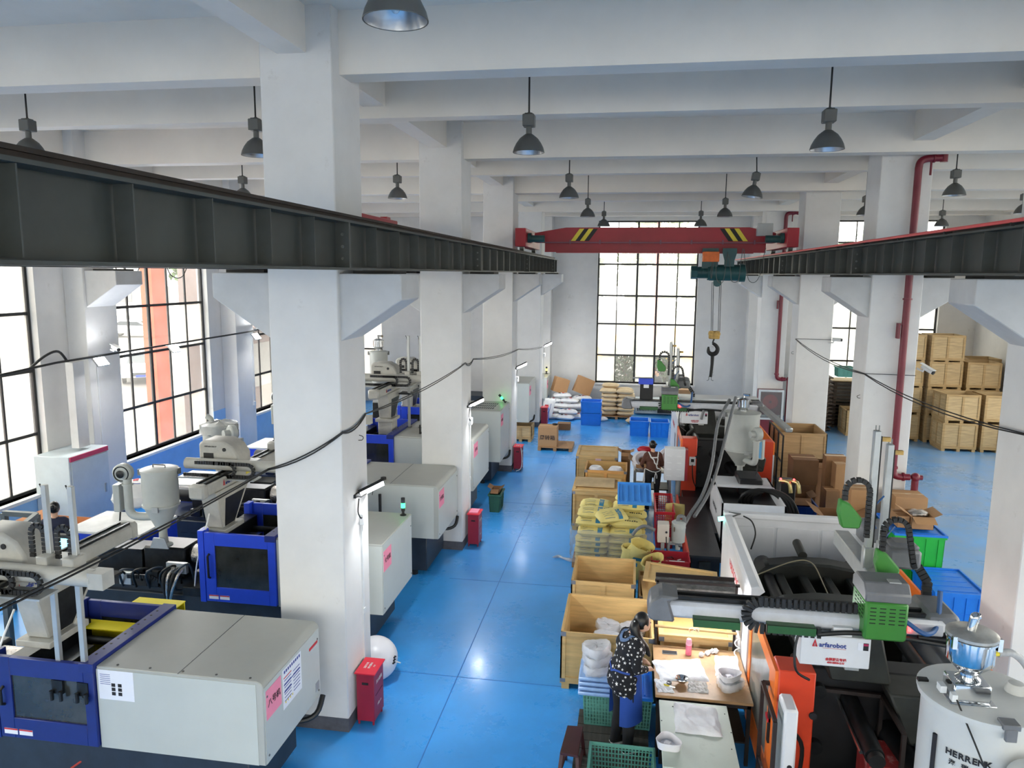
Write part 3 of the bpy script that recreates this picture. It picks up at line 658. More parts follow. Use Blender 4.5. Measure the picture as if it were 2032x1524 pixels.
    for k in range(6):
        xx = gx0 - .3 - .22 * k; MB().tube([(xx, y0 + .3, zb + .1), (xx + .05, y0 + .1, zb + .5 - .04 * k), (xx - .15, y0 + .02, zb + .35), (xx - .22, y0 + .16, zb + .05)], .017, n=6, smooth=4).build('hose', m_cable if k % 2 else m_bed, t)
    for k in range(3): MB().box(gx0 - 1.9 + k * .45, gx0 - 1.7 + k * .45, y0 + .14, y0 + .22, zb + .08, zb + .22 + .05 * k).build('valve_block', m_alu if k == 1 else m_dark, t, bev=.006)
    for k in range(12): MB().box(gx0 - 2.5 + k * .2, gx0 - 2.37 + k * .2, y0 + .116, y0 + .12, zb - .24, zb - .232).build('bed_slot', m_ink, t)
    MB().tube([(gx0 - .2, y0 + .12, zb + .05), (gx0 - .1, y0 + .08, zb + .55), (gx0 + .1, y0 + .05, zt + .1), (gx0 + .05, y0 + .3, zt + .35)], .011, n=6, smooth=5).build('cable', m_whitepl, t)
    if cab:
        x0 = gx0 - 3.0
        MB().box(x0, x0 + 1.35, y1 - .45, y1 + .55, .25, 1.13).build('power_cabinet', m_blue, t, bev=.008)
        MB().box(x0 - .01, x0 + 1.36, y1 - .46, y1 + .56, 1.13, 1.18).build('cabinet_top', m_whtop, t, bev=.01)
        MB().cyl((x0 + 1.0, y1 - .452, .92), (x0 + 1.0, y1 - .46, .92), .07, n=18).build('cooling_port', m_ink, t)
    return t
CY = [(6.12, 7.40, .70, 1.57, -3.35), (9.55, 10.95, .62, 1.66, -3.35), (12.30, 13.74, .75, 1.72, -3.27), (15.25, 17.0, .76, 1.90, -3.28), (18.35, 19.74, .62, 1.96, -3.24), (23.5, 25.05, .64, 1.93, -3.22), (27.9, 29.3, .7, 1.5, -3.15)]
mA = machine_left(*CY[0], 'nearest blue and grey moulding machine with a big rounded cover and notices', clen=1.75, sign='八号机', notice=True, cab=False)
mB = machine_left(*CY[1], 'second moulding machine whose cover end carries a green signal lamp', round_=0, clen=1.57, sign='七号机')
mC = machine_left(*CY[2], 'largest grey machine cover, with a rounded edge, before the second column', clen=1.75, sign='六号机', round_=.08)
mD = machine_left(*CY[3], 'moulding machine with a rounded cover just past the second column', clen=1.75, sign='五号机', round_=.08)
mE = machine_left(*CY[4], 'square cornered moulding machine with a louvred top before the third column', clen=1.5, sign='四号机', round_=0, vent=True)
mF = machine_left(*CY[5], 'pale moulding machine past the third column with its pallet below', clen=1.3, sign='三号机', round_=0, guard=False)
mG = machine_left(*CY[6], 'farthest moulding machine, beside the end wall', clen=1.1, sign='二号机', round_=0, guard=False)
m_lid = mat('machine_grey_lid_screws', (60, 60, 60), .5)
for k in range(5): MB().cyl((-4.9 + k * .35, 6.17, 1.57), (-4.9 + k * .35, 6.17, 1.576), .012, n=8).build('screw', m_lid, mA)
# black edging on the end of machine D and the seams of its hood
MB().bar((-4.55, 15.6, 1.905), (-4.35, 16.5, 1.905), .05, .03).bar((-4.55, 15.6, 1.9), (-4.55, 15.6, 2.1), .03).bar((-4.35, 16.5, 1.9), (-4.35, 16.5, 2.1), .03).build('hood_handle', m_blk, mD)
# yellow trays leaning in the near guard of the first machine
for (x, y, z, dx, dz, lab) in ((-6.15, 7.30, .76, .62, .62, 'tall bright yellow tray standing in the back of the nearest blue guard'), (-5.72, 7.62, .98, .6, .56, 'bright yellow tray behind the nearest blue guard')):
    q = thing('yellow_tray', lab, 'tray', (x + dx / 2, y, z))
    MB().box(x, x + dx, y, y + .015, z, z + dz).box(x, x + dx, y - .16, y, z, z + .015).box(x, x + .012, y - .16, y, z, z + dz * .8).box(x + dx - .012, x + dx, y - .16, y, z, z + dz * .8).build('tray_body', m_brightyel, q)
    MB().box(x, x + dx, y - .18, y + .03, z + dz, z + dz + .012).build('tray_rim', m_brightyel, q)
# ---------------------------------------------------------------- take-out robots of the left machines
def robot_left(x, y, z, yb, label, y0=-.9, y1=1.5, arms=True, post=True, kick=1.0, arm_h=1.78):
    t = thing('take_out_robot', label, 'robot', (x, y, z))
    if post:
        MB().box(x - .2, x + .2, y - .28, y + .28, z, z + .07).build('base_plate', m_cast, t, bev=.008)
        MB().prism([(y - .2, z + .07), (y + .16, z + .07), (y + .62, z + .60), (y + .62, z + .64), (y - .34, z + .64)], 'x', x - .13, x + .13).build('post', m_cast, t, bev=.015)
        MB().prism([(y - .15, z + .09), (y + .12, z + .09), (y + .45, z + .5), (y - .1, z + .5)], 'x', x + .131, x + .135).build('web_recess', m_dark, t)
    zb = z + .64
    b_ = MB().box(x - .11, x + .11, y + y0, y + y1, zb, zb + .17).build('traverse_beam', m_alu if not post else m_cast, t, bev=.02)
    MB().box(x - .12, x + .12, y + y0 - .14, y + y0, zb - .02, zb + .19).build('end_cap', m_cast, t, bev=.03)
    MB().box(x - .12, x + .12, y + y1, y + y1 + .10, zb - .02, zb + .19).build('end_cap', m_cast, t, bev=.03)
    for dx in (-.06, .06): MB().box(x + dx - .015, x + dx + .015, y + y0, y + y1, zb + .17, zb + .195).build('guide_rail', m_dark, t)
    logo(t, (x + .112, y + y0 + .45 * 1.2, zb + .085), (0, 1, 0), (0, 0, 1), .055)
    MB().box(x + .111, x + .114, y + y0 + 1.05, y + y0 + 1.25, zb + .05, zb + .12).build('caution_sticker', m_yel, t)
    # carriage with hood, kick tube and arms
    zz = zb + .20
    MB().box(x - .3, x + .25, yb - .3, yb + .3, zz, zz + .05).build('carriage_plate', m_alu, t)
    hood = [(-.48, 0), (.16, 0), (.16, .16), (.07, .30), (-.08, .38), (-.40, .38), (-.48, .33)]
    MB().prism([(x + a, zz + .05 + c) for a, c in hood], 'y', yb - .25, yb + .14).build('hood', m_cast, t, bev=.03, bseg=2)
    MB().box(x - .40, x - .24, yb - .256, yb - .249, zz + .12, zz + .24).build('cable_port', m_blk, t)
    MB().cyl((x - .06, yb - .26, zz + .30), (x - .06, yb - .25, zz + .30), .028, n=14).build('vent_knob', m_blk, t)
    text('ARFAROBOT', .035, (x - .28, yb - .252, zz + .34), (1, 0, 0), (0, 0, 1), m_ink, t)
    kz = zz + .10
    kt = MB().cyl((x - .62, yb - .36, kz), (x + kick, yb - .36, kz), .085, n=18).box(x + kick - .02, x + kick + .14, yb - .44, yb - .28, kz - .08, kz + .08).build('kick_tube', m_cast, t)
    for dx in (.02, .32):
        cb = MB(); pts = [(x + dx + .42, yb - .48, kz + .06), (x + dx, yb - .48, kz + .06)] 
        pts = [(x + dx - .42, yb - .49, kz + .05), (x + dx + .12, yb - .49, kz + .05)] + arc((x + dx + .12, yb - .49, kz - .045), .095, 90, -90, 6, lambda c, s_: (c, 0, s_)) + [(x + dx - .62, yb - .49, kz - .14)]
        chainloop(cb, pts, .05, .028); cb.build('cable_chain', m_chain, t)
    MB().box(x - .66, x + .55, yb - .54, yb - .30, kz - .19, kz - .17).build('chain_tray', m_alu, t)
    if arms:
        for dx in (.42, .70):
            ax = x + dx
            ar = MB().bar((ax, yb - .22, z - .22), (ax, yb - .22, z + arm_h), .055, .045, up=(0, 1, 0)).build('vertical_arm', m_alu, t, bev=.004)
            MB().box(ax - .06, ax + .06, yb - .34, yb - .16, kz - .02, kz + .16).build('arm_slide', m_cast, t, bev=.008)
            cb = MB(); chainloop(cb, [(ax - .05, yb - .22, kz + .1), (ax - .05, yb - .22, kz + .36)] + arc((ax - .12, yb - .22, kz + .36), .07, 0, 180, 5, lambda c, s_: (c, 0, s_)) + [(ax - .19, yb - .22, kz + .1)], .05, .028); cb.build('cable_chain', m_chain, t)
            MB().tube([(ax - .07, yb - .2, z + arm_h), (ax - .04, yb - .2, z + arm_h - .1), (ax - .035, yb - .2, z + 1.3), (ax - .035, yb - .2, z + .8)], .008, n=5, smooth=3).build('air_hose', m_cable, t)
            MB().box(ax - .06, ax + .06, yb - .28, yb - .16, z - .34, z - .20).cyl((ax - .05, yb - .3, z - .4), (ax - .05, yb - .3, z - .3), .02, n=8).cyl((ax + .05, yb - .3, z - .4), (ax + .05, yb - .3, z - .3), .02, n=8).build('gripper', m_dark, t)
    MB().box(x + .2, x + .55, y + y0 + 1.0, y + y0 + 1.3, zb - .08, zb - .05).build('rest_plate', m_dark, t)
    return t
robot_left(-5.93, 6.55, 1.60, 6.35, 'nearest take-out robot with two upright arms at the far left of the photo', y1=1.2)
robot_left(-5.98, 9.95, 1.60, 10.45, 'beige take-out robot between the nearest column and the light grey hopper', arms=False, y0=-.5, y1=1.8)
ar = robot_left(-5.95, 12.6, 1.72, 13.6, 'take-out robot of the third machine, mostly behind the nearest column', arms=False)
rd = robot_left(-5.42, 16.0, 2.10, 16.5, 'take-out robot seen between the first and second columns', y0=-.8, y1=1.5, arm_h=1.9)
MB().box(-5.58, -5.26, 15.8, 16.2, 1.80, 2.10).build('riser', m_cast, rd, bev=.01)
robot_left(-5.7, 18.6, 1.9, 19.2, 'distant take-out robot beyond the first gap of the columns', y1=1.1)
# vertical arm with its chain beside robot two
# ---------------------------------------------------------------- hopper dryers
m_chrome = mat('mirror_chrome', (214, 216, 218), .08, metal=1, var=.03)
def hopper(x, y, z, label, ang=180, h=.52, R=.30, box=0, bag=False, loader=False, mt=None):
    """z = foot of the throat; body height h; blower at angle ang"""
    mt = mt or m_lgrey
    t = thing('hopper_dryer', label, 'hopper', (x, y, z))
    zc = z + .28 + .36
    MB().lathe([(.13, z), (.13, z + .02), (.07, z + .05), (.06, z + .20), (.06, z + .28), (.10, z + .28), (.10, z + .30), (R * .98, zc), (R * 1.05, zc), (R * 1.05, zc + .03), (R, zc + .03), (R, zc + h), (R * 1.04, zc + h), (R * 1.04, zc + h + .02)], (x, y, 0), n=32).build('hopper_body', mt, t)
    MB().lathe([(R * 1.06, zc + h + .02), (R * 1.06, zc + h + .04), (R * .9, zc + h + .055), (.001, zc + h + .07)], (x, y, 0), n=32).build('lid', mt, t)
    MB().tube([(x - .1, y, zc + h + .06), (x - .1, y, zc + h + .10), (x + .1, y, zc + h + .10), (x + .1, y, zc + h + .06)], .01, n=6).build('lid_handle', m_bolt, t)
    MB().prism([(x - .14, z), (x + .16, z), (x + .10, z + .16), (x - .08, z + .16)], 'y', y - .13, y - .11).build('mounting_flange', m_alu, t)
    for a in (20, 200): MB().cbox((x + R * 1.06 * math.cos(math.radians(a)), y + R * 1.06 * math.sin(math.radians(a)), zc + h), (.05, .05, .09)).build('toggle_clamp', m_bolt, t)
    MB().cbox((x + .07, y - R * 1.0, zc + .0), (.10, .03, .08)).build('name_badge', m_alu, t)
    c, s_ = math.cos(math.radians(ang)), math.sin(math.radians(ang))
    def L(r, tt, zz): return (x + c * r - s_ * tt, y + s_ * r + c * tt, zz)
    r0 = R + .24
    MB().tube([L(r0, 0, zc + .40), L(r0, 0, zc + .05), L(r0 - .01, 0, zc - .1), L(r0 - .1, 0, zc - .18), L(.14, 0, zc - .18)], .062, n=14, smooth=4).build('air_duct', mt, t)
    bl = MB(); 
    bl.xf = Matrix.Translation(L(r0 + .07, -.03, zc + .48)) @ Matrix.Rotation(math.radians(ang + 180), 4, 'Z')
    bl.lathe([(.001, -.09), (.05, -.09), (.05, -.07), (.13, -.06), (.145, -.04), (.145, .04), (.13, .06), (.07, .06), (.07, .17), (.001, .17)], n=28, axis='y')
    bl.build('blower', mt, t)
    bl = MB(); bl.xf = Matrix.Translation(L(r0 + .07, -.03, zc + .48)) @ Matrix.Rotation(math.radians(ang + 180), 4, 'Z')
    bl.lathe([(.10, -.068), (.115, -.075), (.115, -.06)], n=24, axis='y').lathe([(.05, -.092), (.06, -.1), (.03, -.11), (.001, -.11)], n=16, axis='y'); bl.build('blower_grille', m_dark, t)
    MB().lathe([(.07, zc + .30), (.08, zc + .30), (.08, zc + .33), (.07, zc + .33)], (L(r0, 0, 0)[0], L(r0, 0, 0)[1], 0), n=16).build('duct_clamp', mt, t)
    bm_ = MB(); bm_.xf = Matrix.Translation(L(r0 + .16 if not box else R + .09, -.04 if not box else .18, zc - .05)) @ Matrix.Rotation(math.radians(ang + box), 4, 'Z')
    bm_.box(-.05, .05, -.09, .09, -.06, .36); cbx = bm_.build('control_box', mt, t, bev=.008)
    bm_ = MB(); bm_.xf = Matrix.Translation(L(r0 + .16 if not box else R + .09, -.04 if not box else .18, zc - .05)) @ Matrix.Rotation(math.radians(ang + box), 4, 'Z')
    bm_.box(.05, .055, -.07, .07, -.03, .33); bm_.build('control_face', mat('sky_blue_panel', (110, 176, 220), .4), cbx)
    q = L(r0 + .16, -.04, zc - .12); MB().tube([q, (q[0] - .02, q[1] - .02, q[2] - .25), (q[0] - .05, q[1] - .03, q[2] - .5)], .012, n=6, smooth=3).build('power_cable', m_cable, t)
    if bag:
        mb = MB(); rnd = random.Random(5)
        mb.lathe([(R * 1.16, zc + h - .10), (R * 1.13, zc + h - .02), (R * 1.1, zc + h + .06), (R * .7, zc + h + .10), (.001, zc + h + .12)], (x, y, 0), n=28)
        mb.v = [p + Vector((rnd.uniform(-.02, .02), rnd.uniform(-.02, .02), rnd.uniform(-.02, .02))) for p in mb.v]
        mb.build('plastic_wrap', mat('cloudy_plastic_film', (200, 202, 200), .25, var=.1, scale=9, bump=.4, alpha=.55), t)
        MB().tube([(x - .16, y, zc + h + .05), (x - .16, y, zc + h + .14), (x - .24, y - .02, zc + h + .2)], .05, n=12, smooth=3).build('spout', mt, t)
    if loader:
        MB().lathe([(.07, zc + h + .06), (.07, zc + h + .1), (.13, zc + h + .16), (.13, zc + h + .30), (.14, zc + h + .30), (.14, zc + h + .32), (.05, zc + h + .36), (.001, zc + h + .36)], (x, y, 0), n=24).build('vacuum_loader', m_chrome, t)
        MB().tube([(x, y, zc + h + .34), (x, y, zc + h + .42), (x + .12, y - .05, zc + h + .42)], .03, n=10).build('inlet', m_chrome, t)
    return t
hopper(-6.93, 9.9, 1.28, 'smooth light grey hopper with its blower on the left, nearest of the left hoppers', ang=188, R=.255)
hopper(-7.72, 12.9, 1.34, 'grey hopper wrapped in cloudy plastic with a sky blue control face', ang=-35, h=.50, box=-50, bag=True)
hopper(-6.88, 14.9, 1.62, 'pale hopper half hidden behind the nearest column', ang=185, h=.5)
hd = hopper(-6.17, 17.6, 2.22, 'far grey hopper with a metal loader and crumpled bags on its lid', ang=185, h=.58, R=.22, loader=True)
MB().box(-6.3, -6.04, 17.45, 17.75, 1.3, 2.22).build('stand', m_dark, hd, bev=.01)
# ---------------------------------------------------------------- big orange moulding machines on the right of the aisle
m_or = mat('vermilion_machine_paint', (214, 66, 34), .42, var=.07, scale=3)
m_or2 = mat('bright_orange_trim', (246, 122, 44), .4, var=.05)
m_whm = mat('white_machine_panel', (218, 219, 222), .45, var=.04, scale=3)
m_blkm = mat('near_black_machine_body', (20, 21, 24), .45, var=.3, scale=6)
m_gun = mat('olive_black_casting', (46, 48, 44), .5, var=.25, scale=5, metal=.2)
m_green = mat('leaf_green_robot_cover', (62, 132, 52), .42, var=.06, scale=3)
m_dgreen = mat('dark_green_plate', (30, 84, 36), .45, var=.1)
m_rgrey = mat('mid_grey_robot_cover', (112, 113, 116), .42, var=.12, scale=6)
m_redpl = mat('red_plastic', (196, 26, 46), .4, var=.06)
m_led = mat('red_indicator_lamp', (255, 40, 40), .3, emit=6)
m_brown = mat('brown_black_square_tube', (52, 44, 42), .5, var=.2, metal=.3)
def machine_right(X, Y, label, near):
    """X = left face, Y = front face of the guard"""
    W_ = 2.02
    t = thing('moulding_machine', label, 'machine', (X + W_ / 2, Y + 2, 0))
    z0, z1 = .25, 1.68
    # front posts of the guard
    for a, b_ in ((X, X + .34), (X + W_ - .34, X + W_)):
        MB().prism([(a, z0), (b_, z0), (b_, z1 - .12 if a > X + 1 else z1), (a, z1)] if a <= X + 1 else [(a, z0), (b_, z0), (b_, z1), (a, z1)], 'y', Y, Y + .3).build('front_post', m_or, t, bev=.012)
    # long window door on the aisle side
    d = MB().box(X - .03, X, Y + .02, Y + .30, z0, z1 - .02).box(X - .03, X, Y + 1.42, Y + 1.55, z0, z1 - .02).box(X - .03, X, Y + .30, Y + 1.42, z0, z0 + .3).box(X - .03, X, Y + .30, Y + 1.42, z1 - .16, z1 - .02).build('sliding_door', m_or2, t)
    MB().box(X - .02, X - .008, Y + .28, Y + 1.44, z0 + .28, z1 - .14).build('door_window', glassmat('greenish_guard_window', (200, 214, 206), 1, .35), d)
    MB().box(X - .05, X - .03, Y + .1, Y + .16, z0 + .6, z0 + .95).build('door_handle', m_blk, d)
    MB().box(X - .06, X - .03, Y + .1, Y + .22, z0 + .82, z0 + .86).build('red_catch', m_redpl, d)
    MB().box(X + W_, X + W_ + .03, Y, Y + 3.4, z1 - .3, z1 - .02).build('door_rail', m_or2, t); MB().box(X + W_, X + W_ + .03, Y, Y + 3.4, z0, z1 - .3).build('far_door', m_whm, t)
    MB().box(X, X + .14, Y + 1.5, Y + 1.62, z0, z1).build('black_upright', m_blkm, t)
    # white side cover of the clamp end, and end wall
    sc_ = MB().box(X - .04, X + .02, Y + 1.62, Y + 4.3, .3, 1.74).prism([(X - .04, 1.74), (X + .05, 1.74), (X + .12, 1.80), (X + .05, 1.86), (X - .04, 1.84)], 'y', Y + 1.55, Y + 4.3).build('side_cover', m_whm, t, bev=.006)
    text('HAIXIONG', .17, (X - .045, Y + 2.9, 1.45), (0, -1, 0), (0, 0, 1), m_inkr, sc_)
    MB().box(X - .047, X - .042, Y + 2.0, Y + 2.25, .95, 1.35).build('nameplate', m_rgrey, sc_)
    MB().box(X - .02, X + W_ + .02, Y + 4.26, Y + 4.32, .5, 1.86).build('end_wall', m_whm, t)
    for k in range(3): MB().box(X + .1 + k * .64, X + .70 + k * .64, Y + 4.245, Y + 4.262, .9, 1.68).build('wall_panel', m_whm, t, bev=.006)
    MB().box(X - .04, X + W_ + .04, Y + 4.22, Y + 4.36, 1.80, 1.88).build('wall_cap', m_whm, t, bev=.01)
    MB().box(X + W_, X + W_ + .04, Y + 3.4, Y + 4.3, .3, 1.7).build('far_side_cover', m_whm, t)
    # toggle and platens: dark castings
    xm = X + W_ / 2
    arch = [(xm - .78, .5), (xm - .78, 1.36), (xm - .60, 1.54), (xm - .2, 1.60), (xm + .2, 1.60), (xm + .60, 1.54), (xm + .78, 1.36), (xm + .78, .5)]
    MB().prism(arch, 'y', Y + 3.05, Y + 3.35).build('end_platen', m_gun, t, bev=.03)
    MB().prism(arch, 'y', Y + 1.9, Y + 2.15).build('moving_platen', m_gun, t, bev=.03)
    MB().box(xm - .8, xm + .8, Y + .28, Y + .55, .45, 1.6).build('fixed_platen', m_blkm, t, bev=.02)
    for k in range(4): MB().box(xm - .5 + k * .3, xm - .38 + k * .3, Y + 2.1, Y + 3.1, 1.30, 1.44).build('toggle_link', m_gun, t, bev=.02)
    for s_ in (-.58, .58):
        for z in (.78, 1.38): MB().cyl((xm + s_, Y + .2, z), (xm + s_, Y + 3.2, z), .07, n=18).build('tie_bar', m_dark, t)
        MB().cyl((xm + s_, Y + 3.3, 1.38), (xm + s_, Y + 3.55, 1.38), .12, n=18).build('tie_nut', m_dark, t)
    MB().cyl((xm - .1, Y + 3.3, 1.62), (xm - .1, Y + 3.7, 1.66), .06, n=14).build('lube_tank', m_gun, t)
    MB().box(xm - .35, xm + .35, Y + .55, Y + 1.0, .6, 1.25).box(xm - .35, xm + .35, Y + 1.4, Y + 1.9, .6, 1.25).build('mould', m_dark, t, bev=.01)
    MB().tube([(xm - .78, Y + 2.9, 1.45), (xm - .3, Y + 3.0, 1.64), (xm - .05, Y + 3.0, 1.64), (xm + .02, Y + 2.6, 1.5), (xm + .1, Y + 2.4, 1.3)], .008, n=6, smooth=6).build('hose', mat('tan_hose', (150, 142, 118), .6), t)
    MB().box(X + .02, X + W_ - .02, Y - 2.9, Y + 4.3, .08, .45).build('machine_bed', m_blkm, t, bev=.01)
    for i in range(6):
        for s_ in (X + .15, X + W_ - .15): MB().cyl((s_, Y - 2.6 + i * 1.3, 0), (s_, Y - 2.6 + i * 1.3, .08), .07, n=10).build('foot', m_dark, t)
    MB().cyl((X + .33, Y + .2, 1.25), (X + .33, Y - .02, 1.25), .035, n=14).build('port_plug', m_ink, t)
    # injection end
    MB().box(xm - .45, xm + .6, Y - 2.3, Y - .3, .45, .72).build('carriage_base', m_blkm, t, bev=.02)
    MB().box(xm + .02, xm + .5, Y - 1.9, Y - 1.2, .72, 1.3).build('injection_block', m_blkm, t, bev=.03)
    MB().cyl((xm + .25, Y - 1.2, 1.0), (xm + .1, Y + .3, 1.0), .12, n=18).build('barrel', m_dark, t)
    MB().cyl((xm - .28, Y - .55, 1.24), (xm - .28, Y + .3, 1.30), .085, n=20).build('core_cylinder', m_dark, t)
    MB().cyl((xm - .28, Y - .56, 1.24), (xm - .28, Y - .62, 1.236), .07, n=20).build('cylinder_cap', m_blk, t)
    MB().cyl((xm - .38, Y - .5, 1.24), (xm - .38, Y + .28, 1.28), .018, n=10).build('guide_rod', m_steel, t)
    MB().prism([(xm - .05, 1.6), (xm + .62, 1.6), (xm + .85, 1.3), (xm + .8, 1.0), (xm + .2, 1.0)], 'y', Y - .12, Y + .28).build('robot_bracket', m_gun, t, bev=.02)
    MB().box(xm + .2, xm + .7, Y - .5, Y - .1, 1.1, 1.14).build('step_plate', m_gun, t)
    return t
R1 = machine_right(1.49, 7.0, 'nearest orange and white moulding machine at the lower right, black inside', True)
R2 = machine_right(1.22, 17.3, 'far orange and white moulding machine beside the worker in the brown top', False)
def robot_right(X0, Yb, Z, label, xb, arm_top, s=1.0, L=2.72, small=False):
    """traverse beam along x starting at X0; green carriage at xb"""
    t = thing('take_out_robot', label, 'robot', (X0 + L / 2, Yb, Z))
    MB().box(X0 + .12, X0 + L - .1, Yb - .13, Yb + .13, Z, Z + .16).build('traverse_beam', mat('light_grey_beam', (196, 198, 204), .45, var=.08, scale=6), t, bev=.03)
    MB().prism([(X0, Z + .02), (X0 + .04, Z - .03), (X0 + .26, Z - .03), (X0 + .20, Z + .17), (X0 + .30, Z + .21), (X0 + .12, Z + .23), (X0 + .02, Z + .16)], 'y', Yb - .16, Yb + .16).build('end_cap', m_rgrey, t, bev=.02)
    MB().prism([(X0 + L - .3, Z - .02), (X0 + L, Z - .02), (X0 + L + .06, Z + .1), (X0 + L, Z + .22), (X0 + L - .25, Z + .22)], 'y', Yb - .1, Yb + .35).build('end_cap', m_rgrey, t, bev=.03)
    for dy in (-.05, .06): MB().box(X0 + .2, X0 + L - .2, Yb + dy - .02, Yb + dy + .02, Z + .16, Z + .195).build('guide_rail', m_dark, t)
    for x0_, x1_ in ((X0 + .42, X0 + .84), (X0 + 1.08, X0 + 1.5)):
        MB().box(x0_, x1_, Yb - .22, Yb - .13, Z + .0, Z + .05).box(x0_, x1_, Yb - .23, Yb - .21, Z - .02, Z + .05).build('tray_plate', m_dgreen, t)
    cx = X0 + 1.02
    pts = [(xb - .05, Yb - .19, Z + .26), (cx, Yb - .19, Z + .26)] + arc((cx, Yb - .19, Z + .13), .13, 90, 270, 9, lambda c, s_: (c, 0, s_)) + [(cx + .55, Yb - .19, Z - .0)]
    cb = MB(); chainloop(cb, pts, .09, .045); cb.build('cable_chain', m_chain, t)
    MB().tube([(cx + .5, Yb - .2, Z - .01), (cx + .8, Yb - .2, Z + .03), (cx + 1.2, Yb - .2, Z + .02), (cx + 1.7, Yb - .18, Z - .04)], .022, n=8, smooth=5).build('cable_loom', m_cable, t)
    # carriage cover, green with slots, grey cap
    x0, x1 = xb, xb + .36
    MB().box(x0, x1, Yb - .26, Yb + .14, Z + .0, Z + .36).build('carriage_cover', m_green, t, bev=.02)
    MB().prism([(Yb - .27, Z + .36), (Yb - .265, Z + .44), (Yb - .19, Z + .52), (Yb + .06, Z + .52), (Yb + .14, Z + .46), (Yb + .14, Z + .36)], 'x', x0 - .01, x1 + .01).build('cover_cap', m_rgrey, t, bev=.012)
    for i in range(5):
        for j in range(4):
            MB().box(x0 + .04 + j * .08, x0 + .09 + j * .08, Yb - .263, Yb - .259, Z + .16 + i * .035, Z + .168 + i * .035).build('vent_slot', m_ink, t)
            MB().box(x0 - .003, x0 + .001, Yb - .2 + j * .07, Yb - .16 + j * .07, Z + .18 + i * .035, Z + .188 + i * .035).build('vent_slot', m_ink, t)
    MB().box(x0 + .2, x0 + .3, Yb - .2, Yb - .12, Z + .52, Z + .53).build('cap_badge', m_alu, t)
    # kick beam runs back over the mould, two upright arms
    ya = Yb + .5
    MB().box(x1 - .20, x1 - .04, Yb + .0, Yb + 1.5, Z + .26, Z + .42).build('kick_beam', m_alu, t, bev=.01)
    MB().box(x1 + .02, x1 + .32, ya - .1, ya + .12, Z + .42, Z + .62).prism([(x1 + .02, Z + .62), (x1 + .32, Z + .62), (x1 + .26, Z + .68), (x1 + .05, Z + .68)], 'y', ya - .1, ya + .12).build('motor_cover', m_rgrey, t, bev=.03)
    MB().box(x1 - .05, x1 + .22, ya + .55, ya + .75, Z + .44, Z + .66).build('motor_cover', m_rgrey, t, bev=.03)
    cb = MB(); chainloop(cb, [(x1 + .30, ya - .05, Z + .45), (x1 + .40, ya - .05, Z + .3), (x1 + .40, ya - .05, Z + .12), (x1 + .3, ya - .05, Z + .05)], .08, .045); cb.build('cable_chain', m_chain, t)
    MB().tube([(x1 + .0, Yb - .22, Z + .18), (x1 + .15, Yb - .26, Z + .1), (x1 + .3, Yb - .1, Z + .12), (x1 + .34, Yb, Z + .4)], .022, n=8, smooth=5).build('air_hose', mat('blue_air_hose', (40, 86, 140), .4), t)
    for k, (ax, ay, top, low) in enumerate(((x0 + .20, Yb + .45, arm_top, Z + .2), (x1 + .02, Yb + .62, arm_top - .16, Z + .25))):
        MB().box(ax - .03, ax + .03, ay - .035, ay + .035, low, top).build('vertical_arm', m_alu, t, bev=.006)
        MB().box(ax + .032, ax + .042, ay - .03, ay + .03, low + .1, top - .05).build('arm_rail', m_blk, t)
        MB().box(ax - .045, ax + .05, ay - .045, ay + .045, Z + .4, Z + .62).build('arm_slide', m_alu, t, bev=.01)
        MB().box(ax + .04, ax + .12, ay - .02, ay + .02, top - .1, top - .06).build('arm_stop', m_rim, t)
        for q in (-.015, .015): MB().cyl((ax + q, ay, top), (ax + q, ay, top + .05), .005, n=6).build('bolt', m_bolt, t)
    for k, (ax, ay, zt_) in enumerate(((x0 + .02, Yb + .45, Z + 1.18), (x1 - .02, Yb + .3, Z + .86))):
        sg = -1 if k == 0 else 1
        cb = MB(); pts = [(ax + .14, ay - .06, zt_ - .45), (ax + .14, ay - .06, zt_)] + arc((ax + .03, ay - .06, zt_), .11, 0, 180, 7, lambda c, s_: (c, 0, s_)) + [(ax - .08, ay - .06, zt_ - .1)]
        if k == 1: pts = [(ax - .08, ay - .06, zt_ - .2), (ax - .08, ay - .06, zt_)] + arc((ax + .03, ay - .06, zt_), .11, 180, 20, 7, lambda c, s_: (c, 0, s_)) + [(ax + .2, ay - .06, zt_ - .3), (ax + .22, ay - .05, Z + .5)]
        chainloop(cb, pts, .045, .05); cb.build('cable_chain', m_chain, t)
        e = (ax - .08, ay - .06, zt_ - (.1 if k == 0 else .2))
        MB().prism([(e[0] - .05, e[2] + .02), (e[0] + .04, e[2] - .02), (e[0] + .16, e[2] - .16), (e[0] + .14, e[2] - .26), (e[0] - .02, e[2] - .26), (e[0] - .06, e[2] - .12)], 'y', e[1] - .05, e[1] + .05).build('chain_guide', m_green, t, bev=.015)
    MB().tube([(x1 - .02, Yb + .55, Z + 1.1), (x1 - .14, Yb + .5, Z + .95), (x1 - .1, Yb + .45, Z + .8)], .008, n=6, smooth=4).tube([(x1 + .05, Yb + .4, Z + .85), (x1 - .06, Yb + .4, Z + .65), (x1 + .02, Yb + .4, Z + .45), (x1 + .1, Yb + .4, Z + .42)], .008, n=6, smooth=4).build('air_hose', mat('blue_air_hose', (40, 86, 140), .4), t)
    MB().box(x1 + .05, x1 + .45, Yb - .12, Yb + .1, Z - .03, Z + .06).cyl((x1 + .12, Yb - .18, Z + .03), (x1 + .62, Yb - .18, Z + .0), .02, n=8).build('end_block', m_dark, t)
    MB().cyl((x1 + .06, Yb - .14, Z + .06), (x1 + .06, Yb - .14, Z + .10), .014, n=10).build('indicator', m_led, t)
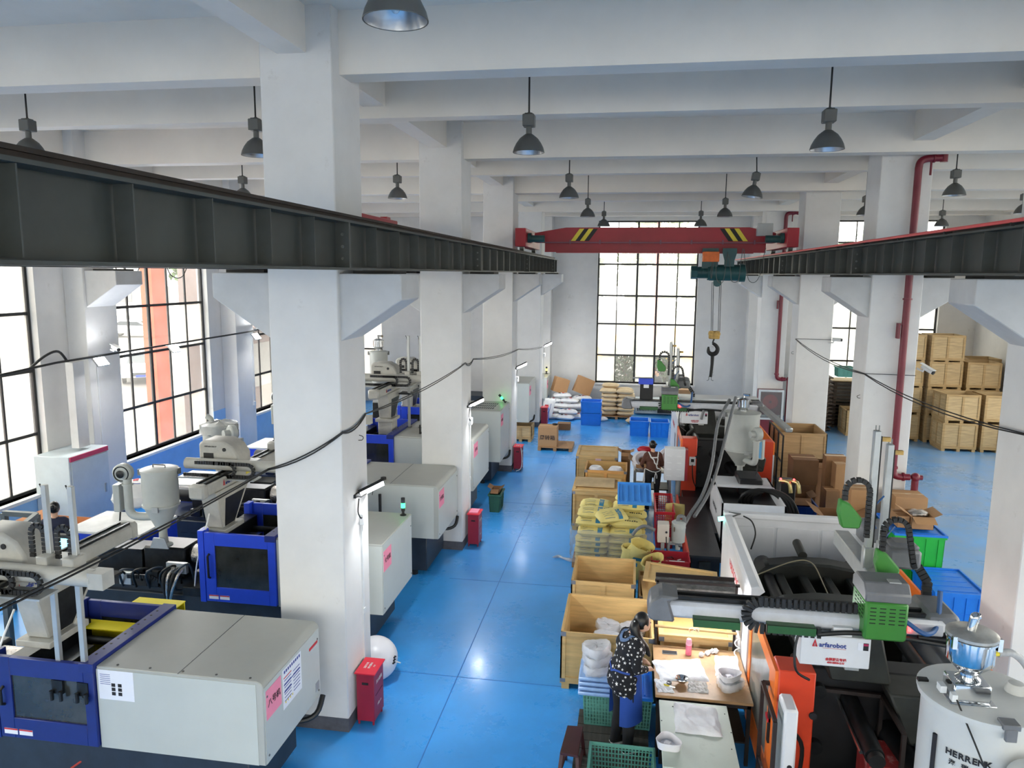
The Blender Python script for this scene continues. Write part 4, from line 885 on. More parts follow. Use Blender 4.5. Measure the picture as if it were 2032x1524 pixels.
    MB().cyl((x1 + .6, Yb - .2, Z + .02), (x1 + .55, Yb - .22, Z - .2), .03, n=12).build('regulator', m_rgrey, t)
    # white control box hung under the beam
    bx0, bx1, bz0, bz1, by = X0 + 1.38, X0 + 1.98, Z - .31, Z - .0, Yb - .2
    bx = MB().box(bx0, bx1, by, by + .24, bz0, bz1 - .02).build('control_box', m_whm, t, bev=.008)
    MB().box(bx0 + .28, bx0 + .44, by + .02, by + .12, bz1 - .02, bz1 + .06).build('junction_cover', m_whm, bx)
    MB().box(bx0 + .4, bx0 + .52, by + .02, by + .2, bz0 - .03, bz0).build('heat_sink', m_alu, bx)
    logo(bx, (bx0 + .23, by - .002, bz1 - .1), (1, 0, 0), (0, 0, 1), .045, True)
    text('全国服务专线', .03, (bx0 + .31, by - .002, bz0 + .07), (1, 0, 0), (0, 0, 1), m_inkr, bx, bold=.001); text('400-8800-210', .026, (bx0 + .31, by - .002, bz0 + .04), (1, 0, 0), (0, 0, 1), m_inkr, bx, bold=.001)
    MB().box(bx1 - .11, bx1 - .065, by - .003, by, bz1 - .13, bz1 - .06).build('sticker', m_paper, bx); MB().box(bx1 - .065, bx1 - .02, by - .003, by, bz1 - .13, bz1 - .06).build('sticker', m_ink, bx); MB().box(bx1 - .062, bx1 - .023, by - .005, by - .003, bz1 - .085, bz1 - .065).build('sticker_band', mat('magenta_ink', (180, 40, 90), .6), bx)
    MB().tube([(bx0 - .02, by, bz1 - .0), (bx0 - .05, by - .02, bz1 - .15), (bx0 - .03, by - .03, bz0 - .05), (bx0 + .12, by + .1, bz0 - .2)], .012, n=6, smooth=5).build('power_cable', m_cable, t)
    # bracket down to the platen
    MB().prism([(X0 + 1.55, Z), (X0 + 2.15, Z), (X0 + 2.3, Z - .62), (X0 + 1.75, Z - .62)], 'y', Yb + .12, Yb + .5).build('foot_bracket', m_gun, t, bev=.02)
    return t
robot_right(.22, 6.92, 2.22, 'green and grey take-out robot on the nearest orange machine, two upright arms', 2.11, 3.98)
robot_right(-.20, 17.66, 2.31, 'smaller looking take-out robot before the end window, green carriage at its middle', .72, 3.82, L=3.2)
# long white beam cover behind the far robot
q = thing('white_beam', 'long white flat beam lying back from the far robot towards the white column', 'beam', (1.9, 18.1, 2.3))
MB().box(1.15, 3.0, 17.86, 18.5, 2.47, 2.53).build('beam_top', m_white, q, bev=.01); MB().bar((2.98, 17.7, 2.42), (3.36, 16.3, 2.16), .16, .1).build('beam_end', m_alu, q, bev=.02)
# ------------------------------------ details on the far machine: white tank housing, black apron, hopper
def subpart(name, parent, loc, label=None):
    o = bpy.data.objects.new(name, None); COL.objects.link(o); o.parent = parent; o.location = Vector(loc) - wloc(parent); o['_w'] = [*loc]
    if label: o['label'] = label
    return o
t = subpart('hydraulic_tank', R2, (2.3, 15.1, 0), 'white open topped tank housing with black hoses')
X0, X1, Y0, Y1, Z0, Z1 = 1.76, 2.92, 14.0, 16.0, .40, 1.18
MB().box(X0, X0 + .03, Y0, Y1, Z0, Z1).build('side_panel', m_whm, t); MB().box(X0, X1, Y0, Y0 + .03, Z0, Z1).build('front_panel', m_whm, t)
MB().box(X1 - .03, X1, Y0, Y1, Z0, Z1).build('side_panel', m_whm, t); MB().box(X0, X1, Y1 - .7, Y1, Z1 - .05, Z1).build('back_top', m_whm, t)
MB().box(X0 + .02, X1 - .02, Y0 + .02, Y1, 0, Z1 - .22).build('tank_inside', m_blkm, t)
text('HAIXIONG', .14, (X0 - .002, 15.1, .78), (0, -1, 0), (0, 0, 1), m_ink, t)
for k in range(4):
    MB().tube([(2.2 + k * .07, 14.9, .8), (2.25 + k * .07, 14.75, 1.15), (2.6 + k * .06, 14.7, 1.28), (2.95 + k * .06, 14.6, 1.12), (3.08 + k * .06, 14.3, .7), (3.1 + k * .06, 14.2, .1)], .035, n=8, smooth=5).build('hydraulic_hose', m_cable, t)
for k in range(2): MB().tube([(3.0 + k * .16, 15.2, 1.35), (3.16 + k * .16, 15.1, 1.35), (3.2 + k * .16, 15.05, 1.15)], .04, n=10, smooth=3).build('brass_elbow', mat('pale_brass', (186, 172, 120), .3, metal=.8), t)
MB().box(3.0, 3.3, 15.1, 15.5, .5, 1.35).build('valve_stack', m_blkm, t, bev=.02)
for k in range(2): MB().cyl((3.0 + k * .25, 15.08, 1.42), (3.0 + k * .25, 15.06, 1.42), .02, n=10).build('indicator', m_led, t)
t = subpart('machine_apron', R2, (1.4, 14.6, 0), 'black flat apron with an orange side strip')
MB().box(1.12, 1.68, 13.0, 16.6, .46, .50).build('apron_top', mat('scuffed_black_sheet', (44, 45, 46), .35, var=.3, scale=5), t)
MB().box(1.16, 1.66, 13.1, 16.6, 0, .46).build('apron_body', m_blkm, t); MB().box(1.08, 1.12, 13.0, 16.6, .2, .54).build('orange_strip', m_or, t)
MB().box(1.3, 1.5, 13.08, 13.1, .14, .36).build('access_panel', m_gun, t)
t = hopper(2.40, 16.42, 1.04, 'tall light grey hopper with a chrome loader before the far orange machine', ang=-68, h=.78, R=.36, box=-60, loader=True)
MB().box(2.0, 2.8, 16.1, 16.8, .94, 1.03).build('hopper_stand', m_blkm, t, bev=.01); MB().box(2.2, 2.6, 16.2, 16.7, .5, .94).build('stand_leg', m_blkm, t)
# pair of grey suction hoses
t = thing('suction_hoses', 'two long grey hoses drooping from the far hopper down to the vacuum unit', 'hose', (1.5, 14.3, .6))
for k, pts in enumerate((((1448, 793, 16.3), (1425, 840, 15.8), (1413, 920, 15.0), (1395, 980, 14.2), (1370, 1020, 13.6), (1352, 1055, 13.3), (1350, 1085, 13.1)), ((1460, 788, 16.3), (1444, 850, 15.8), (1425, 925, 15.0), (1405, 980, 14.2), (1378, 1025, 13.5)))):
    MB().tube([P(a, b, 'y', c) for a, b, c in pts], .033, n=10, smooth=6).build('hose', mat('grey_ribbed_hose', (112, 114, 116), .45, var=.15, scale=30), t)
# control cabinet beside the worker
t = thing('control_cabinet', 'white louvred control cabinet with a crimson side, beside the worker in brown', 'cabinet', (1.1, 16.8, .9))
a, b_ = P(1320, 890, 'y', 16.7), P(1358, 955, 'y', 16.7)
MB().box(a.x, b_.x, 16.7, 16.95, b_.z, a.z).build('cabinet_body', m_whm, t, bev=.01); MB().box(b_.x, b_.x + .06, 16.72, 16.98, b_.z, a.z - .02).build('crimson_side', m_red, t)
for i in range(2):
    for j in range(4): MB().box(a.x + .05 + i * .22, a.x + .15 + i * .22, 16.69, 16.70, b_.z + .1 + j * .15, b_.z + .115 + j * .15).build('louvre', m_white, t)
MB().cyl(((a.x + b_.x) / 2 + .1, 16.85, 0), ((a.x + b_.x) / 2 + .1, 16.85, b_.z), .06, n=12).build('stand', m_alu, t)
t = subpart('socket_box', R2, P(1374, 915, 'y', 17.2))
w = P(1374, 915, 'y', 17.28); MB().cbox(w, (.14, .05, .2)).build('box', m_white, t); MB().cbox(w + Vector((0, -.03, .02)), (.07, .01, .07)).build('socket', m_ink, t)
MB().tube([w + Vector((0, -.03, -.08)), w + Vector((.02, -.1, -.4)), w + Vector((.1, -.05, -.6))], .012, n=6, smooth=4).build('cable', m_cable, t)
# ---------------------------------------------------------------- near hopper with chrome loader
def near_hopper():
    x, y = 2.54, 5.42
    t = thing('hopper_dryer', 'large pale grey hopper with a mirror chrome loader at the bottom right corner', 'hopper', (x, y, 1.3))
    R, zt = .385, 2.48
    MB().lathe([(.10, 1.02), (.10, 1.2), (R, 1.62), (R + .01, 1.62), (R + .01, 1.65), (R - .01, 1.66), (R - .01, zt - .04), (R + .02, zt - .04), (R + .02, zt - .012)], (x, y, 0), n=48).build('hopper_body', m_whtop if 0 else mat('pale_grey_hopper', (200, 201, 198), .45, var=.05, scale=3, wear=((172, 170, 162), .7, 5)), t)
    MB().lathe([(R + .028, zt - .012), (R + .028, zt + .006), (R + .01, zt + .012), (.001, zt + .02)], (x, y, 0), n=48).build('lid', MATS['pale_grey_hopper'], t)
    lx, ly = 2.40, 5.34
    MB().box(lx - .15, lx + .15, ly - .13, ly + .13, zt + .015, zt + .025).build('loader_flange', m_chrome, t, bev=.004)
    MB().box(lx - .12, lx + .12, ly - .10, ly + .10, zt + .025, zt + .15).build('loader_base', m_chrome, t, bev=.008)
    b0 = zt + .15
    MB().lathe([(.075, b0), (.08, b0 + .01), (.055, b0 + .03), (.055, b0 + .05), (.08, b0 + .07), (.145, b0 + .14), (.15, b0 + .15), (.15, b0 + .30), (.162, b0 + .302), (.162, b0 + .315), (.15, b0 + .32)], (lx, ly, 0), n=48).build('loader_bowl', m_chrome, t)
    MB().lathe([(.152, b0 + .32), (.164, b0 + .325), (.164, b0 + .345), (.14, b0 + .36), (.001, b0 + .365)], (lx, ly, 0), n=48).build('loader_lid', mat('satin_steel', (186, 184, 178), .35, metal=.6, var=.15, scale=12), t)
    MB().tube([(lx - .01, ly, b0 + .36), (lx + .0, ly, b0 + .42), (lx + .01, ly, b0 + .46), (lx + .04, ly, b0 + .47)], [.028, .03, .033, .02], n=14, smooth=4).build('loader_inlet', m_chrome, t)
    MB().cyl((lx + .15, ly, b0 + .2), (lx + .19, ly + .01, b0 + .2), .018, n=10).build('brass_valve', m_yel, t)
    MB().tube([(lx + .18, ly + .01, b0 + .2), (lx + .30, ly + .04, b0 + .19), (lx + .42, ly + .05, b0 + .05), (lx + .46, ly, zt - .1), (lx + .46, ly - .04, zt - .5)], .026, n=12, smooth=6).build('clear_hose', mat('clear_pvc_hose', (180, 182, 184), .15, var=.1, scale=30, alpha=.75), t)
    for a in (25, 150): MB().cbox((lx + .165 * math.cos(math.radians(a)), ly - .165 * math.sin(math.radians(a)), b0 + .30), (.03, .03, .09)).build('clamp', m_chrome, t)
    MB().cbox((lx - .17, ly - .02, zt + .08), (.04, .07, .05)).build('solenoid', m_whitepl, t); MB().cbox((lx - .13, ly - .12, zt + .07), (.035, .05, .05)).build('solenoid', m_whitepl, t)
    MB().tube([(lx - .12, ly - .13, zt + .07), (lx - .1, ly - .2, zt - .0), (lx - .02, ly - .38, zt - .25), (lx + .1, ly - .36, zt - .55), (lx + .14, ly - .34, zt - .8)], .0065, n=6, smooth=6).build('power_cable', m_cable, t)
    MB().box(x - .05, x + .06, y - R - .045, y - R + .05, zt - .01, zt + .03).box(x - .03, x + .04, y - R - .05, y - R - .02, zt - .09, zt - .0).build('lid_latch', m_rgrey, t, bev=.004)
    MB().cbox((x - .36, y + .1, zt + .02), (.07, .04, .02)).build('hinge', m_dark, t)
    MB().lathe([(.07, zt + .015), (.065, zt + .05), (.05, zt + .08), (.001, zt + .09)], (2.78, y + .05, 0), n=24).build('vent_cap', MATS['pale_grey_hopper'], t)
    # sight glass slit and lettering on the barrel
    a = math.radians(205); q = Vector((x + (R + .0) * math.cos(a), y + R * math.sin(a), 0))
    MB().cyl((q.x, q.y, 1.86), (q.x, q.y, 2.24), .016, n=8).build('sight_slot', m_ink, t)
    for i, ch in enumerate('HERRENK'):
        a = math.radians(221 + i * 6.0); n_ = Vector((math.cos(a), math.sin(a), 0)); r_ = Vector((-math.sin(a), math.cos(a), 0))
        text(ch, .062, Vector((x, y, 2.17)) + n_ * (R - .006), r_, (0, 0, 1), m_ink, t, bold=.002)
    for i, ch in enumerate('海瑞克'):
        a = math.radians(225 + i * 12); n_ = Vector((math.cos(a), math.sin(a), 0)); r_ = Vector((-math.sin(a), math.cos(a), 0))
        text(ch, .045, Vector((x, y, 2.10)) + n_ * (R - .006), r_, (0, 0, 1), m_ink, t, bold=.001)
    bl = MB(); bl.xf = Matrix.Translation((2.66, 4.92, 2.16)) @ Matrix.Rotation(math.radians(-20), 4, 'Z')
    bl.lathe([(.05, -.10), (.11, -.10), (.13, -.07), (.145, -.02), (.145, .04), (.12, .07), (.07, .07), (.07, .2)], n=32, axis='y').lathe([(.045, -.105), (.05, -.12), (.02, -.12)], n=16, axis='y'); bl.build('blower', MATS['pale_grey_hopper'], t)
    MB().tube([(2.66, 4.95, 2.04), (2.66, 4.95, 1.8), (2.64, 5.02, 1.5), (2.6, 5.2, 1.4)], .06, n=14, smooth=4).build('air_duct', MATS['pale_grey_hopper'], t)
    return t
near_hopper()
# ---------------------------------------------------------------- brown tube frame, panel and bin before the nearest orange machine
t = thing('work_platform', 'brown square tube work platform frame before the orange machine', 'frame', (2.0, 7.1, 0))
A, B, C_, D = (1.42, 7.3, 1.35), (2.5, 7.3, 1.35), (2.53, 6.74, 1.30), (1.42, 6.74, 1.30)
A, B, C_, D = [P(*q) for q in ((1514, 1354, 'z', 1.40), (1747, 1381, 'z', 1.40), (1798, 1457, 'z', 1.40), (1538, 1432, 'z', 1.40))]
A.x = D.x = (A.x + D.x) / 2; B.x = C_.x = (B.x + C_.x) / 2
MB().bar(A, B, .035).build('top_rail', m_brown, t); MB().bar(B, C_, .035).build('top_rail', m_brown, t); MB().bar(A, D, .035).build('top_rail', m_brown, t)
for q in (A, B, C_, D): MB().box(q.x - .018, q.x + .018, q.y - .018, q.y + .018, 0 if q.x < 1.5 else .73, q.z).build('leg', m_brown, t)
MB().bar((D.x, D.y, .6), (C_.x, C_.y, .6), .03).bar((A.x, A.y, .6), (D.x, D.y, .6), .03).build('lower_rail', m_brown, t)
t = subpart('operator_panel', R1, (1.62, 6.75, .5), 'white upright operator panel')
a = P(1552, 1392, 'y', 6.7); 
MB().box(a.x - .0, a.x + .12, 6.56, 6.86, .62, a.z).build('panel_body', m_whm, t, bev=.02); MB().box(a.x - .006, a.x + .001, 6.60, 6.83, .8, a.z - .06).build('screen', mat('dim_screen', (150, 158, 160), .2), t)
MB().cyl((a.x + .07, 6.559, .98), (a.x + .07, 6.553, .98), .022, n=16).build('port', m_ink, t); MB().bar((a.x + .06, 6.86, .9), (a.x + .1, 7.0, .9), .06).build('bracket', m_blk, t)
MB().tube([(a.x + .13, 6.8, 1.2), (a.x + .24, 6.85, 1.0), (a.x + .22, 6.9, .6), (a.x + .1, 6.95, .4)], .02, n=8, smooth=4).build('cable', m_cable, t)
t = thing('red_bin', 'dusty red bin under the brown tube frame at the bottom edge', 'bin', (2.3, 6.6, .5))
a = P(1755, 1492, 'z', 1.0)
MB().box(a.x - .2, a.x + .18, a.y - .25, a.y + .15, .52, 1.0).build('bin_body', mat('dusty_red_paint', (150, 42, 42), .6, var=.2, scale=7, wear=((180, 130, 126), .55, 7)), t, bev=.02)
MB().box(a.x - .21, a.x + .19, a.y - .26, a.y + .16, 1.0, 1.015).build('bin_lid', MATS['dusty_red_paint'], t); MB().box(a.x - .2, a.x + .18, a.y - .25, a.y + .15, .45, .52).build('bin_stand', m_blkm, t)
# cyan signal lamp on its rod above the nearest machine's side cover
t = subpart('signal_lamp', R1, P(1465, 1024, 'y', 11.2), 'cyan glowing signal lamp on a thin rod')
m_cyan = mat('cyan_signal_glow', (96, 238, 214), .3, emit=2.2)
MB().cyl(P(1425, 1030, 'y', 11.2), P(1442, 1028, 'y', 11.2), .033, n=14).build('lamp_lens', m_cyan, t); MB().cyl(P(1442, 1028, 'y', 11.2), P(1449, 1027, 'y', 11.2), .03, n=14).build('lamp_base', m_whitepl, t)
MB().tube([P(1449, 1027, 'y', 11.2), P(1462, 1022, 'y', 11.2), P(1470, 1020, 'y', 11.2), (1.52, 11.25, 1.88)], .012, n=6).build('rod', m_bolt, t)
MB().tube([P(1475, 1024, 'y', 11.15), P(1492, 1035, 'y', 11.1), P(1499, 1060, 'y', 11.05), P(1490, 1090, 'y', 11.0)], .012, n=6, smooth=5).build('cable', m_cable, t)
# ---------------------------------------------------------------- goods: crates, sacks, cartons, bins
def woodmat(name, rgb, var=.14, stretch=(1, 1, 9), scale=2.2):
    return mat(name, rgb, .68, var=var, scale=scale, stretch=stretch, bump=.12, wear=(tuple(int(v * .72) for v in rgb), .70, 1.6))
m_ply = woodmat('pale_plywood', (214, 178, 118)); m_ply2 = woodmat('honey_plywood', (206, 164, 100)); m_ply3 = woodmat('weathered_plywood', (196, 168, 124), .2)
m_bat = woodmat('pine_batten', (210, 174, 116)); m_bat2 = woodmat('old_pine_batten', (184, 152, 104), .2)
m_zinc = mat('galvanised_corner', (140, 142, 148), .45, metal=.7)
m_card = mat('brown_cardboard', (176, 134, 92), .8, var=.06, scale=2); m_cardd = mat('dark_brown_cardboard', (132, 96, 66), .85, var=.12, scale=2)
m_tape = mat('packing_tape', (196, 160, 112), .35); m_plank = woodmat('grey_weathered_plank', (72, 68, 62), .3, (8, 1, 1)); m_palw = woodmat('pallet_wood', (170, 128, 86), .22)
def ring(mb, axis, pos, d, a0, a1, b0, b1, w, mid=1):
    """battens round one face of a crate: a ring with mid bars, one connected piece"""
    def bx(p, q, r, s_):
        lo, hi = min(pos, pos + d), max(pos, pos + d)
        if axis == 'y': mb.box(p, q, lo, hi, r, s_)
        else: mb.box(lo, hi, p, q, r, s_)
    bx(a0, a0 + w, b0, b1); bx(a1 - w, a1, b0, b1); bx(a0 + w, a1 - w, b0, b0 + w); bx(a0 + w, a1 - w, b1 - w, b1)
    for k in range(mid):
        c = a0 + (a1 - a0) * (k + 1) / (mid + 1); bx(c - w / 2, c + w / 2, b0 + w, b1 - w)
def crate(x0, x1, y0, y1, z0, z1, label, open_=True, lid=None, ply=None, bat=None, group=None, skid=.10, mid=1, brackets=True, rz=0):
    ply = ply or m_ply; bat = bat or m_bat
    cx, cy = (x0 + x1) / 2, (y0 + y1) / 2
    t = thing('wooden_crate', label, 'crate', (cx, cy, z0), group)
    X0, X1, Y0, Y1 = -(x1 - x0) / 2, (x1 - x0) / 2, -(y1 - y0) / 2, (y1 - y0) / 2
    Z0, Z1 = skid, z1 - z0; w = .065; th = .018
    def B(mb, name, m): return mb.build(name, m, t, local=True, org=(0, 0, 0))
    for a, b_, c, d in ((X0 + th, X1 - th, Y0 + .018, Y0 + .033), (X0 + th, X1 - th, Y1 - .033, Y1 - .018), (X0 + .018, X0 + .033, Y0 + th, Y1 - th), (X1 - .033, X1 - .018, Y0 + th, Y1 - th)):
        B(MB().box(a, b_, c, d, Z0, Z1 - .004), 'wall_panel', ply)
    B(MB().box(X0 + .02, X1 - .02, Y0 + .02, Y1 - .02, Z0, Z0 + .018), 'base_panel', ply)
    for ax, pos, d, a0, a1 in (('y', Y0, .02, X0, X1), ('y', Y1 - .02, .02, X0, X1), ('x', X0, .02, Y0, Y1), ('x', X1 - .02, .02, Y0, Y1)):
        q = MB(); ring(q, ax, pos, d, a0, a1, Z0, Z1, w, mid); B(q, 'batten_frame', bat)
    if skid > .02:
        for xx in (X0 + .02, -.05, X1 - .12): B(MB().box(xx, xx + .10, Y0 + .01, Y1 - .01, 0, Z0 - .018), 'skid', bat)
        B(MB().box(X0, X1, Y0, Y1, Z0 - .018, Z0), 'deck', bat)
    if brackets:
        for xx in (X0, X1 - .07):
            B(MB().box(xx, xx + .07, Y0 - .004, Y0, Z1 - .06, Z1), 'corner_bracket', m_zinc)
            B(MB().box(xx, xx + .07, Y0 - .004, Y0, Z0, Z0 + .05), 'corner_bracket', m_zinc)
    if not open_:
        B(MB().box(X0, X1, Y0, Y1, Z1, Z1 + .014), 'lid_panel', ply)
        q = MB(); ww = w
        q.box(X0, X0 + ww, Y0, Y1, Z1 + .014, Z1 + .03).box(X1 - ww, X1, Y0, Y1, Z1 + .014, Z1 + .03).box(X0 + ww, X1 - ww, Y0, Y0 + ww, Z1 + .014, Z1 + .03).box(X0 + ww, X1 - ww, Y1 - ww, Y1, Z1 + .014, Z1 + .03)
        if lid == 'mid': q.box(X0 + ww, X1 - ww, -.03, .03, Z1 + .014, Z1 + .028)
        B(q, 'lid_frame', bat)
    t.rotation_euler = (0, 0, rz)
    return t
crate(-.80, .40, 9.16, 10.36, 0, .80, 'open plywood crate behind the star-print worker, white bagged tubs inside')
crate(-.80, .17, 10.78, 11.82, 0, .82, 'empty open plywood crate, second from the camera along the aisle edge')
crate(.22, 1.25, 10.75, 11.75, 0, .66, 'open crate almost covered by tilted lids, right of the empty crate', ply=m_ply2)
crate(.46, 1.40, 9.25, 10.35, 0, .80, 'closed plywood crate standing behind the worktable rack', open_=False, ply=m_ply2)
for k, (cx, cy, cz, rx, ry, rz, lab) in enumerate(((.86, 11.35, .76, -.05, .06, -.08, 'framed plywood crate lid lying tilted on top of the lower lid'), (.82, 11.0, .70, .02, -.02, .05, 'framed plywood crate lid lying under the tilted one'))):
    t = thing('crate_lid', lab, 'lid', (cx, cy, cz))
    def B(mb, name, m): return mb.build(name, m, t, local=True, org=(0, 0, 0))
    B(MB().box(-.56, .56, -.42, .42, 0, .012), 'lid_panel', m_ply)
    q = MB().box(-.56, -.49, -.42, .42, .012, .03).box(.49, .56, -.42, .42, .012, .03).box(-.49, .49, -.42, -.36, .012, .03).box(-.49, .49, .36, .42, .012, .03); B(q, 'lid_frame', m_bat)
    t.rotation_euler = (rx, ry, rz)
c1 = crate(-1.28, -.26, 18.0, 19.1, 0, .97, 'closed crate with a black character on it, farthest of the aisle crates', open_=False, lid='mid')
text('小', .17, (-.95, 17.99, .62), (1, 0, 0), (0, 0, 1), m_ink, c1, bold=.004); MB().box(-.66, -.60, 17.992, 17.999, .55, .70).build('stencil_mark', m_ink, c1); MB().box(-.8, -.66, 17.985, 17.999, .88, .93).build('paper_tag', mat('pale_pink_tag', (230, 196, 200), .8), c1)
crate(-.98, -.02, 16.62, 17.5, 0, 1.0, 'honey plywood crate holding white curved covers', ply=m_ply2, bat=woodmat('orange_pine_batten', (216, 160, 92)))
crate(-1.16, -.14, 15.35, 16.4, 0, .86, 'closed crate with a spotty pale lid behind the yellow sacks', open_=False, ply=m_ply2)
t = thing('plywood_board', 'spotty pale plywood board resting on the closed crate behind the yellow sacks', 'board', (-.7, 16.1, .89))
MB().box(-1.12, -.28, 15.62, 16.35, .892, .91).build('board', m_ply3, t)
for xx in (-.72,): MB().box(xx, xx + .004, 15.62, 16.35, .909, .912).build('board_joint', m_bat2, t)
# storage bay crates, stacked
LV = [(0, .90), (.90, 1.78), (1.78, 2.64), (2.64, 3.50)]
proto = crate(9.68, 10.70, 24.8, 25.75, 0, .90, 'bottom crate of the front stack in the storage bay, left one', ply=m_ply3, bat=m_bat2, group='plywood crates stacked in the storage bay', brackets=False)
def stor(x, y, lv, lab, rz=0, sc=(1, 1, 1)):
    return dup(proto, (x, y, LV[lv][0] + .002 * lv), rz, lab, scale=sc)
stor(10.19, 25.28, 1, 'crate on top of the bottom left crate of the front stack', .05)
stor(11.33, 25.30, 0, 'bottom crate of the front stack, right one by the column'); stor(11.35, 25.28, 1, 'upper crate of the front stack, right one by the column')
for lv, nm in ((0, 'bottom'), (1, 'second'), (2, 'third'), (3, 'top')):
    stor(10.10, 26.5, lv, '%s crate of the tall stack behind, the one reaching above all others' % nm, .0)
    stor(8.95, 26.55, lv, '%s crate of the tall stack just right of the red pipe' % nm, .02)
    if lv < 3:
        stor(11.25, 26.5, lv, '%s crate of the stack at the right of the tall one' % nm); 
        stor(10.6, 27.8, lv, '%s crate of the rearmost stack in the storage bay' % nm); stor(11.8, 27.8, lv, '%s crate of the rearmost right stack in the storage bay' % nm)
crate(7.30, 8.25, 26.6, 27.6, 0, .88, 'single open crate on the floor between the two white columns', ply=m_ply3, bat=m_bat2, brackets=False, skid=.1)
crate(P(1545, 868, 'y', 18.9).x, P(1642, 868, 'y', 18.9).x, 18.9, 20.2, 0, P(1600, 860, 'y', 18.9).z, 'wide brown plywood crate at the foot of the third right column', open_=True, ply=woodmat('brown_plywood', (182, 148, 104)), bat=woodmat('brown_batten', (176, 142, 98)), brackets=False)
# ---------------------------------------------------------------- pallets
def pallet(x0, x1, y0, y1, z0, label, n=7, m=None, rz=0):
    m = m or m_palw; t = thing('pallet', label, 'pallet', ((x0 + x1) / 2, (y0 + y1) / 2, z0))
    X, Y = (x1 - x0) / 2, (y1 - y0) / 2
    def B(mb, name, src=None): return mb.build(name, m, t, local=True, org=(0, 0, 0))
    for xx in (-X, -.05, X - .1): B(MB().box(xx, xx + .1, -Y, Y, .02, .095), 'bearer'); B(MB().box(xx, xx + .1, -Y, Y, 0, .02), 'bottom_board')
    w = 2 * Y / n
    for i in range(n): B(MB().box(-X, X, -Y + i * w + .006, -Y + (i + 1) * w - .006, .095, .115), 'plank')
    t.rotation_euler = (0, 0, rz); return t
pallet(-2.78, -1.72, 22.4, 23.4, 0, 'wooden pallet on the aisle floor under the brown carton')
pallet(-3.05, -3.2 + .9, 24.0, 24.9, 0, 'old pallet standing below the pale machine past the third column') if 0 else None
# dark plank platform under the star-print worker
t = thing('plank_platform', 'low platform of dark weathered planks under the star-print worker', 'platform', (-.1, 7.95, 0))
for i in range(11): MB().box(-.50, .33, 6.90 + i * .155, 6.90 + i * .155 + .145, .06, .09).build('plank', m_plank, t)
for xx in (-.48, -.12, .25): MB().box(xx, xx + .07, 6.9, 8.59, 0, .06).build('bearer', m_plank, t)
# ---------------------------------------------------------------- sacks
def pillow(L, Wd, H, seed=0, wr=.012, tie=False):
    rnd = random.Random(seed); ph = [rnd.uniform(0, 6) for _ in range(8)]
    def S(u, v):
        a = (u - .5) * 2; b = (v - .5) * 2
        e = (1 - abs(a) ** 3.2) ** .5 * (1 - abs(b) ** 3.2) ** .5 if abs(a) < 1 and abs(b) < 1 else 0
        return a, b, e
    def f(u, v, sg):
        a, b, e = S(u, v)
        x = a * L / 2 * (1 - .05 * b * b + .015 * math.sin(5 * b + ph[0])); y = b * Wd / 2 * (1 - .07 * a * a + .02 * math.sin(4 * a + ph[1]))
        z = sg * H / 2 * e + wr * e * math.sin(9 * a + ph[2] + 3 * b) * math.cos(7 * b + ph[3]) + .5 * wr * math.sin(17 * a + 11 * b + ph[4]) * e
        return (x, y, z + H / 2)
    return f
def sack(mb, f, n=14, m=10):
    mb.grid(lambda u, v: f(u, v, 1), n, m); mb.grid(lambda u, v: f(u, v, -1), n, m); return mb
m_sy = mat('yellow_paper_sack', (226, 208, 128), .6, var=.06, scale=5, bump=.25); m_sb = mat('beige_paper_sack', (214, 190, 152), .7, var=.08, scale=4, bump=.3)
m_sw = mat('white_woven_sack', (220, 220, 220), .6, var=.07, scale=5, bump=.3); m_sblu = mat('sack_blue_print', (46, 122, 158), .6); m_sgr = mat('sack_grey_print', (130, 134, 120), .7)
m_film = mat('stretch_film', (214, 216, 214), .12, var=.1, scale=14, bump=.7, alpha=.28)
SK = {}
def put_sack(kind, x, y, z, rz, label, group, L=.62, Wd=.40, H=.13, tilt=(0, 0), seed=0):
    key = (kind, seed, L, Wd, H)
    if key not in SK:
        f = pillow(L, Wd, H, seed, .006)
        t = thing('sack', label, 'sack', (0, 0, 0), group); m = {'y': m_sy, 'b': m_sb, 'w': m_sw}[kind]
        q = MB(); sack(q, f); q.build('sack_body', m, t, local=True, org=(0, 0, 0), smooth=60)
        def patch(u0, u1, v0, v1, m_, name, n=5):
            q = MB(); q.grid(lambda u, v: (lambda p: (p[0], p[1], p[2] + .003))(f(u0 + (u1 - u0) * u, v0 + (v1 - v0) * v, 1)), n, n); q.build(name, m_, t, local=True, org=(0, 0, 0), smooth=60)
        if kind == 'y':
            patch(.62, .76, .015, .62, m_sblu, 'blue_print', 12)
            for k in range(3): patch(.64 + k * .034, .658 + k * .034, .12, .5, m_sy, 'print_gap', 6)
            for k in range(4): patch(.16, .5, .06 + k * .13, .085 + k * .13, m_sgr, 'small_print', 6)
            for k in range(6): patch(.14 + k * .07, .185 + k * .07, .84, .90, m_ink, 'print_character', 2)
        if kind == 'w':
            patch(.3, .42, .3, .55, m_ink, 'black_print'); patch(.5, .62, .4, .7, m_inkr, 'red_print'); patch(.1, .7, .2, .23, m_inkb, 'blue_print', 8)
        SK[key] = t; c = t
    else: c = dup(SK[key], (0, 0, 0), 0, label)
    c.location = (x, y, z); c.rotation_euler = (tilt[0], tilt[1], rz); c['group'] = group
    return c
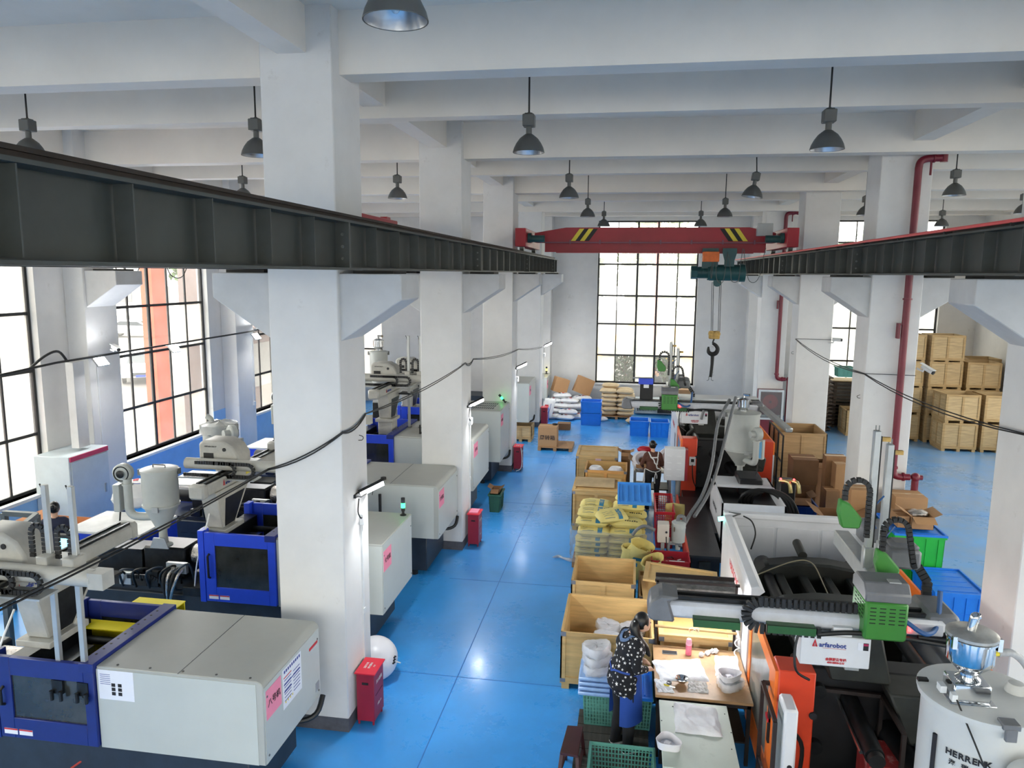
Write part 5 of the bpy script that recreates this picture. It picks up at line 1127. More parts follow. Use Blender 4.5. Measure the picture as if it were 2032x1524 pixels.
# yellow sacks on their pallet, wrapped in film low down
pallet(-.98, .38, 13.3, 14.5, 0, 'pallet under the yellow sacks', m=m_palw)
gname = 'yellow sacks stacked on the pallet beside the aisle'
names = ['bottom', 'second', 'third', 'fourth', 'fifth', 'sixth', 'top']
for row, (yy, xs) in enumerate(((13.55, (-.62, -.02)), (14.05, (-.58, .06)))):
    for col, xx in enumerate(xs):
        z = .118; n_ = 8 if row and col else 7 if row or col == 0 else 6
        for lv in range(n_):
            H = .115 if lv < 4 else .19
            put_sack('y', xx + random.uniform(-.03, .03), yy + random.uniform(-.03, .03) + (.04 * (lv - 3) if lv > 3 else 0), z, (PI if (col and lv % 2 and lv > 3) else 0) + random.uniform(-.06, .06), '%s yellow sack of the %s column, %s row of the pile' % ((names + ['uppermost'])[lv], ['aisle-side', 'inner'][col], ['front', 'back'][row]), gname, H=H, seed=lv % 2, tilt=(random.uniform(.0, .07) if lv > 3 else 0, 0))
            z += H * (.96 if lv < 4 else .82)
put_sack('y', -.30, 13.62, .86, .5, 'yellow sack lying askew across the middle of the pile', gname, H=.19, seed=1, tilt=(.25, 0))
q = MB()   # film round the lower half
rnd = random.Random(4)
pts = [(-1.0, 13.30), (.36, 13.32), (.50, 13.5), (.50, 14.3), (.36, 14.4), (-.9, 14.4), (-1.02, 14.2), (-1.03, 13.5)]
def film(u, v):
    n_ = len(pts); k = u * n_; i = int(k) % n_; j = (i + 1) % n_; f = k - int(k)
    x = pts[i][0] * (1 - f) + pts[j][0] * f; y = pts[i][1] * (1 - f) + pts[j][1] * f
    return (x + rnd.uniform(-.02, .012), y + rnd.uniform(-.02, .01), .1 + v * .62 + .02 * math.sin(9 * u * 6))
q.grid(film, 48, 9); q.build('stretch_film', m_film, None, label='crinkled clear stretch film around the lower yellow sacks', cat='film', smooth=60)
t = thing('open_sack', 'opened yellow sack tipped over at the front of the yellow pile, hose in its mouth', 'sack', (.2, 12.95, .45))
q = MB(); q.lathe([(.12, -.28), (.17, -.24), (.19, 0), (.18, .2), (.20, .30), (.19, .30), (.15, .1), (.001, .1)], (0, 0, 0), n=14); q.v = [Vector((p.x * 1.15, p.y * .75, p.z)) + Vector((rnd.uniform(-.015, .015), rnd.uniform(-.015, .015), rnd.uniform(-.02, .02))) for p in q.v]
ob = q.build('sack_body', m_sy, t, local=True, org=(0, 0, 0), smooth=50); q = MB().box(-.12, .12, -.149, -.145, .02, .09); q.build('blue_print', m_sblu, t, local=True, org=(0, 0, 0)); t.rotation_euler = (.5, .25, .3)
t = dup(t, (.05, 12.98, .12), 0, 'opened yellow sack standing on the floor below the tipped one', rot=(.05, .1, -.2)); t.location = (.12, 12.95, .30)
t2 = dup(t, (.50, 12.45, .34), 0, 'gaping half empty yellow and blue sack between the toolbox and the crate lid', rot=(.1, -.3, .8))
MB().tube([P(1255, 1062, 'y', 13.0), P(1265, 1050, 'y', 13.0), P(1280, 1044, 'y', 13.0), P(1300, 1052, 'y', 12.95)], .03, n=10, smooth=5).build('suction_hose', MATS['grey_ribbed_hose'], None, label='short grey hose from the tipped yellow sack to the vacuum unit', cat='hose')
# trailing film on the floor
q = MB(); pp = [P(a, b, 'z', .02) for a, b in ((1096, 1108), (1106, 1104), (1118, 1108), (1130, 1112), (1140, 1112))]
q.tube([p + Vector((rnd.uniform(-.02, .02), 0, rnd.uniform(0, .03))) for p in pp], [.01, .03, .02, .035, .03], n=7, smooth=3); q.build('film_tail', mat('crumpled_clear_film', (220, 222, 224), .2, bump=.8, scale=20, alpha=.6), None, label='twisted tail of clear film on the blue floor by the yellow sacks', cat='film')
# blue lid on the sacks
def bin_lid(x, y, z, L, Wd, label, m, rot=(0, 0, 0), n=5):
    t = thing('bin_lid', label, 'lid', (x, y, z))
    def B(mb, name): return mb.build(name, m, t, local=True, org=(0, 0, 0))
    B(MB().box(-L / 2 + .02, L / 2 - .02, -Wd / 2 + .02, Wd / 2 - .02, 0, .01), 'lid_panel')
    q = MB(); 
    for a in ((-L / 2, L / 2, -Wd / 2, -Wd / 2 + .03), (-L / 2, L / 2, Wd / 2 - .03, Wd / 2), (-L / 2, -L / 2 + .03, -Wd / 2 + .03, Wd / 2 - .03), (L / 2 - .03, L / 2, -Wd / 2 + .03, Wd / 2 - .03)): q.box(a[0], a[1], a[2], a[3], -.01, .028)
    B(q, 'lid_rim')
    for k in range(n):
        xx = -L / 2 + L * (k + .7) / (n + .4); B(MB().box(xx - .024, xx - .010, -Wd * .38, Wd * .38, .01, .030), 'lid_rib')
        for dx in (.005, .02, .035): B(MB().box(xx + dx, xx + dx + .006, -Wd * .38, Wd * .38, .01, .014), 'lid_groove')
    t.rotation_euler = rot; return t
m_bpl = mat('bright_blue_plastic', (30, 128, 232), .38, var=.05, scale=3); m_bpl2 = mat('sky_blue_plastic', (74, 150, 228), .4, var=.05); m_gpl = mat('bright_green_plastic', (34, 186, 62), .4, var=.05); m_tpl = mat('teal_green_plastic', (96, 160, 146), .45, var=.08)
bin_lid(.13, 13.7, 1.36, .62, .60, 'ribbed blue plastic lid lying tilted on top of the yellow sacks', m_bpl2, (.42, 0, .03))
# ---------------------------------------------------------------- plastic bins
def plain_bin(x0, x1, y0, y1, z0, h, m, label, solid=True, lid=None, ribs=4, rz=0, group=None, taper=.02, lattice=False):
    t = thing('plastic_bin', label, 'bin', ((x0 + x1) / 2, (y0 + y1) / 2, z0), group)
    X, Y = (x1 - x0) / 2, (y1 - y0) / 2; tp = taper
    def B(mb, name, mm=None, **k): return mb.build(name, mm or m, t, local=True, org=(0, 0, 0), **k)
    def wallq(a, b_):   # a,b: top corner pairs
        (ax, ay), (bx_, by) = a, b_; n_ = Vector((by - ay, -(bx_ - ax), 0)).normalized() * .012
        f = (X - tp) / X; g = (Y - tp) / Y
        q = MB()
        if not lattice:
            q.hexa([(ax * f, ay * g, 0), (bx_ * f, by * g, 0), (bx_ * f - n_.x, by * g - n_.y, 0), (ax * f - n_.x, ay * g - n_.y, 0), (ax, ay, h), (bx_, by, h), (bx_ - n_.x, by - n_.y, h), (ax - n_.x, ay - n_.y, h)])
            B(q, 'side_wall')
            for k in range(ribs):
                s_ = (k + .5) / ribs; px, py = ax + (bx_ - ax) * s_, ay + (by - ay) * s_
                B(MB().bar((px * f, py * g, .01), (px + n_.x * .2, py + n_.y * .2, h - .01), .012, .022, up=tuple(n_)), 'rib')
            B(MB().bar((ax * (1 + f) / 2, ay * (1 + g) / 2, h * .5), (bx_ * (1 + f) / 2, by * (1 + g) / 2, h * .5), .018, .012), 'rib')
        else:
            n1 = max(6, int((Vector((bx_ - ax, by - ay))).length / .035)); n2 = max(4, int(h / .045))
            for k in range(n1 + 1):
                s_ = k / n1; px, py = ax + (bx_ - ax) * s_, ay + (by - ay) * s_
                q.bar((px * f, py * g, 0), (px, py, h), .013, .008, up=tuple(n_))
            for k in range(n2 + 1):
                s_ = k / n2; ff = f + (1 - f) * s_; gg = g + (1 - g) * s_; q.bar((ax * ff, ay * gg, h * s_), (bx_ * ff, by * gg, h * s_), .012, .02 if k in (0, n2) else .01)
            B(q, 'lattice_wall')
    C4 = [(-X, -Y), (X, -Y), (X, Y), (-X, Y)]
    for i in range(4): wallq(C4[i], C4[(i + 1) % 4])
    B(MB().box(-X + tp, X - tp, -Y + tp, Y - tp, 0, .015), 'base')
    q = MB(); r = .022
    for a in ((-X - r, X + r, -Y - r, -Y), (-X - r, X + r, Y, Y + r), (-X - r, -X, -Y, Y), (X, X + r, -Y, Y)): q.box(a[0], a[1], a[2], a[3], h - .035, h)
    B(q, 'rim')
    if lid:
        B(MB().box(-X - .03, X + .03, -Y - .03, Y + .03, h, h + .012), 'lid', lid)
        q = MB()
        for a in ((-X - .03, X + .03, -Y - .03, -Y), (-X - .03, X + .03, Y, Y + .03), (-X - .03, -X, -Y, Y), (X, X + .03, -Y, Y)): q.box(a[0], a[1], a[2], a[3], h + .012, h + .035)
        B(q, 'lid_rim', lid)
        for k in range(5):
            yy = -Y * .8 + k * Y * .4; B(MB().box(-X * .8, X * .8, yy, yy + .03, h + .012, h + .02), 'lid_rib', lid)
    t.rotation_euler = (0, 0, rz); return t
g2 = 'blue plastic bins on the floor by the end window'
plain_bin(-1.75, -1.03, 26.6, 27.2, 0, .43, m_bpl, 'lower blue plastic bin of the pair beside the beige sacks', group=g2); plain_bin(-1.75, -1.03, 26.6, 27.2, .44, .43, m_bpl, 'upper blue plastic bin of the pair beside the beige sacks', group=g2)
plain_bin(.02, .64, 25.1, 25.8, 0, .52, m_bpl, 'open blue plastic bin on the floor, left of two', group=g2); plain_bin(.70, 1.3, 25.0, 25.7, 0, .52, m_bpl, 'open blue plastic bin on the floor, right of two next to the orange machine', group=g2)
plain_bin(4.72, 5.42, 11.75, 12.75, 0, .62, m_bpl, 'big blue bin with a blue lid, lowest of the pair right of the near robot', lid=m_bpl)
plain_bin(4.45, 5.22, 12.85, 13.9, 0, 1.15, m_gpl, 'tall bright green bin under a blue lid beside the cartons', lid=m_bpl)
plain_bin(3.35, 3.95, 15.9, 16.6, 0, .62, mat('deep_blue_plastic', (12, 62, 150), .4), 'deep blue bin among the cartons left of the second right column')
plain_bin(3.6, 4.05, 14.6, 15.1, 0, .30, m_gpl, 'small green bin half hidden behind the white machine wall')
plain_bin(-.44, .36, 8.28, 8.98, .09, .42, m_tpl, 'teal lattice basket behind the star-print worker, under the blue bundle', lattice=True)
plain_bin(-.30, .36, 7.02, 7.5, .09, .30, m_tpl, 'teal lattice basket at the bottom edge below the star-print worker', lattice=True)
plain_bin(7.0, 7.55, 26.9, 27.4, 1.98, .34, m_tpl, 'green basket with white things on the dark pallets, seen between columns', lattice=False)
t = plain_bin(.58, .93, 14.6, 15.9, 0, .75, m_redpl, 'red lattice bin between the yellow sacks and the orange machine', lattice=True); 
# light blue flattened bins in film on the teal basket
t = thing('blue_lid_bundle', 'light blue lids wrapped in film on the teal basket, left of the star-print worker', 'bundle', (-.15, 8.55, .52))
for k in range(4): MB().box(-.50, .10, 8.18 + .02 * k, 8.72, .515 + k * .05, .555 + k * .05).build('wrapped_lid', mat('film_covered_blue', (150, 184, 230), .25, var=.1, scale=9, bump=.3), t, bev=.012)
bin_lid(.24, 8.5, .523, .26, .62, 'bright blue ribbed lid beside the worktable', m_bpl, (0, 0, 0), n=2)
# ---------------------------------------------------------------- white moulded tubs
m_tub = mat('milky_white_plastic', (224, 222, 226), .35, var=.02); m_bag = mat('clear_poly_bag', (232, 234, 236), .15, var=.06, scale=12, bump=.6, alpha=.45)
def tub(x, y, z, r, h, label, rz=0, bagged=False, rot=None, group=None, box=True):
    t = thing('white_tub', label, 'tub', (x, y, z), group)
    def R(a, k=1): return r * k * (1 + .13 * math.cos(3 * a))
    prof = [(.80, 0), (.86, 0), (.93, h * .5), (1.0, h), (.95, h), (.89, h * .5), (.82, .012), (.0, .012)]
    n = 36; q = MB(); vs = [(R(2 * PI * k / n, s_) * math.cos(2 * PI * k / n), R(2 * PI * k / n, s_) * math.sin(2 * PI * k / n) * .86, zz) for s_, zz in prof for k in range(n)]
    q._add(vs, [(i * n + k, i * n + (k + 1) % n, (i + 1) * n + (k + 1) % n, (i + 1) * n + k) for i in range(len(prof) - 1) for k in range(n)]); q._add([(R(2 * PI * k / n, .8) * math.cos(2 * PI * k / n), R(2 * PI * k / n, .8) * math.sin(2 * PI * k / n) * .86, 0) for k in range(n)], [tuple(range(n))])
    q.build('tub_shell', m_tub, t, local=True, org=(0, 0, 0))
    if box: MB().box(-r * .3, r * .22, -r * .28, r * .2, .012, h * .6).build('inner_box', m_tub, t, local=True, org=(0, 0, 0), bev=.006)
    if bagged:
        rr = random.Random(int(x * 1000)); q = MB()
        def g(u, v):
            a = u * 2 * PI; s_ = [1.06, 1.13, 1.14, 1.05, .5, 0.0][int(round(v * 5))]; zz = [-.004, h * .3, h * .9, h * 1.12, h * 1.05, h * 1.0][int(round(v * 5))]
            return (R(a, s_) * math.cos(a) + rr.uniform(-.008, .008), R(a, s_) * math.sin(a) * .86 + rr.uniform(-.008, .008), zz + rr.uniform(-.006, .012))
        q.grid(g, 30, 5); q.build('poly_bag', m_bag, t, local=True, org=(0, 0, 0), smooth=50)
    t.rotation_euler = rot or (0, 0, rz); return t
gt = 'white tubs in clear bags'
for k, (px, py, z) in enumerate(((1178, 1340, .72), (1178, 1322, .83), (1180, 1300, .94))):
    p = P(px, py, 'y', 8.38); tub(-.30, 8.40, .715 + k * .115, .155, .10, '%s of the three bagged white tubs stacked on the blue bundle' % ['lowest', 'middle', 'topmost'][k], rz=.4 * k, bagged=True, group=gt)
for k, (x, y, z, n_) in enumerate(((-.22, 9.6, .34, 'left front'), (.14, 9.6, .34, 'right front'), (-.22, 9.95, .34, 'left back'), (.14, 9.95, .34, 'right back'))):
    for j in range(2): tub(x, y, z + j * .125, .16, .11, '%s bagged tub inside the open crate, %s of its pair' % (n_, ['lower', 'upper'][j]), rz=k + j * .3, bagged=True, group=gt, rot=None)
tub(-.5, 9.85, .13, .17, .11, 'white tub at the left bottom of the open crate', group=gt, bagged=True); tub(-.55, 9.5, .13, .15, .11, 'white tub leaning low in the left front corner of the open crate', group=gt)
for x, y, n_ in ((-.22, 9.6, 'left front'), (.14, 9.6, 'right front'), (-.22, 9.95, 'left back'), (.14, 9.95, 'right back')): tub(x, y, .13, .16, .20, 'lowest white tub under the %s bagged pair in the open crate' % n_, group=gt, box=False)
# white curved covers in the honey crate
for k, (xx, lab) in enumerate(((-.74, 'white curved cover with a dark arch, left in the honey crate'), (-.28, 'stack of white curved covers, right in the honey crate'))):
    t = thing('curved_cover', lab, 'cover', (xx, 17.0, .72))
    for j in range(2 if k else 1):
        q = MB(); q.lathe([(.0, .22 - .05 * j), (.12, .20 - .05 * j), (.185, .12 - .05 * j), (.21, .0), (.20, .0), (.17, .11 - .05 * j), (.11, .18 - .05 * j), (0, .2 - .05 * j)], (xx, 17.0 - .06 * j, .80), n=24); q.build('cover_shell', m_tub, t)
    if k == 0: MB().cyl((xx, 16.79, .80), (xx, 16.78, .80), .07, n=16).build('dark_arch', m_cardd, t)
    MB().box(xx - .2, xx + .2, 16.8, 17.2, .12, .80).build('stand_block', m_card, t)
# ---------------------------------------------------------------- worktables
m_top = mat('worn_brown_tabletop', (178, 140, 98), .5, var=.2, scale=3, wear=((84, 48, 34), .62, 2.5)); m_pale = mat('pale_green_tabletop', (190, 200, 188), .5, var=.05, scale=2, wear=((170, 180, 168), .6, 2)); m_dframe = mat('dark_iron_frame', (38, 33, 31), .55, var=.2, metal=.3)
def table(x0, x1, y0, y1, z, label, top, th=.035):
    t = thing('worktable', label, 'table', ((x0 + x1) / 2, (y0 + y1) / 2, 0))
    MB().box(x0, x1, y0, y1, z - th, z).build('tabletop', top, t, bev=.004)
    MB().box(x0 + .02, x1 - .02, y0 + .02, y0 + .05, z - th - .05, z - th).build('apron', m_dframe, t); MB().box(x0 + .02, x1 - .02, y1 - .05, y1 - .02, z - th - .05, z - th).build('apron', m_dframe, t)
    for xx in (x0 + .02, x1 - .06):
        MB().box(xx, xx + .04, y0 + .05, y1 - .05, z - th - .05, z - th).build('apron', m_dframe, t)
        for yy in (y0 + .02, y1 - .06): MB().box(xx, xx + .04, yy, yy + .04, 0, z - th).build('leg', m_dframe, t)
    MB().box(x0 + .04, x1 - .04, y0 + .1, y1 - .1, .22, .24).build('lower_shelf', m_dframe, t)
    return t
T1 = table(.38, 1.44, 7.92, 9.08, .77, 'worktable with a worn brown top, white sheets and tubs on it', m_top)
for xx in (.40, 1.36): MB().box(xx, xx + .03, 9.1, 9.13, 0, 1.62).build('rack_upright', m_brown, T1)
MB().box(.38, 1.41, 9.1, 9.13, 1.6, 1.63).build('rack_top_rail', m_brown, T1); MB().box(.40, 1.39, 9.12, 9.46, 1.50, 1.53).build('rack_tray', mat('dusty_grey_tray', (128, 126, 122), .7, var=.35, scale=14), T1)
MB().box(.40, 1.39, 9.44, 9.46, 1.5, 1.58).build('tray_lip', m_brown, T1)
MB().cyl((.40, 9.09, 1.02), (1.40, 9.09, 1.0), .018, n=10).build('cross_rod', mat('brass_coloured_rod', (196, 164, 116), .35, metal=.4), T1)
q = MB().tube([(.88 + .06 * math.cos(a * .9), 9.07, 1.01 + .03 * math.sin(a * 1.7)) for a in range(9)], .006, n=6, smooth=4); q.build('string_knot', mat('cream_string', (236, 228, 200), .8), T1)
MB().tube([(.88, 9.06, 1.03), (.875, 9.06, 1.16)], .006, n=6).build('string', MATS['cream_string'], T1)
q = MB().tube([(1.40 + .03 * math.cos(a), 9.0 + .03 * math.sin(a), .98 - .02 * a) for a in range(12)], .008, n=6, smooth=3); q.build('hanging_cord', m_whitepl, T1)
# strip lamp fixed under the rack tray
lt = MB().box(.55, 1.25, 9.14, 9.20, 1.455, 1.495).build('strip_lamp', mat('lit_strip_lamp', (250, 252, 255), .4, emit=36), T1)
T2 = table(.42, 1.15, 6.72, 7.88, .74, 'lower worktable with a pale green top at the bottom of the photo', m_pale)
for px, py in ((1335, 1402), (1438, 1417), (1313, 1430), (1451, 1454), (1311, 1484), (1452, 1487)):
    p = P(px, py, 'z', .741)
    if .42 < p.x < 1.15 and 6.72 < p.y < 7.88: MB().cyl(p, p + Vector((0, 0, .002)), .007, n=8).build('screw', m_ink, T2)
m_cloth = mat('white_cotton_cloth', (234, 235, 238), .85, var=.02, bump=.5, scale=14)
def cloth(pts, z, h, label, seed, name='white_cloth', cat='cloth', m=None, amp=.012, pat=None):
    """folded or rumpled cloth over the quad pts"""
    r_ = random.Random(seed); ph = [r_.uniform(0, 6) for _ in range(6)]; p0, p1, p2, p3 = [Vector((a, b, 0)) for a, b in pts]
    def f(u, v):
        p = p0.lerp(p1, u).lerp(p3.lerp(p2, u), v); e = min(1, 9 * min(u, 1 - u, v, 1 - v) + .0) ** .5
        w = amp * (math.sin(13 * u + ph[0] + 6 * v) + math.sin(17 * v + ph[1] - 5 * u) + .6 * math.sin(31 * u + 23 * v + ph[2])) * .5
        if pat: w += pat(u, v)
        j = .004 * math.sin(15 * (u + v) + ph[3]) * (1 - e)
        return (p.x + j, p.y + j, z + h * e + w * e)
    q = MB(); q.grid(f, 34, 28); q.grid(lambda u, v: (lambda a: (a[0], a[1], z + .001))(f(u, v)), 34, 28)
    return q.build(name, m or m_cloth, None, label=label, cat=cat, smooth=70)
cloth([tuple(P(a, b, 'z', .80)[:2]) for a, b in ((1312, 1347), (1408, 1348), (1388, 1304), (1294, 1307))], .772, .03, 'large rumpled white sheet on the brown worktable', 3)
cloth([tuple(P(a, b, 'z', .80)[:2]) for a, b in ((1420, 1336), (1470, 1344), (1464, 1300), (1418, 1297))], .772, .03, 'smaller white sheet at the right end of the brown worktable', 9)
def heart(u, v):
    a = (u - .55) / .33; b = (v - .45) / .3; d = a * a + b * b + .5 * a * b
    return .014 * math.exp(-((d - 1) ** 2) * 9)
cloth([tuple(P(a, b, 'z', .78)[:2]) for a, b in ((1340, 1446), (1435, 1457), (1422, 1400), (1337, 1388))], .742, .035, 'folded white cushion cloth with an oval ridge on the pale green table', 5, pat=heart)
cloth([tuple(P(a, b, 'z', .78)[:2]) for a, b in ((1364, 1372), (1407, 1376), (1402, 1352), (1366, 1350))], .772, .012, 'crinkled clear plastic sheet beside the steel bowl', 6, name='plastic_sheet', cat='plastic sheet', m=mat('crinkled_clear_sheet', (216, 214, 208), .18, bump=1, scale=26, alpha=.6))
cloth([tuple(P(a, b, 'z', .78)[:2]) for a, b in ((1306, 1372), (1338, 1374), (1330, 1350), (1298, 1346))], .772, .012, 'white wrapping under the small tools, front left of the brown table', 8, name='wrapping', cat='wrapping')
p = P(1353, 1352, 'z', .80); t = thing('steel_bowl', 'small shiny steel bowl on the brown worktable', 'bowl', (p.x, p.y, .785))
MB().lathe([(.03, .786), (.055, .80), (.075, .835), (.080, .838), (.078, .842), (.072, .838), (.05, .80), (.0, .792)], (p.x, p.y, 0), n=28).build('bowl', m_chrome, t)
p = P(1327, 1362, 'z', .79); t = thing('hand_tools', 'yellow handled snips beside the steel bowl', 'tool', (p.x, p.y, .785))
MB().tube([(p.x - .05, p.y + .03, .792), (p.x - .02, p.y + .01, .795), (p.x + .01, p.y, .795)], .009, n=8, smooth=3).build('yellow_handle', m_yel, t); MB().bar((p.x + .01, p.y, .792), (p.x + .07, p.y - .02, .792), .012, .006).build('blade', m_steel, t)
p = P(1328, 1356, 'z', .79); MB().lathe([(.026, .786), (.03, .80), (.028, .81), (.02, .80), (.0, .795)], (p.x, p.y, 0), n=16).build('tape_roll', m_zinc, None, label='small metal ring lying next to the yellow handled snips', cat='ring')
a, b_ = P(1314, 1297, 'z', .775), P(1344, 1298, 'z', .775); t = thing('mobile_phone', 'black mobile phone lying on the brown worktable', 'phone', ((a.x + b_.x) / 2, a.y + .02, .772))
MB().box(a.x, b_.x, a.y, a.y + .085, .772, .780).build('phone_body', m_alu, t, bev=.003); MB().box(a.x + .004, b_.x - .004, a.y + .004, a.y + .081, .780, .781).build('screen', m_ink, t)
p = P(1366, 1299, 'z', .772); t = thing('water_bottle', 'pink water bottle standing on the brown worktable', 'bottle', (p.x, p.y, .771))
m_pkb = mat('translucent_pink', (232, 120, 150), .25, var=.04); m_pkc = mat('pale_pink_cap', (236, 168, 190), .4)
MB().lathe([(.032, .772), (.036, .778), (.036, .90), (.035, .905)], (p.x, p.y, 0), n=24).build('bottle_body', m_pkb, t); MB().lathe([(.037, .905), (.037, .925), (.033, .93), (.033, .965), (.026, .98), (.0, .985)], (p.x, p.y, 0), n=24).build('cap', m_pkc, t); text('Heybo', .02, (p.x, p.y - .0375, .915), (1, 0, 0), (0, 0, 1), m_white, t)
for k, (px, py) in enumerate(((1392, 1300), (1404, 1297), (1413, 1294), (1420, 1293))):
    p = P(px, py, 'z', .79); q = MB().ball((p.x, p.y, .80), (.035, .026, .026), 10, 7); q.v = [v + Vector((rnd.uniform(-.01, .01),) * 3) for v in q.v]; q.build('crumpled_tissue', m_cloth, None, label='crumpled white tissue on the brown worktable, %s of four' % ['leftmost', 'second', 'third', 'rightmost'][k], cat='tissue', group='crumpled tissues on the brown worktable')
p = P(1448, 1362, 'z', .78); tub(p.x, p.y, .772, .135, .08, 'lower white tub in plastic at the right of the brown table', rz=.3, bagged=True, group=gt); tub(p.x - .01, p.y + .02, .858, .13, .08, 'upper white tub stacked at the right of the brown table', rz=.3)
p = P(1326, 1480, 'z', .75); tub(p.x, p.y, .742, .125, .085, 'single white tub standing on the pale green table', rz=-.5)
# brown step stool bottom left of the table area
t = thing('step_stool', 'dark red-brown wooden step stool at the bottom edge of the aisle', 'stool', (-.52, 7.35, 0))
c = [P(a, b, 'z', .46) for a, b in ((1111, 1493), (1147, 1499), (1157, 1441), (1126, 1439))]; m_stool = mat('dark_mahogany_paint', (66, 30, 30), .45, var=.15, scale=5)
q = MB(); q.hexa([(p.x, p.y, .43) for p in c] + [(p.x, p.y, .46) for p in c]); q.build('seat', m_stool, t, bev=.004)
for i, p in enumerate(c):
    m_ = sum((Vector(v) for v in c), Vector()) / 4; d = (p - m_); MB().bar((p.x - d.x * .15, p.y - d.y * .15, .43), (p.x + d.x * .25, p.y + d.y * .25, 0), .035, .035).build('leg', m_stool, t)
MB().bar((c[0].x, c[0].y + .05, .2), (c[3].x, c[3].y - .05, .2), .03).build('rung', m_stool, t); MB().bar((c[1].x, c[1].y + .05, .2), (c[2].x, c[2].y - .05, .2), .03).build('rung', m_stool, t)
# ---------------------------------------------------------------- toolbox and vacuum unit
t = thing('tool_trolley', 'crimson tool tray full of small tools beside the orange strip', 'trolley', (.95, 12.4, .0))
a, b_ = P(1292, 1104, 'z', .62), P(1370, 1112, 'z', .62)
X0, X1, Y0, Y1 = a.x, b_.x, a.y - .18, a.y + .32
MB().box(X0, X1, Y0, Y1, .50, .515).build('tray_floor', m_red, t)
for q in (MB().box(X0, X1, Y0, Y0 + .015, .5, .62), MB().box(X0, X1, Y1 - .015, Y1, .5, .62), MB().box(X0, X0 + .015, Y0, Y1, .5, .62), MB().box(X1 - .015, X1, Y0, Y1, .5, .62)): q.build('tray_wall', m_red, t)
for xx in (X0 + .02, X1 - .05):
    for yy in (Y0 + .02, Y1 - .05): MB().box(xx, xx + .03, yy, yy + .03, 0, .5).build('leg', m_red, t)
MB().box(X0, X1, Y0, Y1, .15, .17).build('lower_shelf', m_red, t)
for k in range(12):
    x, y = rnd.uniform(X0 + .08, X1 - .1), rnd.uniform(Y0 + .07, Y1 - .08); MB().bar((x, y, .53), (x + rnd.uniform(-.08, .1), y + rnd.uniform(-.04, .04), .545), .02, .016).build('hand_tool', random.choice([m_steel, m_dark, m_whitepl, m_rim]), t)
MB().box(X0 + .3, X1 - .1, Y0 + .04, Y0 + .07, .60, .612).build('ruler', m_white, t)
t = thing('vacuum_unit', 'grey vacuum cylinder with a clear lower bowl and cream motor box beside the toolbox', 'vacuum loader', (.95, 13.2, 0))
p = P(1345, 1080, 'y', 13.2); zt = P(1345, 1036, 'y', 13.2).z
MB().lathe([(.0, p.z - .12), (.04, p.z - .1), (.05, p.z), (.12, p.z + .06), (.125, zt - .1), (.13, zt - .1), (.13, zt - .08), (.125, zt - .07), (.125, zt), (.10, zt + .02), (0, zt + .03)], (p.x, 13.2, 0), n=24).build('cylinder', m_lgrey, t)
MB().tube([(p.x - .02, 13.2, zt), (p.x + .0, 13.2, zt + .1), (p.x + .08, 13.2, zt + .1), (p.x + .1, 13.2, zt)], .035, n=10, smooth=4).build('elbow', MATS['grey_ribbed_hose'], t)
MB().cbox((p.x - .08, 13.08, zt - .1), (.02, .02, .08)).build('latch', m_steel, t); MB().box(p.x - .18, p.x - .14, 13.18, 13.22, 0, zt - .3).build('stand_post', m_alu, t); MB().box(p.x - .15, p.x - .05, 13.16, 13.24, zt - .42, zt - .38).build('bracket', m_alu, t)
p2 = P(1316, 1055, 'y', 13.1); MB().cbox(p2, (.20, .22, .34)).build('motor_box', mat('cream_enclosure', (206, 196, 184), .5, var=.05), t, bev=.01); MB().cyl((p2.x + .05, 12.989, p2.z + .03), (p2.x + .05, 12.98, p2.z + .03), .02, n=12).build('button', m_ink, t)
MB().tube([(p2.x + .05, 12.98, p2.z - .05), (p2.x + .06, 12.95, p2.z - .2), (p2.x + .1, 12.97, p2.z - .5)], .01, n=6, smooth=3).build('power_cable', m_cable, t); MB().box(p2.x - .03, p2.x + .03, 13.08, 13.14, 0, p2.z - .17).build('stand_post', m_alu, t)
put_sack('y', 1.0, 14.55, .12, 1.5, 'single yellow sack standing on end against the orange machine', 'yellow sacks stacked on the pallet beside the aisle', tilt=(0, 1.35), seed=1).location = (.98, 15.2, .45)
t = thing('grey_bench', 'low grey metal bench behind the red lattice bin', 'bench', (1.0, 15.6, 0)); MB().box(.97, 1.2, 15.35, 16.4, .1, .13).build('bench_top', m_gun, t)
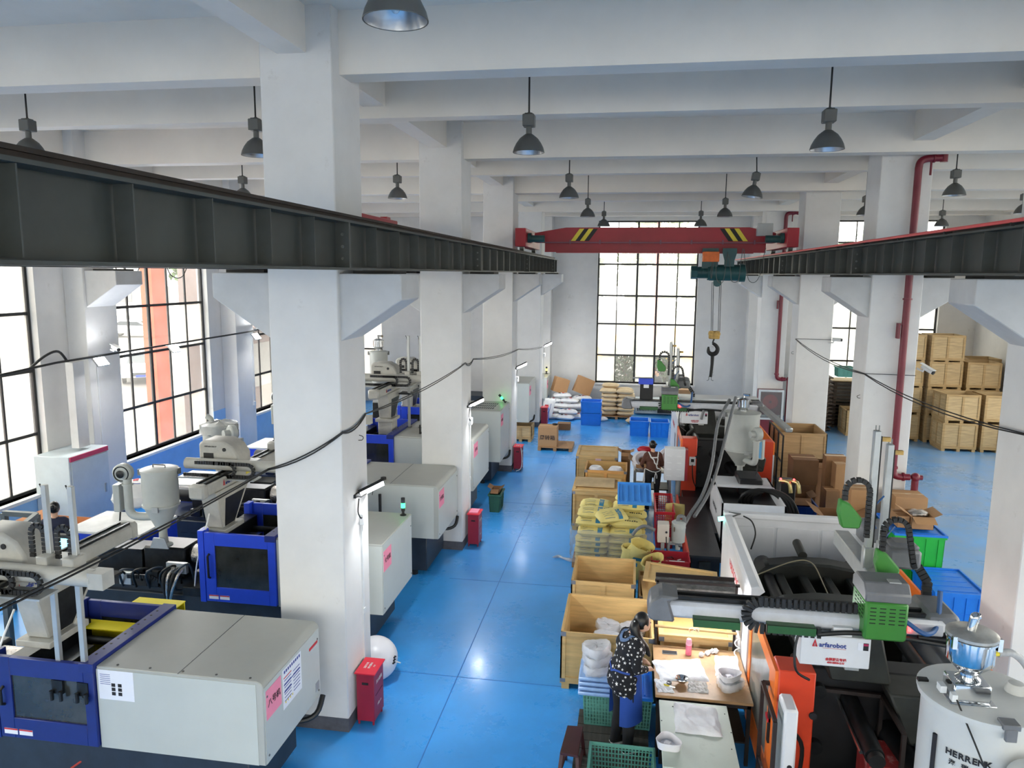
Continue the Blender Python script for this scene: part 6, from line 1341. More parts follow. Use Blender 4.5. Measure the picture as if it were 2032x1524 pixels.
# ---------------------------------------------------------------- table of the worker in brown
t = thing('worktable', 'grey steel worktable with a carton on it before the worker in brown', 'table', (.55, 17.9, 0))
MB().box(.14, 1.02, 17.75, 18.6, .70, .74).build('tabletop', m_alu, t)
for xx in (.14, .97):
    for yy in (17.75, 18.54): MB().box(xx, xx + .06, yy, yy + .06, 0, .70).build('leg', m_alu, t)
MB().box(.2, .97, 17.85, 18.5, .25, .28).build('lower_shelf', m_dframe, t)
def carton(x0, x1, y0, y1, z0, z1, label, m=None, open_=False, txt=None, rz=0, rot=None, tape=True, flap=.5, group=None, tsz=.11):
    m = m or m_card; t = thing('carton', label, 'carton', ((x0 + x1) / 2, (y0 + y1) / 2, z0), group); X, Y, H = (x1 - x0) / 2, (y1 - y0) / 2, z1 - z0
    def B(mb, name, mm=None): return mb.build(name, mm or m, t, local=True, org=(0, 0, 0))
    th = .006
    if open_:
        B(MB().box(-X, X, -Y, -Y + th, 0, H).box(-X, X, Y - th, Y, 0, H).box(-X, -X + th, -Y, Y, 0, H).box(X - th, X, -Y, Y, 0, H).box(-X, X, -Y, Y, 0, th), 'carton_body')
        fl = Y * .9
        B(MB().hexa([(-X, -Y, H), (X, -Y, H), (X, -Y + th, H), (-X, -Y + th, H), (-X * .97, -Y - fl * .9, H - fl * flap), (X * .97, -Y - fl * .9, H - fl * flap), (X * .97, -Y - fl * .9 + th, H - fl * flap + th), (-X * .97, -Y - fl * .9 + th, H - fl * flap + th)]), 'flap')
        B(MB().hexa([(-X, -Y, H), (-X + th, -Y, H), (-X + th, Y, H), (-X, Y, H), (-X - fl * .7, -Y, H + fl * .4), (-X - fl * .7 + th, -Y, H + fl * .4), (-X - fl * .7 + th, Y, H + fl * .4), (-X - fl * .7, Y, H + fl * .4)]), 'flap')
        B(MB().hexa([(X - th, -Y, H), (X, -Y, H), (X, Y, H), (X - th, Y, H), (X + fl * .6, -Y, H + fl * .3), (X + fl * .6 + th, -Y, H + fl * .3), (X + fl * .6 + th, Y, H + fl * .3), (X + fl * .6, Y, H + fl * .3)]), 'flap')
    else:
        B(MB().box(-X, X, -Y, Y, 0, H - .004), 'carton_body'); B(MB().box(-X, X, -Y, -.004, H - .004, H), 'flap'); B(MB().box(-X, X, .004, Y, H - .004, H), 'flap')
        if tape: B(MB().box(-X - .001, X + .001, -.03, .03, H, H + .001), 'tape', m_tape)
    if txt:
        o = text(txt, tsz, (0, -Y - .001, H * .45), (1, 0, 0), (0, 0, 1), m_ink, t, bold=.002); o.matrix_local = Matrix.Translation((0, -Y - .003, H * .45)) @ Matrix.Rotation(PI / 2, 4, 'X')
    t.rotation_euler = rot or (0, 0, rz); return t
carton(.18, .78, 17.82, 18.4, .742, .90, 'open low carton on the table of the worker in brown', open_=True, flap=.2)
for x, z, lab, rx in ((.36, .93, 'big white ring moulding tilted on the carton in front of the worker in brown', .75), (.98, 1.02, 'white ring moulding between the worker in brown and the control cabinet', 1.2)):
    t = thing('ring_moulding', lab, 'moulding', (x, 17.95, z)); MB().lathe([(.11, .0), (.12, .05), (.20, .09), (.27, .05), (.28, -.03), (.265, -.03), (.255, .03), (.2, .07), (.13, .03), (.12, .0)], n=40).build('ring', m_tub, t, local=True, org=(0, 0, 0)); t.rotation_euler = (rx, 0, .1)
t = thing('red_apron', 'folded crimson cloth on the table behind the white ring', 'cloth', (.42, 18.45, .95)); q = MB().ball((.42, 18.45, 1.1), (.22, .12, .09), 14, 8); q.v = [v + Vector((rnd.uniform(-.015, .015), rnd.uniform(-.015, .015), rnd.uniform(-.015, .015))) for v in q.v]; q.build('cloth', m_redpl, t, smooth=60)
MB().box(.28, .56, 18.38, 18.54, .742, 1.04).build('cloth_stand', m_cardd, t)
carton(-.18, .05, 18.4, 18.7, .0, 1.02, 'tall narrow open carton behind the honey crate', open_=True)
# ---------------------------------------------------------------- cartons
a = P(1058, 875, 'y', 22.45)
carton(-2.78, -2.20, 22.45, 23.0, .12, .73, 'brown carton with three black characters on the aisle pallet', txt='周转箱', tsz=.16)
carton(-2.5, -2.05, 25.6, 26.0, .0, .22, 'low dark carton behind the aisle pallet', m=m_cardd)
t = thing('black_cap', 'small black bundle on the carton of the aisle pallet', 'cap', (-2.3, 22.9, .73)); MB().ball((-2.3, 22.85, .76), (.09, .06, .035)).build('cap', m_blk, t)
carton(-3.05, -2.5, 28.45, 28.85, .86, 1.42, 'brown carton leaning back on the white sacks, left one', rot=(0, .28, .35)); carton(-2.25, -1.6, 28.6, 29.05, .80, 1.45, 'brown carton leaning on the beige sacks, right one', rot=(-.1, .38, .2))
carton(1.62, 2.28, 29.12, 29.6, .62, 1.02, 'flat carton on the sill line right of the end window', m=m_card)
def onfloor(px0, px1, pyt, pyb, y, d, label, **k):
    z0 = k.pop('z0', 0); a = P(px0, pyt, 'y', y); b = P(px1, pyb, 'y', y); return carton(a.x, b.x, y, y + d, z0, a.z, label, **k)
onfloor(1778, 1838, 986, 1032, 13.95, .5, 'brown carton with three black characters between the robot and the red pipe', txt='周转箱', tsz=.12)
onfloor(1690, 1728, 972, 1018, 14.15, .4, 'upright tan carton at the foot of the column with the red pipe')
onfloor(1575, 1622, 912, 962, 17.45, .6, 'dark brown carton, largest of the heap left of the second column', m=m_cardd, z0=P(1570, 962, 'y', 17.4).z)
onfloor(1560, 1615, 962, 1010, 17.4, .65, 'carton under the largest dark carton of the heap', m=m_cardd)
onfloor(1622, 1640, 918, 960, 17.9, .4, 'dark open carton wedged right of the largest carton', m=m_cardd, open_=True)
onfloor(1640, 1676, 906, 968, 16.9, .3, 'tall brown carton standing before the second right column', m=mat('mid_brown_cardboard', (150, 110, 74), .8, var=.1))
onfloor(1660, 1676, 922, 1012, 16.5, .35, 'narrow tall carton beside the tall brown one', m=m_card)
onfloor(1640, 1664, 974, 1018, 16.3, .4, 'small brown carton below the tall ones', m=MATS['mid_brown_cardboard'])
carton(3.42, 3.8, 15.95, 16.4, .63, .80, 'open carton lying over the deep blue bin', m=m_cardd, open_=True)
onfloor(1640, 1712, 1030, 1066, 13.6, .7, 'wide low open carton with clear plastic hanging out, behind the white machine wall', open_=True, m=MATS['mid_brown_cardboard'], flap=.1)
cloth([(4.0, 13.7), (4.5, 13.65), (4.45, 14.0), (4.05, 14.0)], .78, .10, 'clear plastic bag bulging from the wide low carton', 12, name='plastic_bag', cat='bag', m=MATS['crinkled_clear_sheet'], amp=.03)
t = carton(4.75, 5.1, 13.05, 13.5, 1.20, 1.42, 'open carton with foil wrapped parts on the green bin', open_=True, flap=.35); a = P(1800, 1030, 'y', 13.3)
q = MB().ball((4.92, 13.3, 1.40), (.17, .13, .07), 14, 8); q.v = [v + Vector((rnd.uniform(-.012, .012),) * 3) for v in q.v]; q.build('foil_bundle', m_silver, None, label='silvery wrapped bundle in the open carton on the green bin', cat='bundle')
carton(4.55, 4.73, 13.1, 13.5, 1.20, 1.40, 'small plain tan carton on the left of the green bin lid')
# dark stacks of old pallets between the columns
t = thing('pallet_stack', 'tall stack of old dark pallets seen between the white columns', 'pallets', (6.6, 27.6, 0)); m_old = woodmat('old_dark_pallet', (78, 60, 46), .3)
for k in range(15): MB().box(5.9 + rnd.uniform(0, .05), 6.95 + rnd.uniform(0, .05), 27.2, 28.1, k * .13 + .06, k * .13 + .10).build('pallet_deck', m_old, t); MB().box(6.0, 6.1, 27.2, 28.1, k * .13, k * .13 + .06).build('bearer', m_old, t); MB().box(6.75, 6.85, 27.2, 28.1, k * .13, k * .13 + .06).build('bearer', m_old, t)
t = thing('pallet_stack', 'second dark pallet stack with a bare board on top, right of the tall one', 'pallets', (7.7, 28.2, 0))
for k in range(13): MB().box(7.15, 8.3, 28.0, 28.9, k * .13 + .06, k * .13 + .10).build('pallet_deck', m_old, t); MB().box(7.2, 7.3, 28.0, 28.9, k * .13, k * .13 + .06).build('bearer', m_old, t); MB().box(8.1, 8.2, 28.0, 28.9, k * .13, k * .13 + .06).build('bearer', m_old, t)
MB().box(7.12, 8.4, 28.0, 28.9, 1.68, 1.71).build('bare_board', m_ply3, t)
# ---------------------------------------------------------------- beige and white sacks by the end wall
gb_ = 'beige sacks piled on a pallet under the end window'
pallet(-1.05, .05, 27.9, 28.9, 0, 'pallet under the beige sacks')
pos = [(-.80, 28.2, 0), (-.18, 28.15, 0), (-.8, 28.6, 0), (-.2, 28.6, 0)]
for lv in range(7):
    for k, (x, y, a) in enumerate(pos):
        if lv >= 6 and k in (0, 1): continue
        if lv == 6 and k == 3: continue
        put_sack('b', x + rnd.uniform(-.05, .05), y + rnd.uniform(-.04, .04), .118 + lv * .165, a + rnd.uniform(-.2, .2), 'beige sack, %s layer, %s of the pile' % (names[lv], ['front left', 'front right', 'back left', 'back right'][k]), gb_, L=.66, Wd=.44, H=.18, seed=k % 2 + 3, tilt=(rnd.uniform(-.05, .05), 0))
put_sack('b', .30, 27.3, 0, .1, 'single beige sack lying on the floor before the pile', gb_, L=.9, Wd=.42, H=.2, seed=7)
gw = 'white printed sacks heaped in the corner by the end wall'
for k, (x, y, z, a, tl, lab) in enumerate(((-2.9, 27.6, 0, .3, 0, 'lowest left'), (-2.4, 27.5, 0, -.2, 0, 'lowest middle'), (-1.95, 27.8, 0, .2, 0, 'lowest right'), (-2.85, 27.9, .17, .8, .2, 'second left'), (-2.3, 27.7, .17, .1, 0, 'second middle'), (-2.6, 28.1, .34, -.3, 0, 'third'),
                                          (-2.1, 28.1, .34, .3, 0, 'third right'), (-2.95, 28.2, .5, .2, 0, 'upper left'), (-2.3, 28.2, .52, -.1, 0, 'upper right'), (-2.6, 28.4, .68, .2, 0, 'topmost'))):
    put_sack('w', x, y, z, a, '%s white printed sack of the corner heap' % lab, gw, L=.72, Wd=.46, H=.19, seed=11 + k % 2, tilt=(0, tl))
for k in range(4): put_sack('w', -1.85, 28.62, .19 * k, .1 * k, '%s white printed sack under the right leaning carton' % names[k], gw, L=.72, Wd=.46, H=.19, seed=11 + k % 2)
put_sack('w', -3.02, 27.1, .05, 1.2, 'white sack leaning upright against the pilaster by the heap', gw, L=.8, Wd=.5, H=.2, seed=11, tilt=(0, -1.0)).location = (-2.98, 27.25, .42)
put_sack('w', -1.1, 27.5, 0, .4, 'white sack on the floor right of the stacked blue bins', gw, L=.6, Wd=.3, H=.16, seed=12)
t = thing('blue_drum', 'blue container half hidden behind the farthest left column', 'container', (-3.05, 26.95, 0)); MB().box(-3.15, -2.95, 26.8, 27.0, 0, .55).build('container', m_bpl, t, bev=.02)
# white bag on machine B cabinet
put_sack('w', -9.0, 11.2, 1.0, .5, 'white sack slumped on the white cabinet top by the left wall', 'white sacks at the left wall', L=.7, Wd=.6, H=.5, seed=21).location = (-8.75, 11.75, 1.19)
plain_bin(-3.12, -2.86, 16.2, 16.75, 0, .42, mat('dark_green_plastic', (44, 92, 72), .5), 'dark green crate with cardboard in it beside the second column', lattice=False)
carton(-3.08, -2.9, 16.3, 16.6, .43, .52, 'scrap of brown carton on the dark green crate', m=m_cardd, open_=True)
pallet(-3.6, -2.85, 24.1, 24.75, 0, 'old pallet under the pale machine past the third column') if 0 else crate(-3.85, -3.12, 23.5, 24.2, 0, .52, 'small dark crate below the pale machine past the third column', ply=m_ply3, bat=m_bat2, brackets=False)
# ---------------------------------------------------------------- people
from mathutils.bvhtree import BVHTree
m_skin = mat('skin', (214, 168, 140), .55, var=.04); m_hair = mat('black_hair', (20, 17, 17), .38, var=.3, scale=30, stretch=(1, 1, .2)); m_sole = mat('white_shoe_sole', (214, 212, 206), .6)
m_trou = mat('black_trousers', (24, 24, 27), .8, var=.15); m_shoe = mat('black_shoe', (20, 20, 22), .6)
def person(label, loc, rz, s, top, trou, lean=.1, bulk=1.0, tunic=False, arms=None, head=(0, 0), legs=((-.09, 0), (.09, .0)), vox=.012, hair='bun', shoe=None):
    """local frame: +y is the way the person faces; one voxel-welded body mesh"""
    t = thing('person', label, 'person', loc); t.rotation_euler = (0, 0, rz)
    def up(p, k=1.0):   # lean the upper body forward about the hips
        y, z = p[1], p[2] - .90; a = lean * k
        return Vector((p[0], y * math.cos(a) + z * math.sin(a), .90 + z * math.cos(a) - y * math.sin(a)))
    caps = []   # (a, b, ra, rb, class)
    def C(a, b, ra, rb, c):
        k = bulk if c in 'ut' else 1; caps.append((Vector(a), Vector(b), ra * k, rb * k, c))
    for i, (lx, ly) in enumerate(legs):
        hip, kn, an = (lx * .95, 0, .86), (lx * 1.05, ly * .5 + .03, .47), (lx * 1.1, ly, .09)
        C(hip, kn, .095, .065, 't'); C(kn, an, .065, .05, 't'); C((lx * 1.1, ly - .03, .045), (lx * 1.1 + (.01 if lx > 0 else -.01), ly + .13, .035), .045, .035, 's'); C((lx * 1.1, ly - .01, .10), (lx * 1.1, ly - .01, .05), .045, .045, 's')
    C((-.07, 0, .92), (.07, 0, .92), .125, .125, 'u' if tunic else 't')
    if tunic: C((-.07, -.01, .82), (.07, -.01, .82), .128, .128, 'u')
    C(up((-.06, 0, .98)), up((.06, 0, .98)), .12, .12, 'u'); C(up((-.05, .01, 1.1)), up((.05, .01, 1.1)), .115, .115, 'u')
    C(up((-.08, .01, 1.24)), up((.08, .01, 1.24)), .115, .115, 'u'); C(up((-.13, 0, 1.32)), up((.13, 0, 1.32)), .07, .07, 'u')
    C(up((0, .0, 1.34)), up((0, .02, 1.44)), .05, .048, 'k')
    hc = up((head[0] * .3, .035 + head[1], 1.53)); nd = head[1]
    arms = arms or (((-.2, .02, 1.08), (-.16, .2, .98)), ((.2, .02, 1.08), (.16, .2, .98)))
    for i, (el, wr) in enumerate(arms):
        sg = -1 if i == 0 else 1; sh = up((sg * .165, 0, 1.31)); el = up(el); wr = up(wr)
        C(sh, el, .055, .045, 'u'); C(el, el.lerp(wr, .82), .044, .034, 'u'); C(el.lerp(wr, .8), wr, .029, .025, 'k')
        d = (wr - el).normalized(); side = d.cross(Vector((0, 0, 1))).normalized() * sg; pa = wr + d * .075; C(wr, pa, .026, .03, 'k')
        for k in range(4):
            o = side * (.028 - .018 * k); ln = (.055, .064, .060, .048)[k]; b = pa + o + d * .01; m_ = b + d * ln * .6 + Vector((0, 0, -.008)); e = m_ + (d * .6 + Vector((0, 0, -.8))).normalized() * ln * .5
            C(b, m_, .0095, .009, 'k'); C(m_, e, .009, .0075, 'k')
        b = wr + d * .03 - side * .02; m_ = b - side * .03 + d * .03; C(b, m_, .012, .010, 'k'); C(m_, m_ + d * .025 + Vector((0, 0, -.015)), .010, .008, 'k')
    q = MB()
    for a, b, ra, rb, c in caps:
        if (b - a).length > 1e-4: q.cyl(a, b, ra, rb, n=12)
        q.ball(a, ra, 12, 8); q.ball(b, rb, 12, 8)
    q.ball(hc, (.074, .09, .112), 18, 14); fwd = Vector((0, math.cos(nd * 3), -math.sin(nd * 3)))
    q.ball(hc + Vector((0, .03, -.055)), (.052, .058, .055), 12, 8); q.ball(hc + fwd * .092 + Vector((0, 0, -.012)), (.013, .018, .024), 8, 6)
    for sg in (-1, 1): q.ball(hc + Vector((sg * .075, -.005, -.01)), (.012, .02, .03), 8, 6)
    me = bpy.data.meshes.new('tmp'); me.from_pydata([p for p in q.v], [], q.f); ob = bpy.data.objects.new('tmp', me); COL.objects.link(ob)
    r_ = ob.modifiers.new('r', 'REMESH'); r_.mode = 'VOXEL'; r_.voxel_size = vox; sm = ob.modifiers.new('s', 'SMOOTH'); sm.factor = .5; sm.iterations = 3
    dg = bpy.context.evaluated_depsgraph_get(); body = bpy.data.meshes.new_from_object(ob.evaluated_get(dg)); bpy.data.objects.remove(ob)
    body.name = 'body'; ms = {'k': 0, 'u': 1, 't': 2, 's': 3}
    for m_ in (m_skin, top, trou, shoe or m_shoe): body.materials.append(m_)
    idx = []
    for pg in body.polygons:
        c = pg.center; bd, bc = (c - hc).length - .10, 'k'
        for a, b, ra, rb, cl in caps:
            ab = b - a; tt = max(0, min(1, (c - a).dot(ab) / max(ab.length_squared, 1e-9))); d = (c - a - ab * tt).length - (ra + (rb - ra) * tt)
            if d < bd - 1e-4: bd, bc = d, cl
        idx.append(ms[bc])
    body.polygons.foreach_set('material_index', idx); body.polygons.foreach_set('use_smooth', [True] * len(idx))
    bo = bpy.data.objects.new('body', body); COL.objects.link(bo); bo.parent = t
    def B(mb, name, m_, **k): return mb.build(name, m_, t, local=True, org=(0, 0, 0), **k)
    h = MB(); h.ball(hc + Vector((0, -.012, .018)), (.083, .094, .108), 20, 14)
    h.v = [v + Vector((0, 0, 0)) if not (v.y > hc.y + .045 and v.z < hc.z + .062) else Vector((v.x * .9 + hc.x * .1, hc.y + .045, v.z)) for v in h.v]
    B(h, 'hair', m_hair, smooth=60)
    for sg in (-1, 1): B(MB().ball(hc + Vector((sg * .03, .083, .004)), (.011, .006, .006), 8, 6), 'eye', m_ink)
    B(MB().ball(hc + Vector((0, .084, -.058)), (.022, .008, .006), 8, 6), 'mouth', mat('lip', (176, 96, 90), .5))
    if hair == 'bun': B(MB().ball(hc + Vector((.0, -.11, .05)), (.045, .04, .045), 14, 10).tube([hc + Vector((.0, -.12, .05)), hc + Vector((.05, -.14, .06)), hc + Vector((.07, -.15, .05))], .012, n=8, smooth=3), 'hair_bun', m_hair)
    if hair == 'tail': B(MB().tube([hc + Vector((0, -.07, .03)), hc + Vector((.03, -.11, -.04)), hc + Vector((.06, -.08, -.16)), hc + Vector((.09, .0, -.27)), hc + Vector((.10, .05, -.36))], [.05, .06, .055, .045, .015], n=12, smooth=4), 'ponytail', m_hair); B(MB().ball(hc + Vector((.03, -.115, .03)), (.015, .012, .02), 8, 6), 'hair_clip', m_whitepl)
    s_ = s / 1.64; t.scale = (s_, s_, s_)
    bvh = BVHTree.FromPolygons([v.co for v in body.vertices], [tuple(p.vertices) for p in body.polygons])
    return t, bvh, body, up, hc, B
def strip(B, bvh, pts, w, m_, name, off=.008, n=10):
    vs = []; P_ = []
    for a, b in zip(pts[:-1], pts[1:]):
        for k in range(n): P_.append(Vector(a).lerp(Vector(b), k / n))
    P_.append(Vector(pts[-1])); S_ = [bvh.find_nearest(p) for p in P_]; q = MB(); pos = [s_[0] + s_[1] * off for s_ in S_]
    for i, p in enumerate(pos):
        d = (pos[min(i + 1, len(pos) - 1)] - pos[max(i - 1, 0)]).normalized(); n_ = S_[i][1]; sd = d.cross(n_).normalized() * w / 2
        vs += [p - sd, p + sd, p + sd + n_ * .004, p - sd + n_ * .004]
    fs = []
    for i in range(len(pos) - 1):
        for k in range(4): fs.append((i * 4 + k, i * 4 + (k + 1) % 4, (i + 1) * 4 + (k + 1) % 4, (i + 1) * 4 + k))
    q._add(vs, fs); B(q, name, m_)
# worker in the star-print top: seen from behind and above, head bowed over the table
m_star_top = mat('black_cotton', (16, 16, 24), .85, var=.1); m_star = mat('white_star_print', (232, 230, 228), .8); m_apr = mat('royal_blue_apron', (34, 74, 158), .7, var=.1)
t, bvh, body, up, hc, B = person('worker in a black top with white stars and a blue apron, bowed over the worktable', (.02, 7.92, .09), -PI / 2 + .42, 1.62, m_star_top, m_trou, lean=.20, bulk=1.2, tunic=True,
    arms=(((-.22, .03, 1.08), (-.09, .20, 1.06)), ((.24, .02, 1.08), (.12, .21, 1.04))), head=(0, .06), legs=((-.09, -.03), (.10, .03)), hair='tail')
q = MB(); placed = []; rr = random.Random(8); tries = 0
ups = [pg for pg in body.polygons if pg.material_index == 1]
while len(placed) < 230 and tries < 9000:
    tries += 1; pg = rr.choice(ups); c = pg.center; n_ = pg.normal; rad = rr.choice([.012, .016, .021, .027])
    if any((c - a).length < (rad + b) * 1.12 for a, b in placed): continue
    placed.append((c.copy(), rad)); u = n_.orthogonal().normalized(); v = n_.cross(u); a0 = rr.uniform(0, 6); pts = []
    for k in range(10):
        r1 = rad if k % 2 == 0 else rad * .42; a = a0 + k * PI / 5; p = c + (u * math.cos(a) + v * math.sin(a)) * r1
        h_ = bvh.find_nearest(p); pts.append(h_[0] + h_[1] * .0035)
    q._add([c + n_ * .005] + pts, [(0, 1 + k, 1 + (k + 1) % 10) for k in range(10)])
o = B(q, 'star_print', m_star, smooth=0); o['kind'] = 'stuff'
q = MB(); q.grid(lambda u, v: ((.20 - .01 * v) * math.sin(-2.2 + 4.5 * u), .02 + (.18 + .02 * v) * math.cos(-2.2 + 4.5 * u) + .02 * math.sin(14 * u) * v, .98 - .62 * v), 22, 8); q.grid(lambda u, v: ((.195 - .01 * v) * math.sin(-2.2 + 4.5 * u), .02 + (.175 + .02 * v) * math.cos(-2.2 + 4.5 * u) + .02 * math.sin(14 * u) * v, .98 - .62 * v), 22, 8)
B(q, 'apron', m_apr, smooth=60)
strip(B, bvh, [(-.16, 0, 1.0), (0, -.2, 1.0), (.16, 0, 1.0)], .022, m_apr, 'apron_tie'); strip(B, bvh, [(-.08, .12, 1.30), (-.09, -.02, 1.40), (0, -.1, 1.36), (.09, -.02, 1.40), (.08, .12, 1.30)], .04, mat('denim_collar', (96, 122, 160), .8, var=.15, scale=20), 'collar')
for sg in (-1, 1): B(MB().box(sg * .10 - .05, sg * .10 + .05, -.09 if sg < 0 else -.03, .12 if sg < 0 else .18, -.002, .018), 'shoe_sole', m_sole, bev=.008)
# worker in brown with white apron straps
t, bvh, body, up, hc, B = person('worker in a brown top with white apron straps and a hair bun, seen from behind', (.57, 17.10, 0), .22, 1.62, mat('brown_knit', (88, 54, 42), .85, var=.08), m_trou, lean=.12,
    arms=(((-.26, .03, 1.10), (-.18, .24, 1.0)), ((.24, .03, 1.08), (.14, .24, 1.0))), head=(0, .01), legs=((-.10, .0), (.11, .04)), vox=.014)
m_strap = mat('white_apron_tape', (226, 226, 222), .8)
strip(B, bvh, [(-.12, .02, 1.42), (-.07, -.16, 1.30), (.10, -.2, 1.06), (.20, -.02, .96)], .028, m_strap, 'apron_strap') ; strip(B, bvh, [(.12, .02, 1.42), (.09, -.16, 1.30), (.11, -.2, 1.12)], .028, m_strap, 'apron_strap')
strip(B, bvh, [(-.09, -.16, 1.30), (.09, -.16, 1.30)], .028, m_strap, 'apron_strap'); strip(B, bvh, [(-.2, 0, 1.0), (-.1, -.18, .98), (.02, -.2, .94), (.2, -.02, .98)], .014, m_strap, 'waist_tie')
B(MB().tube([(.02, -.16, .93), (.0, -.17, .8), (.01, -.165, .68)], .008, n=6, smooth=3).tube([(.03, -.16, .93), (.05, -.175, .86), (.05, -.17, .80)], .008, n=6, smooth=3), 'tie_end', m_strap); B(MB().tube([(-.2, -.02, 1.0), (-.22, -.02, .7), (-.21, .0, .38)], [.012, .02, .012], n=6, smooth=3), 'apron_edge', m_strap)
for sg in (-1, 1): B(MB().box(sg * .11 - .045, sg * .11 + .045, -.08, .17, -.002, .016), 'shoe_sole', m_sole, bev=.008)
# bystander outside the end window, and the worker by the left wall
person('man in a dark grey shirt standing outside, seen through the end window', (1.12, 31.7, -.24), 2.3, 1.70, mat('dark_grey_shirt', (58, 62, 68), .85), m_trou, lean=.03, arms=(((-.22, 0, 1.06), (-.2, .1, .86)), ((.22, 0, 1.06), (.2, .1, .86))), vox=.018, hair='short')
p = P(106, 1012, 'z', 1.50)
person('worker in navy with a hair bun, behind the robot arms near the left wall', (p.x, p.y, 0), .5, 1.62, mat('navy_jacket', (34, 38, 62), .8, var=.1), mat('navy_trousers', (30, 34, 56), .8), lean=.05, vox=.014)
# ---------------------------------------------------------------- pipes, cabinets, small fixtures
m_pipe = mat('crimson_fire_pipe', (112, 20, 42), .4, var=.12, scale=4, wear=((196, 150, 150), .74, 7))
def firepipe(cx, cy, label, zlow=1.86):
    """riser on the front of a column: offset at top and bottom"""
    t = thing('fire_pipe', label, 'pipe', (cx, cy, 0)); r = .062
    MB().tube([(cx, cy, 7.32), (cx, cy, zlow)], r, n=16).build('riser', m_pipe, t)
    MB().tube([(cx, cy, 7.28), (cx + .02, cy, 7.40), (cx + .12, cy, 7.46), (cx + .36, cy, 7.47)], r, n=16, smooth=5).build('top_elbow', m_pipe, t)
    MB().cyl((cx + .40, cy, 7.40), (cx + .40, cy, ZS - .005), r, n=16).build('upper_riser', m_pipe, t)
    MB().tube([(cx, cy, zlow + .04), (cx + .02, cy, zlow - .08), (cx + .10, cy, zlow - .13), (cx + .3, cy, zlow - .13)], r, n=16, smooth=5).build('bottom_elbow', m_pipe, t)
    MB().cyl((cx + .40, cy, 0), (cx + .40, cy, zlow - .10), r, n=16).build('lower_riser', m_pipe, t); MB().ball((cx + .40, cy, zlow - .13), (.085, .085, .085), 14, 10).cyl((cx + .40, cy, zlow - .13), (cx + .52, cy, zlow - .13), .045, n=12).build('tee', m_pipe, t)
    for a, b in (((cx + .22, cy, 7.47), (cx + .25, cy, 7.47)), ((cx + .17, cy, zlow - .13), (cx + .20, cy, zlow - .13)), ((cx, cy, 5.0), (cx, cy, 5.03)), ((cx + .4, cy, 7.56), (cx + .4, cy, 7.59)), ((cx, cy, zlow + .02), (cx, cy, zlow + .06))):
        MB().cyl(a, b, r + .018, n=16).build('coupling', m_pipe, t)
    MB().box(cx - .12, cx - .08, cy - .02, cy + .10, 4.3, 4.58).bar((cx - .1, cy, 4.56), (cx, cy, 4.56), .03).build('pipe_bracket', m_pipe, t)
    MB().cyl((cx + .2, cy - .0, 7.42), (cx + .2, cy, 7.18), .02, n=8).build('drain_valve', m_pipe, t)
    return t
firepipe(4.87, 14.50, 'long crimson fire pipe running down the second right column')
firepipe(4.90, 26.38, 'crimson fire pipe on the farthest right column, behind the glazed cabinet', 2.05)
t = firepipe(3.96 + .25, 20.42, 'crimson fire pipe bend at the top of the third right column') if 0 else None
MB().tube([(4.55, 26.3, 1.75), (4.9, 26.28, 1.75)], .05, n=12).build('pipe_stub', m_pipe, None, label='short crimson pipe stub above the glazed hose cabinet', cat='pipe') if 0 else None
# hose cabinet
t = thing('hose_cabinet', 'glazed white fire hose cabinet with a red reel, beyond the far orange machine', 'cabinet', (4.72, 26.2, .4))
a, b_ = P(1505, 772, 'y', 26.25), P(1552, 833, 'y', 26.25); m_cabw = mat('cabinet_white_frame', (196, 200, 202), .5, var=.05)
q = MB(); ring(q, 'y', 26.15, .03, a.x, b_.x, b_.z, a.z, .07, 0); q.build('door_frame', m_cabw, t); MB().box(a.x, b_.x, 26.18, 26.42, b_.z, a.z).build('cabinet_body', m_pipe, t)
MB().box(a.x + .07, b_.x - .07, 26.155, 26.162, b_.z + .07, a.z - .07).build('door_glass', glassmat('cabinet_glass', (225, 228, 228), 1, .18), t)
mz = (a.z + b_.z) / 2 + .1; mx_ = (a.x + b_.x) / 2; MB().lathe([(.05, 26.164), (.24, 26.166), (.25, 26.17), (.24, 26.178), (.05, 26.178)], (mx_ - .02, 0, mz), n=28, axis='y').build('hose_reel', mat('hose_red', (186, 36, 48), .5), t)
MB().box(a.x + .1, b_.x - .1, 26.165, 26.178, b_.z + .09, b_.z + .17).build('hose', m_alu, t); MB().box(a.x, b_.x, 26.2, 26.42, 0, b_.z).build('cabinet_base', m_pipe, t)
# extinguisher boxes beside the left columns
def extbox(x, y, label, open_=False):
    t = thing('extinguisher_box', label, 'extinguisher box', (x, y, 0)); m_ = m_pipe2
    MB().box(x - .12, x + .10, y - .17, y + .17, .05, .66).build('box_body', m_, t, bev=.006); MB().box(x - .135, x + .12, y - .19, y + .19, .66, .675).build('lid', mat('bright_red_lid', (216, 34, 58), .4, var=.05), t)
    for a in (x - .11, x + .07):
        for b in (y - .16, y + .13): MB().box(a, a + .02, b, b + .02, 0, .06).build('foot', m_, t)
    MB().box(x - .05, x + .03, y - .173, y - .168, .52, .55).build('hand_hole', m_ink, t); MB().box(x + .1, x + .103, y - .12, y + .12, .36, .365).build('panel_line', m_ink, t)
    text('灭火器箱', .05, (x + .102, y, .52), (0, 1, 0), (0, 0, 1), m_strap, t); text('火警 119', .035, (x + .102, y, .22), (0, 1, 0), (0, 0, 1), m_strap, t)
    for k in range(3): text(['消防专用', '请勿挪动', '119'][k], .035, (x - .05 + .05 * k, y, .676), (0, 1, 0), (-1, 0, 0), m_strap, t)
    return t
m_pipe2 = mat('crimson_box_paint', (150, 26, 52), .45, var=.08)
extbox(-3.02, 8.12, 'crimson extinguisher box beside the nearest white column')
